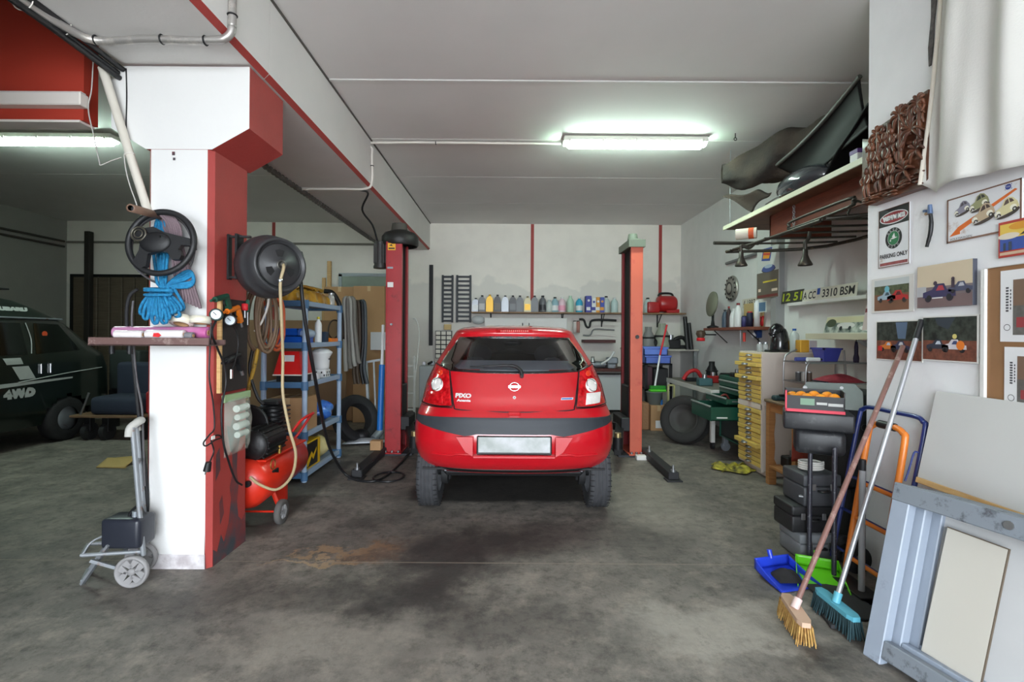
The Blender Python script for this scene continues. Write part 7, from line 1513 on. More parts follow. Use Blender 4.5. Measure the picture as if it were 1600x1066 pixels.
t = thing('small_carton', 'small white and violet carton on the near end of the high shelf', 'box', (2.6, 3.5, SZ)); MB(flat(214, 214, 216)).box((2.50, 3.50, SZ+.001), (2.58, 3.58, SZ+.12), .003).build('carton', t); MB(flat(90, 50, 130)).box((2.498, 3.498, SZ+.09), (2.582, 3.582, SZ+.122), .002).build('band', t)
# ================================================================ NEAR RIGHT WALL: CARVING, CLOTH, SIGNS, PHOTOS
CARV = mat('carving_brown', (112, 66, 42), .5, col2=(66, 36, 24), scale=10, coat=.15)
CX0, Yf, Yn, Z0, Z1 = 2.125, 2.97, 2.505, 2.185, 2.675
t = thing('wood_carving', 'dark brown carved wood relief of palms and figures at the wall corner', 'carving', (2.17, (Yf+Yn)/2, Z0)); Mc = frame((CX0+.03, Yf, Z0), (0, -1, 0), (0, 0, 1)); CW, CH = Yf-Yn, Z1-Z0
mb = MB(CARV); mb.prism([(0, .02), (.05, 0), (CW-.02, 0), (CW, .03), (CW, CH), (CW*.75, CH-.005), (CW*.5, CH-.04), (CW*.3, CH-.05), (CW*.1, CH-.09), (0, CH-.07)], .054, Mc @ MX.Translation((0, 0, -.05))); mb.build('panel', t)
random.seed(31); mb = MB(CARV); Mc = Mc @ MX.Diagonal((1, 1, .75, 1))
def leafs(x, y, n, L, z=.0):
    for i in range(n):
        a_ = R(-50) + R(280)*i/(n-1) + random.uniform(-.12, .12); q_ = [(x, y, .02), (x+L*.5*cos(a_), y+L*.5*sin(a_)+L*.08, .034), (x+L*.95*cos(a_), y+L*.95*sin(a_)-L*.18, .022)]
        q_ = [(min(max(p[0], .008), CW-.006), min(max(p[1], .008), CH-.012), p[2]) for p in q_]; mb.tube([Mc @ V(p) for p in q_], [.006, .009, .010, .009, .007, .004], 7, 4)
def figure(x, y, k):
    mb.ell((x, y+.075*k, .03), .017*k, .02*k, .018*k, 10, Mc); mb.ell((x, y+.03*k, .022), .022*k, .036*k, .02*k, 10, Mc)
    for s in (-1, 1): mb.tube([Mc @ V((x+s*.018*k, y+.05*k, .025)), Mc @ V((x+s*.035*k, y+.03*k, .035)), Mc @ V((x+s*.02*k, y+.005*k, .04))], .008*k, 6, 3); mb.tube([Mc @ V((x+s*.01*k, y, .022)), Mc @ V((x+s*.016*k, y-.03*k, .03)), Mc @ V((x+s*.014*k, y-.065*k, .02))], .009*k, 6, 3)
for x, y0_, y1_ in ((.30, .12, .45), (.14, .2, .42), (.42, .2, .47), (.22, .28, .43), (.36, .3, .46), (.07, .15, .37)): mb.tube([Mc @ V((x, y0_, .012)), Mc @ V((x+.012, (y0_+y1_)/2, .026)), Mc @ V((x+.005, y1_-.01, .02))], .013, 8, 4)
for x, y, n, L in ((.30, .43, 8, .08), (.42, .44, 8, .07), (.14, .39, 7, .065), (.38, .32, 8, .09), (.41, .2, 7, .07), (.33, .12, 7, .08)): leafs(x, y, n, L, .012)
for x, y, k in ((.11, .24, 1.1), (.2, .22, 1.2), (.06, .12, 1.1), (.15, .12, 1.0), (.25, .29, 1.0), (.19, .33, .9), (.3, .24, 1.0), (.09, .31, .9), (.24, .12, 1.1), (.34, .40, .8), (.44, .38, .8)): figure(x, y, k)
for i in range(34): x, y = random.uniform(.02, CW-.03), random.uniform(.01, .07); mb.ell((x, y, .016), random.uniform(.02, .04), random.uniform(.006, .011), random.uniform(.012, .024), 9, Mc @ MX.Rotation(random.uniform(-.06, .06), 4, 'Z'))
for i in range(16): x, y = random.uniform(.02, CW-.02), random.uniform(.06, CH-.1); mb.ell((0, 0, .008), random.uniform(.012, .03), random.uniform(.006, .012), .014, 8, Mc @ MX.Translation((x, y, .0)) @ MX.Rotation(random.uniform(0, 3.1), 4, 'Z'))
mb.build('relief', t)
# cloth hung over the window
CLM = mat('cloth_white', (216, 215, 210), .85, bump=.15, bscale=120); t = thing('curtain', 'white cloth sheet hanging over the window at the upper right', 'curtain', (2.1, 1.9, 2.13))
def cl(u, v):
    z = 2.12 + 1.3*v; y = 2.53 - .10*v - u*1.15; fold = .035*sin(u*26 + 1.2*sin(v*3)) + .03*sin(u*11+2) + .012*sin(u*47); ed = .02*sin(u*9) + .12*max(0, .06-u)/.06*.6
    return (2.125 + fold*(.55+.45*v), y, z + (ed + .05*u*u)*(1-v))
MB(CLM).grid(cl, 110, 40, (.004, .002, 0)).build('sheet', t)
MB(mat('hem_cream', (226, 218, 206), .85)).tube([V(cl(0, i/10)) + V((-.004, .004, 0)) for i in range(11)], .010, 7, 3).build('hem', t)
a, b = wx(1452, 104, XN-.004), wx(1463, 0, XN-.004)
mb = MB(mat('bare_plaster', (112, 106, 104), .95, col2=(80, 76, 76), scale=30, bump=.8)); Mw = wallframe(XN-.002, a.y, a.z); mb.prism([(0, 0), (.012, 0), (.025, .1), (.03, .22), (.05, .38), (.06, .55), (.035, .55), (.02, .4), (.012, .35), (.012, .25), (-.004, .1)], .006, Mw); o = mb.build('trim_7'); o['kind'] = 'structure'
# warning sign
RUST = mat('rust_edge', (130, 100, 84), .8); SW = mat('sign_white', (226, 227, 230), .4, dirt=(190, 170, 158), dscale=9, damt=.12)
X_ = XN-.006
t, M, w_, h_ = wprint('metal_sign', 'tin sign reading WARNING PARKING ONLY on the near white wall', 'sign', X_, 1373.5, 331, 420, 1421.5, .004, SW)
mb = MB(BLACK); mb.rect(.002, h_*.70, w_-.002, h_-.002, M, .0006); mb.build('black_band', t); mb = MB(WPL); mb.disc(w_/2, h_*.83, w_*.46, h_*.105, M, .001); mb.use(mat('sign_red', (140, 34, 44), .45)).disc(w_/2, h_*.83, w_*.43, h_*.09, M, .0014); mb.build('oval', t)
text_mb(MB(WPL), 'WARNING', M @ MX.Translation((w_/2, h_*.83, 0)), w_*.74, depth=.0018, height=h_*.085, bold=.015).build('lettering', t)
lx, ly, lr = w_/2, h_*.475, w_*.27; mb = MB(BLACK); mb.disc(lx, ly, lr, lr, M, .0008, 36); mb.use(flat(206, 210, 208)).ring(lx, ly, lr*.66, lr*.70, M, .0012, 36); mb.use(flat(44, 120, 74)).disc(lx, ly, lr*.64, lr*.64, M, .0012, 30)
mb.use(WPL).poly([(lx-lr*.45, ly-.004), (lx+lr*.05, ly+lr*.12), (lx+lr*.5, ly+lr*.02), (lx+lr*.05, ly-lr*.08)], M, .0016); mb.poly([(lx-lr*.2, ly+lr*.1), (lx+lr*.1, ly+lr*.5), (lx+lr*.2, ly+lr*.1)], M, .0016); mb.disc(lx-lr*.35, ly-lr*.2, lr*.08, None, M, .0016); mb.build('emblem', t)
mb = MB(WPL)
for wd_, a0, up in (('SKODA', 90, 1), ('AUTO', -90, -1)):
    for i, ch_ in enumerate(wd_):
        an = R(a0 - up*(i-(len(wd_)-1)/2)*26); text_mb(mb, ch_, M @ MX.Translation((lx+lr*.84*cos(an), ly+lr*.84*sin(an), 0)) @ MX.Rotation(an - up*pi/2, 4, 'Z'), depth=.0014, height=lr*.2, width=lr*.17)
mb.build('emblem_lettering', t)
text_mb(MB(BLACK), 'PARKING ONLY', M @ MX.Translation((w_/2, h_*.19, 0)), w_*.9, depth=.001, height=h_*.075, bold=.003).build('lettering', t)
mb = MB(mat('sign_faded_red', (160, 84, 84), .6, var=.3, scale=60)); mb.rect(w_*.05, h_*.03, w_*.95, h_*.08, M, .001); mb.build('faded_line', t)
mb = MB(RUST)
for (x0, y0_, x1_, y1_) in ((0, 0, .004, h_), (w_-.004, 0, w_, h_), (0, 0, w_, .005), (0, h_-.003, w_, h_)): mb.rect(x0, y0_, x1_, y1_, M, .002)
mb.build('rust_edge', t)
# lever on the wall
q = wx(1452, 330, XN); t = thing('door_lever', 'black curved lever handle hanging on the near white wall', 'handle', wx(1450, 386, XN-.03)); X3 = XN-.03
MB(BLACK).tube([wx(1454, 335, X3), wx(1455, 348, X3), wx(1454, 362, X3), wx(1451, 375, X3), wx(1448, 386, X3)], [.009, .010, .010, .009, .008], 10, 5).build('lever', t); mb = MB(mat('lever_blue', (96, 116, 150), .4, .5)); mb.cyl(wx(1453.5, 334, X3), wx(1453, 320, X3), .012, .009, 12); mb.box((XN-.03, q.y-.006, q.z-.006), (XN-.001, q.y+.006, q.z+.006)); mb.build('pivot', t); MB(flat(150, 120, 90)).cbox(wx(1449, 334, X3), (.012, .03, .012), .003).build('lug', t)
# enamel sign with cars
t, M, w_, h_ = wprint('metal_sign', 'tin sign with four vintage cars and an orange arrow', 'sign', X_, 1480, 313, 381, 1597, .008, SW, .004)
def beetle(mb, x, y, k, c1, c2, fl_=1):
    Mb = M @ MX.Translation((x, y, 0)) @ MX.Rotation(R(14), 4, 'Z') @ MX.Diagonal((k*fl_, k, 1, 1))
    z = mb._z; mb._z += .0012
    mb.use(flat(70, 58, 54)).disc(0, -.25, .62, .2, Mb, z)
    mb.use(c1).poly([(-.62, -.2), (-.64, .0), (-.5, .12), (-.2, .2), (.0, .46), (.22, .54), (.44, .42), (.6, .12), (.62, -.15), (.3, -.26), (-.3, -.28)], Mb, z+.0002)
    mb.use(c2).poly([(-.1, .2), (.06, .42), (.2, .46), (.2, .22)], Mb, z+.0004); mb.poly([(.25, .22), (.25, .45), (.38, .38), (.46, .2)], Mb, z+.0004)
    mb.use(flat(236, 232, 216)).disc(-.48, -.06, .16, .13, Mb, z+.0004); mb.disc(.34, -.08, .17, .14, Mb, z+.0004); mb.use(flat(56, 50, 48)).disc(-.44, -.2, .12, .12, Mb, z+.0006); mb.disc(.38, -.2, .12, .12, Mb, z+.0006); mb.use(flat(206, 204, 200)).disc(-.44, -.2, .05, .05, Mb, z+.0008); mb.disc(.38, -.2, .05, .05, Mb, z+.0008); mb.disc(-.56, .02, .05, .05, Mb, z+.0008); mb.rect(-.66, -.28, -.2, -.24, Mb, z+.0008)
mb = MB(mat('sign_orange', (222, 110, 40), .45)); mb._z = .0016
mb.poly([(w_*.04, h_*.14), (w_*.17, h_*.32), (w_*.135, h_*.30), (w_*.92, h_*.83), (w_*.95, h_*.80), (w_*.2, h_*.22), (w_*.2, h_*.16)], M, .0008)
beetle(mb, w_*.23, h_*.70, w_*.19, flat(140, 136, 152), flat(84, 76, 84)); beetle(mb, w_*.47, h_*.72, w_*.22, flat(150, 150, 110), flat(60, 60, 56)); beetle(mb, w_*.53, h_*.46, w_*.25, flat(190, 168, 140), flat(70, 50, 48)); beetle(mb, w_*.83, h_*.46, w_*.24, flat(216, 206, 160), flat(90, 70, 66)); mb.build('print', t)
mb = MB(flat(60, 76, 150)); mb.rect(w_*.80, h_*.84, w_*.885, h_*.95, M, .0018); mb.use(WPL).ring(w_*.8425, h_*.895, .013, .016, M, .0022); mb.build('emblem', t); text_mb(MB(WPL), 'VW', M @ MX.Translation((w_*.8425, h_*.895, 0)), .018, depth=.0022).build('emblem_lettering', t)
text_mb(MB(flat(90, 90, 92)), 'VOLKSWAGEN', M @ MX.Translation((w_*.21, h_*.07, 0)), w_*.32, depth=.0012, height=h_*.05).build('lettering', t)
mb = MB(RUST)
for (x0, y0_, x1_, y1_) in ((0, 0, .008, h_), (w_-.008, 0, w_, h_), (0, 0, w_, .009), (0, h_-.007, w_, h_)): mb.rect(x0, y0_, x1_, y1_, M, .0008)
mb.build('rust_edge', t)
# red-framed sign half out of view
t, M, w_, h_ = wprint('metal_sign', 'red-edged tin sign with yellow and blue scenery overlapping the car sign', 'sign', X_-.012, 1560, 349, 404, 1650, .004, flat(176, 60, 50))
mb = MB(flat(224, 190, 84)); mb.rect(.008, h_*.5, w_-.008, h_-.012, M, .0006); mb.use(flat(60, 84, 160)).rect(.008, h_*.18, w_-.008, h_*.52, M, .0008); mb.use(flat(222, 210, 190)).disc(w_*.2, h_*.58, w_*.2, h_*.09, M, .001); mb.use(flat(214, 150, 50)).disc(w_*.42, h_*.82, w_*.22, h_*.1, M, .001); mb.use(flat(60, 54, 44)).poly([(w_*.4, h_*.56), (w_*.9, h_*.62), (w_*.9, h_*.72), (w_*.5, h_*.66)], M, .0014)
mb.use(flat(60, 70, 90)).rect(w_*.1, h_*.18, w_*.15, h_*.4, M, .0014); mb.rect(w_*.2, h_*.18, w_*.26, h_*.42, M, .0014); mb.use(flat(206, 176, 150)).rect(.008, h_*.06, w_-.008, h_*.14, M, .0008); mb.build('print', t)
# four race photographs
def photo(u0, vt, vb, u1, label, th, off, paint, mount=None):
    t, M, w_, h_ = wprint('photo_print', label, 'photo', X_, u0, vt, vb, u1, th, mount or flat(216, 214, 210), .001, off); mb = MB(BLACK); paint(mb, M, w_, h_); mb.build('print', t); return t
def racer(mb, M, x, y, k, c1, c2, c3):
    mb.use(c3).disc(x-.4*k, y-.12*k, .13*k, None, M, .0016); mb.disc(x+.4*k, y-.12*k, .13*k, None, M, .0016); mb.use(c1).poly([(x-.6*k, y-.1*k), (x-.6*k, y+.08*k), (x-.25*k, y+.16*k), (x-.1*k, y+.34*k), (x+.2*k, y+.34*k), (x+.3*k, y+.14*k), (x+.6*k, y+.08*k), (x+.62*k, y-.1*k)], M, .002); mb.use(c2).poly([(x-.1*k, y+.12*k), (x, y+.28*k), (x+.15*k, y+.28*k), (x+.22*k, y+.12*k)], M, .0024); mb.use(flat(40, 40, 44)).disc(x-.36*k, y-.1*k, .09*k, None, M, .0026); mb.disc(x+.38*k, y-.1*k, .09*k, None, M, .0026)
def pA(mb, M, w_, h_):
    mb.use(flat(190, 196, 196)).rect(w_*.08, h_*.72, w_*.9, h_*.94, M, .0006); mb.use(mat('print_hill', (96, 102, 74), .5, col2=(60, 68, 48), scale=40)).rect(w_*.08, h_*.5, w_*.9, h_*.76, M, .0008); mb.use(mat('dirt_track', (128, 88, 66), .6, var=.2)).rect(w_*.08, h_*.06, w_*.9, h_*.52, M, .0009); racer(mb, M, w_*.38, h_*.42, w_*.36, flat(150, 170, 184), flat(60, 80, 90), flat(60, 48, 42)); racer(mb, M, w_*.64, h_*.4, w_*.4, flat(176, 44, 44), flat(80, 30, 34), flat(70, 54, 46)); mb.use(flat(110, 176, 190)).disc(w_*.4, h_*.66, w_*.06, None, M, .003)
photo(1362, 437, 490, 1428, 'photo of a red and a blue race car on dirt, upper left of four', .004, 0, pA)
def pB(mb, M, w_, h_):
    mb.use(flat(206, 190, 164)).rect(0, h_*.45, w_, h_, M, .0006); mb.use(flat(120, 100, 100)).rect(0, 0, w_, h_*.3, M, .0006); mb.use(flat(120, 108, 110)).rect(0, h_*.28, w_, h_*.48, M, .0008); mb.use(flat(180, 180, 184)).rect(.0, h_*.26, w_*.18, h_*.5, M, .001); racer(mb, M, w_*.42, h_*.3, w_*.5, flat(60, 56, 92), flat(170, 60, 70), flat(50, 44, 56)); racer(mb, M, w_*.8, h_*.38, w_*.34, flat(76, 80, 104), flat(180, 180, 190), flat(50, 44, 56)); mb.use(flat(70, 56, 70)).disc(w_*.68, h_*.62, w_*.03, None, M, .003); mb.rect(w_*.65, h_*.42, w_*.71, h_*.59, M, .003); mb.use(flat(70, 56, 70)).disc(w_*.36, h_*.56, w_*.035, None, M, .003); mb.use(flat(214, 214, 214)).rect(w_*.3, h_*.2, w_*.5, h_*.23, M, .003)
photo(1439, 418, 482, 1526, 'thick canvas photo of stock cars and a crew, upper right of four', .022, .018, pB, flat(70, 72, 84))
def pC(mb, M, w_, h_):
    mb.use(mat('print_trees', (62, 70, 62), .5, col2=(26, 30, 28), scale=36)).rect(w_*.02, h_*.45, w_*.98, h_*.97, M, .0006); mb.use(flat(88, 108, 134)).poly([(w_*.5, h_*.55), (w_*.66, h_*.55), (w_*.7, h_*.95), (w_*.45, h_*.95)], M, .0008); mb.use(mat('print_soil', (128, 76, 58), .5, col2=(96, 56, 44), scale=40)).rect(w_*.02, h_*.03, w_*.98, h_*.5, M, .0007); racer(mb, M, w_*.28, h_*.33, w_*.3, flat(206, 120, 50), flat(180, 190, 210), flat(40, 36, 40)); racer(mb, M, w_*.55, h_*.33, w_*.34, flat(60, 64, 96), flat(200, 200, 206), flat(40, 36, 40)); mb.use(flat(190, 40, 40)).rect(w_*.06, h_*.24, w_*.16, h_*.36, M, .003)
photo(1369, 502, 562, 1442, 'dark photo of orange and blue race cars, lower left of four', .004, 0, pC)
def pD(mb, M, w_, h_):
    mb.use(mat('print_trees', (62, 70, 62), .5, col2=(26, 30, 28), scale=36)).rect(w_*.02, h_*.42, w_*.98, h_*.97, M, .0006); mb.use(flat(54, 62, 72)).poly([(w_*.3, h_*.8), (w_*.5, h_*.7), (w_*.62, h_*.95), (w_*.25, h_*.95)], M, .0008); mb.use(mat('print_soil', (128, 76, 58), .5, col2=(96, 56, 44), scale=40)).rect(w_*.02, h_*.03, w_*.98, h_*.46, M, .0007); racer(mb, M, w_*.3, h_*.32, w_*.34, flat(50, 56, 70), flat(190, 200, 210), flat(36, 34, 38)); racer(mb, M, w_*.6, h_*.32, w_*.36, flat(206, 200, 206), flat(60, 70, 110), flat(36, 34, 38)); mb.use(flat(222, 120, 40)).disc(w_*.72, h_*.36, w_*.07, h_*.1, M, .003); mb.use(flat(214, 200, 120)).disc(w_*.62, h_*.55, w_*.04, None, M, .003)
photo(1444, 495, 563, 1532, 'dark photo of a race car at speed, lower right of four', .014, .010, pD)
# brown board with white frame and two calendar sheets
t, M, w_, h_ = wprint('pin_board', 'brown backing board in a white frame at the right edge', 'board', X_-.004, 1543, 420, 632, 1700, .006, mat('backing_brown', (150, 110, 74), .7, var=.12))
mb = MB(WHITE); mb.box((-.022, -.0, -.004), (0, h_, .012), .002, M); mb.box((0, h_, -.004), (w_, h_+.004, .008), .001, M); mb.build('frame', t)
for u0, vt, vb, lab in ((1564, 424, 534, 'upper printed sheet with a photo on the brown board'), (1570, 542, 640, 'lower printed sheet with a photo on the brown board')):
    a, b, c = wx(u0, vt, X_-.006), wx(u0, vb, X_-.006), wx(1700, vt, X_-.006); hh, ww_ = a.z-b.z, a.y-c.y; Mq = wallframe(X_-.0065, a.y, b.z); p_ = thing('calendar_sheet', lab, 'paper', (X_-.006, (a.y+c.y)/2, b.z)); MB(flat(226, 226, 228)).box((0, 0, 0), (ww_, hh, .001), 0, Mq).build('sheet', p_)
    mb = MB(flat(120, 96, 80)); mb.rect(.055, .03, ww_, hh*.86, Mq, .0015); mb.use(mat('road_print', (110, 108, 104), .5, var=.3, scale=30)).rect(.055, .03, ww_, hh*.5, Mq, .0018); mb.use(flat(150, 60, 64)).rect(.07, hh*.2, .12, hh*.34, Mq, .002)
    mb.use(flat(70, 70, 76))
    for k in range(9): mb.rect(.024, hh*(.42+.04*k), .036, hh*(.445+.04*k), Mq, .0015)
    for k in range(6): mb.rect(.042, hh*(.45+.05*k), .047, hh*(.48+.05*k), Mq, .0015)
    mb.use(flat(60, 60, 64)).ring(.03, hh*.2, .012, .0145, Mq, .0016); mb.build('print', p_)

# ================================================================ FOREGROUND RIGHT: FRAMES, BOARDS, TRUCKS, BROOMS
FRM = mat('window_blue_grey', (148, 158, 172), .45, var=.06, dirt=(120, 128, 138), dscale=8, damt=.08); FRD = mat('window_grey', (122, 129, 137), .5, dirt=(70, 72, 78), dscale=12, damt=.2)
B0 = fl(1347, 1022); dd = V((.26, -.966, 0)).normalized(); nn = V((.966, .26, 0)); uu = (V((0, 0, .735)) + nn*.18).normalized()
Mfr = MX((dd, uu, dd.cross(uu))).transposed().to_4x4(); Mfr.translation = B0      # x along the sill, y up the sash, z towards the room? (dd x uu)
FL, FH = 1.15, .765
zdir = Mfr.to_3x3() @ V((0, 0, 1)); sgn = 1 if zdir.dot(nn) < 0 else -1            # sgn*z points to the room
def sash(k, label, inner, dy=.0, m=FRM):
    t = thing('window_sash', label, 'window frame', B0 + nn*(.055*k)); Mk = MX.Translation(nn*(.058*k) + V((0, 0, dy)) + dd*(.03*k)) @ Mfr; z0_, z1_ = (-.048, 0) if sgn > 0 else (0, .048)
    h = FH - .012*k
    MB(m).box((0, 0, z0_), (.075, h, z1_), .004, Mk).build('stile', t); MB(m).box((FL-.075, 0, z0_), (FL, h, z1_), .004, Mk).build('stile', t)
    MB(FRD).box((.0, h-.075, z0_*1.02), (FL, h+.004, z1_*1.02+(.004 if sgn > 0 else 0)), .004, Mk).build('top_rail', t); MB(FRD if k == 0 else m).box((.075, .03, z0_), (FL-.075, .105, z1_), .004, Mk).build('bottom_rail', t)
    if k == 0:
        mb = MB(FRM); mb.box((.03, .03, z1_ if sgn > 0 else z0_-.006), (.045, h-.08, z1_+.006 if sgn > 0 else z0_)); mb.build('glazing_bar', t)
    q = MB(STEEL); zz_ = sgn*.004 + (0 if sgn > 0 else 0); q.cyl(Mk @ V((.42, h-.035, zz_-sgn*.02)), Mk @ V((.42, h-.035, zz_+sgn*.006)), .016, n=14); q.build('lock', t)
    if inner: MB(inner).box((.07, .08, (z0_+z1_)/2-.004), (FL-.07, h-.06, (z0_+z1_)/2+.004), 0, Mk).build('panel', t)
    return t, Mk
sash(0, 'front one of the blue-grey window frames leaning at the lower right', None)
sash(1, 'second blue-grey window frame in the leaning stack', None)
WPAN = mat('panel_white', (188, 188, 188), .5, var=.03)
t2_, Mk = sash(2, 'back blue-grey window frame with a white panel in the leaning stack', WPAN)
sash(3, 'hindmost window frame of the leaning stack', None, 0, FRD)
t = thing('cream_panel', 'cream board with dark edges set inside the leaning window frames', 'board', B0 + nn*.1 + dd*.2); zr = sgn*.006
Mp = MX.Translation(nn*.104) @ Mfr @ MX.Rotation(R(-1.5), 4, 'Z'); zA, zB = (.0, .008) if sgn > 0 else (-.008, 0)
MB(mat('panel_cream', (190, 186, 176), .5)).box((.155, .10, zA), (.36, .62, zB), .001, Mp).build('sheet', t); MB(mat('panel_edge', (96, 84, 70), .7)).box((.36, .10, zA), (.364, .62, zB), 0, Mp).build('edge', t); MB(mat('panel_edge', (96, 84, 70), .7)).box((.155, .62, zA), (.364, .624, zB), 0, Mp).build('edge', t)
# whiteboard resting on the frames
wbl, wtl = at(1433, 745, 2.478), at(1462, 611, 2.478)
t = thing('whiteboard', 'large white board with a wooden lower edge resting on the window frames', 'board', wbl); up_ = (wtl-wbl); Hh = up_.length
Mb_ = frame(wbl, (0, -1, 0), up_); LB = 1.3
MB(mat('whiteboard_face', (204, 204, 202), .4, var=.03, scale=2)).box((0, 0, -.018), (LB, Hh, 0), .002, Mb_).build('panel', t); MB(PINE).box((-.0, -.028, -.02), (LB, .0, .006), .002, Mb_).build('wooden_edge', t)
# sack trucks
def truck(name, label, m, u0, u1, vt, X, base, grip=None, r=.014, shade=None):
    a, b = wx(u0, vt, X), wx(u1, vt, X); zt_ = a.z; t = thing(name, label, 'hand truck', base); ya_, yb2 = a.y, b.y; xb_ = base[0]
    def P(y, z): return V((xb_ + (X-xb_)*z/zt_, y, z))
    MB(m).tube([P(ya_, .05), P(ya_, zt_*.5), P(ya_, zt_-.07), P(ya_-.02, zt_-.02), P(ya_-.07, zt_), P((ya_+yb2)/2, zt_), P(yb2+.07, zt_), P(yb2+.02, zt_-.02), P(yb2, zt_-.07), P(yb2, zt_*.5), P(yb2, .05)], r, 12, 5).build('frame', t)
    for z in (.12, .35, .55): MB(m).cyl(P(ya_, z), P(yb2, z), r*.75, n=10).build('crossbar', t)
    mb = MB(m if not grip else DARK); e0, e1 = P(ya_, .03), P(yb2, .03); zt2 = .004 + (r-.0125)*3; mb.box((e0.x-.11, yb2-.02, zt2), (e0.x+.01, ya_+.02, zt2+.008), .002); mb.build('toe_plate', t)
    if grip: MB(BLACK).cyl(P((ya_+yb2)/2+.06, zt_), P((ya_+yb2)/2-.05, zt_), r*1.35, n=14).build('grip', t)
    for y in (ya_+.04, yb2-.04): w_ = MB(RUBBER).lathe([(.03, -.018), (.075, -.02), (.082, -.01), (.082, .01), (.075, .02), (.03, .018)], frame((xb_+.1, y, .083), (1, 0, 0), (0, 0, 1)), 26).build('wheel', t)
    return t
truck('sack_truck', 'dark blue tubular sack truck leaning on the near white wall', mat('truck_blue', (34, 48, 110), .35, coat=.3), 1346, 1449, 634, 2.165, (1.98, 2.7, 0), None, .0125)
truck('sack_truck', 'orange tubular sack truck with a black grip, inside the blue one', mat('truck_orange', (222, 124, 44), .4, coat=.2), 1360, 1417, 659, 2.11, (1.965, 2.7, 0), True, .0165)
p = at(1434, 706, 2.5); tag(MB(mat('truck_blue', (34, 48, 110), .35)).tube([at(1434, 707, 2.46), at(1428, 708, 2.46), at(1420, 735, 2.44), at(1414, 752, 2.43)], .005, 6, 3).build('bent_rod'), 'thin bent rod standing beside the blue sack truck', 'rod')
# brooms
def broom(name, label, foot, top, m_stick, r, wood_m, br_m, along_v, L, wd_, grip=None, ferrule=None):
    t = thing(name, label, 'broom', (foot.x, foot.y, 0)); d = (top-foot).normalized(); MB(m_stick).cyl(foot, top, r, n=14).build('handle', t)
    if grip: MB(BLACK).cyl(top - d*.10, top + d*.01, r*1.15, n=14).build('grip', t)
    ax_ = V(along_v).normalized(); side_ = V((0, 0, 1)).cross(ax_).normalized(); c = foot - V((0, 0, .012)); M = MX((ax_, side_, V((0, 0, 1)))).transposed().to_4x4(); M.translation = c
    MB(wood_m).prism([(-L/2, -wd_*.3), (-L/2+.03, -wd_/2), (L/2-.03, -wd_/2), (L/2, -wd_*.3), (L/2, wd_*.3), (L/2-.03, wd_/2), (-L/2+.03, wd_/2), (-L/2, wd_*.3)], .022, M @ MX.Translation((0, 0, -.02))).build('head', t)
    MB(ferrule).cyl(foot - d*.015, foot + d*.035, r*1.5, n=14).build('ferrule', t)
    random.seed(8); mb = MB(br_m); zb_ = -(c.z - .002)
    for i in range(26):
        for j in range(6):
            x, y = -L/2*.95 + L*.95*i/25, -wd_*.42 + wd_*.84*j/5; fx_, fy_ = x*1.10 + random.uniform(-.006, .006), y*1.6 + random.uniform(-.006, .006); mb.cyl(M @ V((x, y, -.018)), M @ V((fx_, fy_, zb_ + random.uniform(0, .012))), .0052, .0028, 5, False)
    o = mb.build('bristles', t); o['kind'] = 'stuff'
f1 = fl(1243, 946, .12); tp = wx(1411, 541, XN-.02)
broom('broom', 'broom with a rusty brown handle and straw-coloured bristles', f1, tp, mat('rusty_handle', (122, 88, 80), .5, dirt=(168, 140, 130), dscale=18, damt=.25), .0125, mat('broom_block', (196, 164, 140), .6), mat('bristle_straw', (196, 160, 92), .8, col2=(150, 108, 56), scale=30), (-.2, -1, 0), .26, .06, None, mat('ferrule_pink', (206, 182, 176), .5))
f2 = fl(1307, 937, .12); tp2 = wx(1439, 503, XN-.02)
broom('broom', 'broom with a shiny aluminium handle and a turquoise head', f2, tp2, mat('alu_handle', (176, 178, 182), .42, .7), .012, mat('broom_turquoise', (92, 170, 190), .5), mat('bristle_teal', (34, 62, 68), .8), (0.02, -1, 0), .27, .055, True, mat('broom_turquoise', (92, 170, 190), .5))
def dustpan(c, rz_, m, label, w_=.25, d_=.23):
    t = thing('dustpan', label, 'dustpan', c); M = rotz(rz_, c); mb = MB(m); mb.grid(lambda u, v: ((u-.5)*w_*(1-.12*v), (v-.5)*d_, .004+.03*v*v), 10, 10, (0, 0, .004), True, M)
    mb.grid(lambda u, v: ((-.5*w_*(1-.12*u)), (u-.5)*d_, .004+.03*u*u + .06*v*(.25+.75*u)), 10, 4, (.004, 0, 0), True, M); mb.grid(lambda u, v: ((.5*w_*(1-.12*u)), (u-.5)*d_, .004+.03*u*u + .06*v*(.25+.75*u)), 10, 4, (-.004, 0, 0), True, M); mb.grid(lambda u, v: ((u-.5)*w_*.88, .5*d_, .034+.06*v), 10, 4, (0, -.004, 0), True, M); mb.build('pan', t)
    MB(m).tube([M @ V((0, d_*.5, .08)), M @ V((0, d_*.56, .11)), M @ V((0, d_*.58, .125))], .014, 10, 4).build('handle', t); return t
b1 = fl(1228, 908); dustpan((b1.x, b1.y, 0), R(14), mat('pan_blue', (38, 66, 200), .35, coat=.2), 'bright blue dustpan on the floor behind the straw broom', .27, .22)
g1_ = fl(1283, 916); dustpan((g1_.x+.02, g1_.y+.04, 0), R(-24), mat('pan_green', (104, 206, 30), .35, coat=.2), 'bright green dustpan on the floor between the two brooms', .25, .24)
mb = MB(mat('rag_black', (32, 31, 32), .9)); mb.grid(lambda u, v: (b1.x-.07+.14*u, b1.y-.07+.12*v, .022+.045*sin(pi*u)**.6*sin(pi*v)**.6*(1+.3*sin(u*11+v*7))), 16, 14); tag(mb.build('black_rag'), 'black rag lying in the blue dustpan', 'rag')
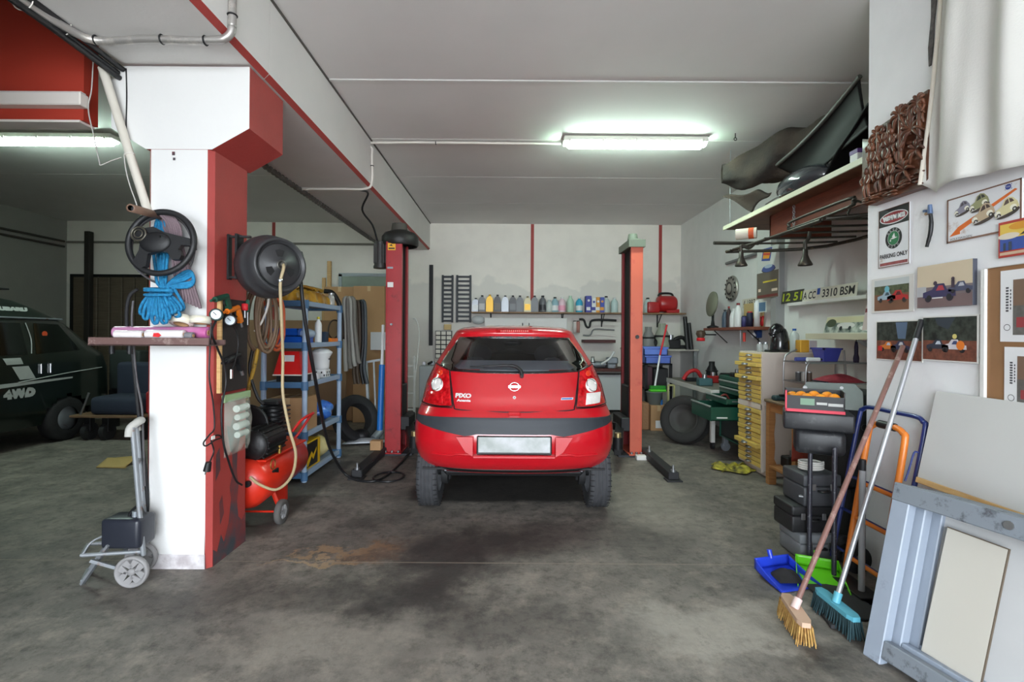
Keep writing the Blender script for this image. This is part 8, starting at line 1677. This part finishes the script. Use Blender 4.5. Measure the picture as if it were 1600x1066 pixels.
p, q = fl(1278, 945), fl(1308, 985); tag(MB(mat('mat_black', (36, 36, 38), .7)).bar(p + V((0, 0, .012)), q + V((0, 0, .012)), .055, .02, .003).build('rubber_strip'), 'flat black rubber strip on the floor under the turquoise broom', 'strip')
p = fl(1332, 975); mb = MB(mat('mat_black2', (40, 40, 42), .8)); mb.box((p.x-.02, p.y+.02, .001), (p.x+.24, p.y+.36, .012), .004); tag(mb.build('rubber_mat'), 'black rubber mat on the floor beside the window frames', 'mat')
p = fl(1346, 930); a = at(1346, 722, p.y); t = thing('grey_tube', 'grey plastic tube standing on the floor by the sack trucks', 'tube', p); MB(mat('tube_grey', (140, 140, 142), .5)).cyl((p.x, p.y, .002), (a.x+.02, p.y+.02, a.z), .0155, n=14).build('tube', t); MB(DARK).cyl((a.x+.0195, p.y+.0195, a.z-.05), (a.x+.0205, p.y+.0205, a.z+.008), .0175, n=14).build('cap', t)
# barbecue with crate of oranges
BBQ = mat('bbq_black', (34, 35, 38), .45, dirt=(70, 70, 72), dscale=20, damt=.2); gx0, gx1, gy0, gy1 = 1.78, 2.10, 2.95, 3.20; gz0, gz1 = .79, .93
BC = V((1.93, 3.05, 0)); UR = lambda p: MX.Translation(BC) @ MX.Rotation(R(28), 4, 'Z') @ MX.Translation(-BC) @ p; FR = lambda p: MX.Translation(BC) @ MX.Rotation(R(-28), 4, 'Z') @ MX.Translation(-BC) @ V(p)
t = bbq = thing('barbecue', 'black barbecue on tube legs holding the crate of oranges', 'barbecue', (1.93, 3.05, 0)); MB(BBQ).box((gx0-.03, gy0, gz0+.03), (gx1+.02, gy1, gz1), .012, seg=2).build('firebox', t); MB(BBQ).box((gx0+.03, gy0+.02, gz0-.12), (gx1-.02, gy1-.02, gz0+.03), .03, seg=2).build('pan', t)
for (u0, v0, u1, v1) in ((1261, 705, 1264, 886), (1287, 710, 1303, 906)):
    b_ = UR(fl(u1, v1)); a_ = b_ + V((.01, .10, gz0-.05)); MB(mat('leg_speckled', (44, 44, 54), .4, dirt=(150, 150, 156), dscale=60, damt=.1)).cyl(b_, a_, .013, n=12).build('leg', t)
for x in (gx1-.06,): MB(BBQ).cyl((x, gy1+.12, 0), (x, gy1-.04, gz0-.05), .013, n=12).build('leg', t)
mb = MB(STEEL); q = at(1262, 779, 3.0); mb.cbox((q.x, 3.0, q.z), (.03, .02, .012), .003); mb.build('clamp', t)
lid = MB(mat('lid_green', (92, 102, 98), .15, coat=.6)); zl = gz1; Ml = frame((gx0+.05, gy1-.02, zl), (1, 0, 0), (0, .35, 1)); lid.prism([(0, 0), (.36, 0), (.36, .12), (.32, .17), (.06, .17), (.0, .08)], .02, Ml); lid.build('lid', t)
mb = MB(STEEL); mb.disc(.05, .13, .012, None, Ml, .0215); mb.disc(.25, .14, .01, None, Ml, .0215); mb.build('screw', t)
bbq.rotation_euler = (0, 0, R(-28))
kx0, kx1, ky0, ky1, kz = 1.76, 2.07, 2.955, 3.13, gz1+.001
t = fcr = thing('fruit_crate', 'black cardboard fruit crate with red trim on the barbecue', 'crate', (BC.x, BC.y, kz)); CB = flat(34, 34, 36); mb = MB(CB); mb.box((kx0, ky0, kz), (kx1, ky1, kz+.008)); mb.box((kx0, ky0, kz), (kx1, ky0+.006, kz+.10)); mb.box((kx0, ky1-.006, kz), (kx1, ky1, kz+.13)); mb.box((kx0, ky0, kz), (kx0+.006, ky1, kz+.13)); mb.box((kx1-.006, ky0, kz), (kx1, ky1, kz+.13)); mb.build('tray', t)
REDT = flat(206, 52, 74); mb = MB(REDT); mb.box((kx0-.001, ky0-.002, kz+.0), (kx1+.001, ky0+.001, kz+.018)); mb.box((kx0-.001, ky0-.002, kz), (kx0+.008, ky0+.004, kz+.13)); mb.build('red_trim', t)
Mq = frame((kx0, ky0, kz), (1, 0, 0), (0, 0, 1)); mb = MB(flat(110, 140, 116)); mb.rect(.08, .045, .155, .085, Mq, .001); mb.use(flat(176, 176, 172)).rect(.165, .05, .22, .065, Mq, .001); mb.rect(.225, .045, .30, .062, Mq, .001); mb.build('label', t)
fcr.rotation_euler = (0, 0, R(-28))
ORG = mat('orange_peel', (238, 146, 30), .5, bump=.3, bscale=140); random.seed(14); oc = [(1.81, 3.0, .075), (1.88, 3.005, .08), (1.95, 3.0, .08), (2.02, 3.005, .085), (1.85, 3.07, .085), (1.92, 3.075, .09), (1.99, 3.07, .09), (1.80, 3.075, .08)]; oc = [(*FR((x, y, 0))[:2], z) for x, y, z in oc]
olab = ['orange at the left front of the fruit crate', 'orange second from the left at the front of the crate', 'orange third from the left at the front of the crate', 'orange at the right front of the fruit crate', 'orange behind the front row, left of centre in the crate', 'orange in the middle of the back row of the crate', 'orange at the right of the back row of the crate', 'orange in the back left corner of the fruit crate']
for i, (x, y, z) in enumerate(oc):
    t = thing('orange', olab[i], 'orange', (x, y, kz+z-.035), 'oranges in the fruit crate'); MB(ORG).ell((x, y, kz+z), .0345, .0345, .033, 18).build('fruit', t); MB(flat(110, 120, 50)).cyl((x+.004, y-.004, kz+z+.031), (x+.004, y-.004, kz+z+.035), .004, n=8).build('stem', t)
# dark covered box and tool cases
t = thing('covered_speaker', 'black fabric-covered box standing in the recess behind the sack trucks', 'box', (2.36, 3.3, 0)); MB(mat('cover_black', (26, 26, 28), .8, bump=.3)).box((2.17, 3.10, .42), (2.55, 3.55, 1.03), .04, seg=3).build('cover', t); MB(DARK).box((2.19, 3.12, 0), (2.53, 3.53, .42), .01).build('base', t); mb = MB(flat(80, 80, 84)); Mq = frame((2.21, 3.098, .82), (1, 0, 0), (0, 0, 1)); mb.ring(.06, .0, .02, .023, Mq, .002); mb.build('mark', t)
def case(x0, x1, y0, y1_, z, h_, m, label):
    t = thing('tool_case', label, 'tool case', ((x0+x1)/2, (y0+y1_)/2, z)); MB(m).box((x0, y0, z+.001), (x1, y1_, z+h_*.62), .012, seg=2).build('body', t); MB(m).box((x0-.003, y0-.003, z+h_*.63), (x1+.003, y1_, z+h_), .012, seg=2).build('lid', t)
    for k in (.25, .75): MB(STEEL).cbox((x0+(x1-x0)*k, y0-.006, z+h_*.62), (.025, .008, .04), .002).build('latch', t)
    MB(BLACK).tube([(x0+(x1-x0)*.38, y0-.004, z+h_*.5), (x0+(x1-x0)*.40, y0-.03, z+h_*.52), (x0+(x1-x0)*.6, y0-.03, z+h_*.52), (x0+(x1-x0)*.62, y0-.004, z+h_*.5)], .007, 8, 3).build('handle', t); return t
case(1.82, 2.06, 3.02, 3.26, 0, .165, mat('case_grey', (120, 124, 128), .5), 'grey case at the bottom of the stack under the barbecue')
case(1.78, 2.04, 3.04, 3.26, .166, .17, mat('case_black', (30, 30, 32), .5), 'black tool case in the middle of the stack under the barbecue')
case(1.84, 2.07, 3.02, 3.26, .337, .20, mat('case_dark', (62, 64, 68), .5), 'dark grey tool case on top of the stack under the barbecue')
c = V((1.95, 3.13, .545)); pts = [c + V((.07*cos(i*.7), .06*sin(i*.7), .0015*i)) for i in range(36)]; tag(MB(mat('cable_pale', (206, 204, 198), .5)).tube(pts, .007, 7, 3).build('cable'), 'coil of pale cable lying on the top tool case', 'cable')
a, b = at(1208, 640, 3.9), at(1230, 745, 3.9)
t = thing('red_bag', 'dull red bag hanging at the corner of the wooden table', 'bag', (2.42, 4.1, .35)); MB(mat('bag_red', (140, 48, 30), .6, bump=.3)).grid(lambda u, v: (2.465+.10*(u-.5)*(1+.4*v)+.012*sin(u*9), 4.10+.03*sin(pi*u)*(-1), .74-.40*v+.01*sin(u*7)), 12, 16, (0, .012, 0)).build('sack', t); MB(mat('bag_red', (140, 48, 30), .6)).tube([(2.45, 4.1, .735), (2.47, 4.12, .79), (2.5, 4.1, .735)], .006, 6, 3).build('strap', t)
# ================================================================ CAMERA, SKY
cam = bpy.data.cameras.new('camera'); cam.sensor_width = 36; cam.lens = F*36/1600
cam.shift_x = (800 - CX)/1600; cam.shift_y = (CY - 533)/1600; cam.clip_start = .05
co = bpy.data.objects.new('camera', cam); C.objects.link(co); co.matrix_world = MX.Translation((0, 0, H)) @ MX.Rotation(pi/2, 4, 'X') @ MX.Rotation(ROLL, 4, 'Z')
S.camera = co
w = bpy.data.worlds.new('sky'); S.world = w; w.use_nodes = True
bg = w.node_tree.nodes['Background']; bg.inputs[0].default_value = (.86, .93, 1.0, 1); bg.inputs[1].default_value = 12.0
ld = bpy.data.lights.new('door_daylight', 'AREA'); ld.shape = 'RECTANGLE'; ld.size = 4.5; ld.size_y = 3.0; ld.cycles.is_portal = True
lo = bpy.data.objects.new('door_daylight', ld); C.objects.link(lo); lo.location = (-.07, FY-.25, 1.5); lo.rotation_euler = (pi/2, 0, 0)
lo.rotation_euler = (-pi/2, 0, pi)   # faces +Y
S.view_settings.view_transform = 'Standard'; S.view_settings.look = 'None'; S.view_settings.gamma = 1; S.view_settings.use_curve_mapping = False
S.view_settings.exposure = 0.42
S.cycles.max_bounces = 10; S.cycles.diffuse_bounces = 6; S.cycles.transparent_max_bounces = 12
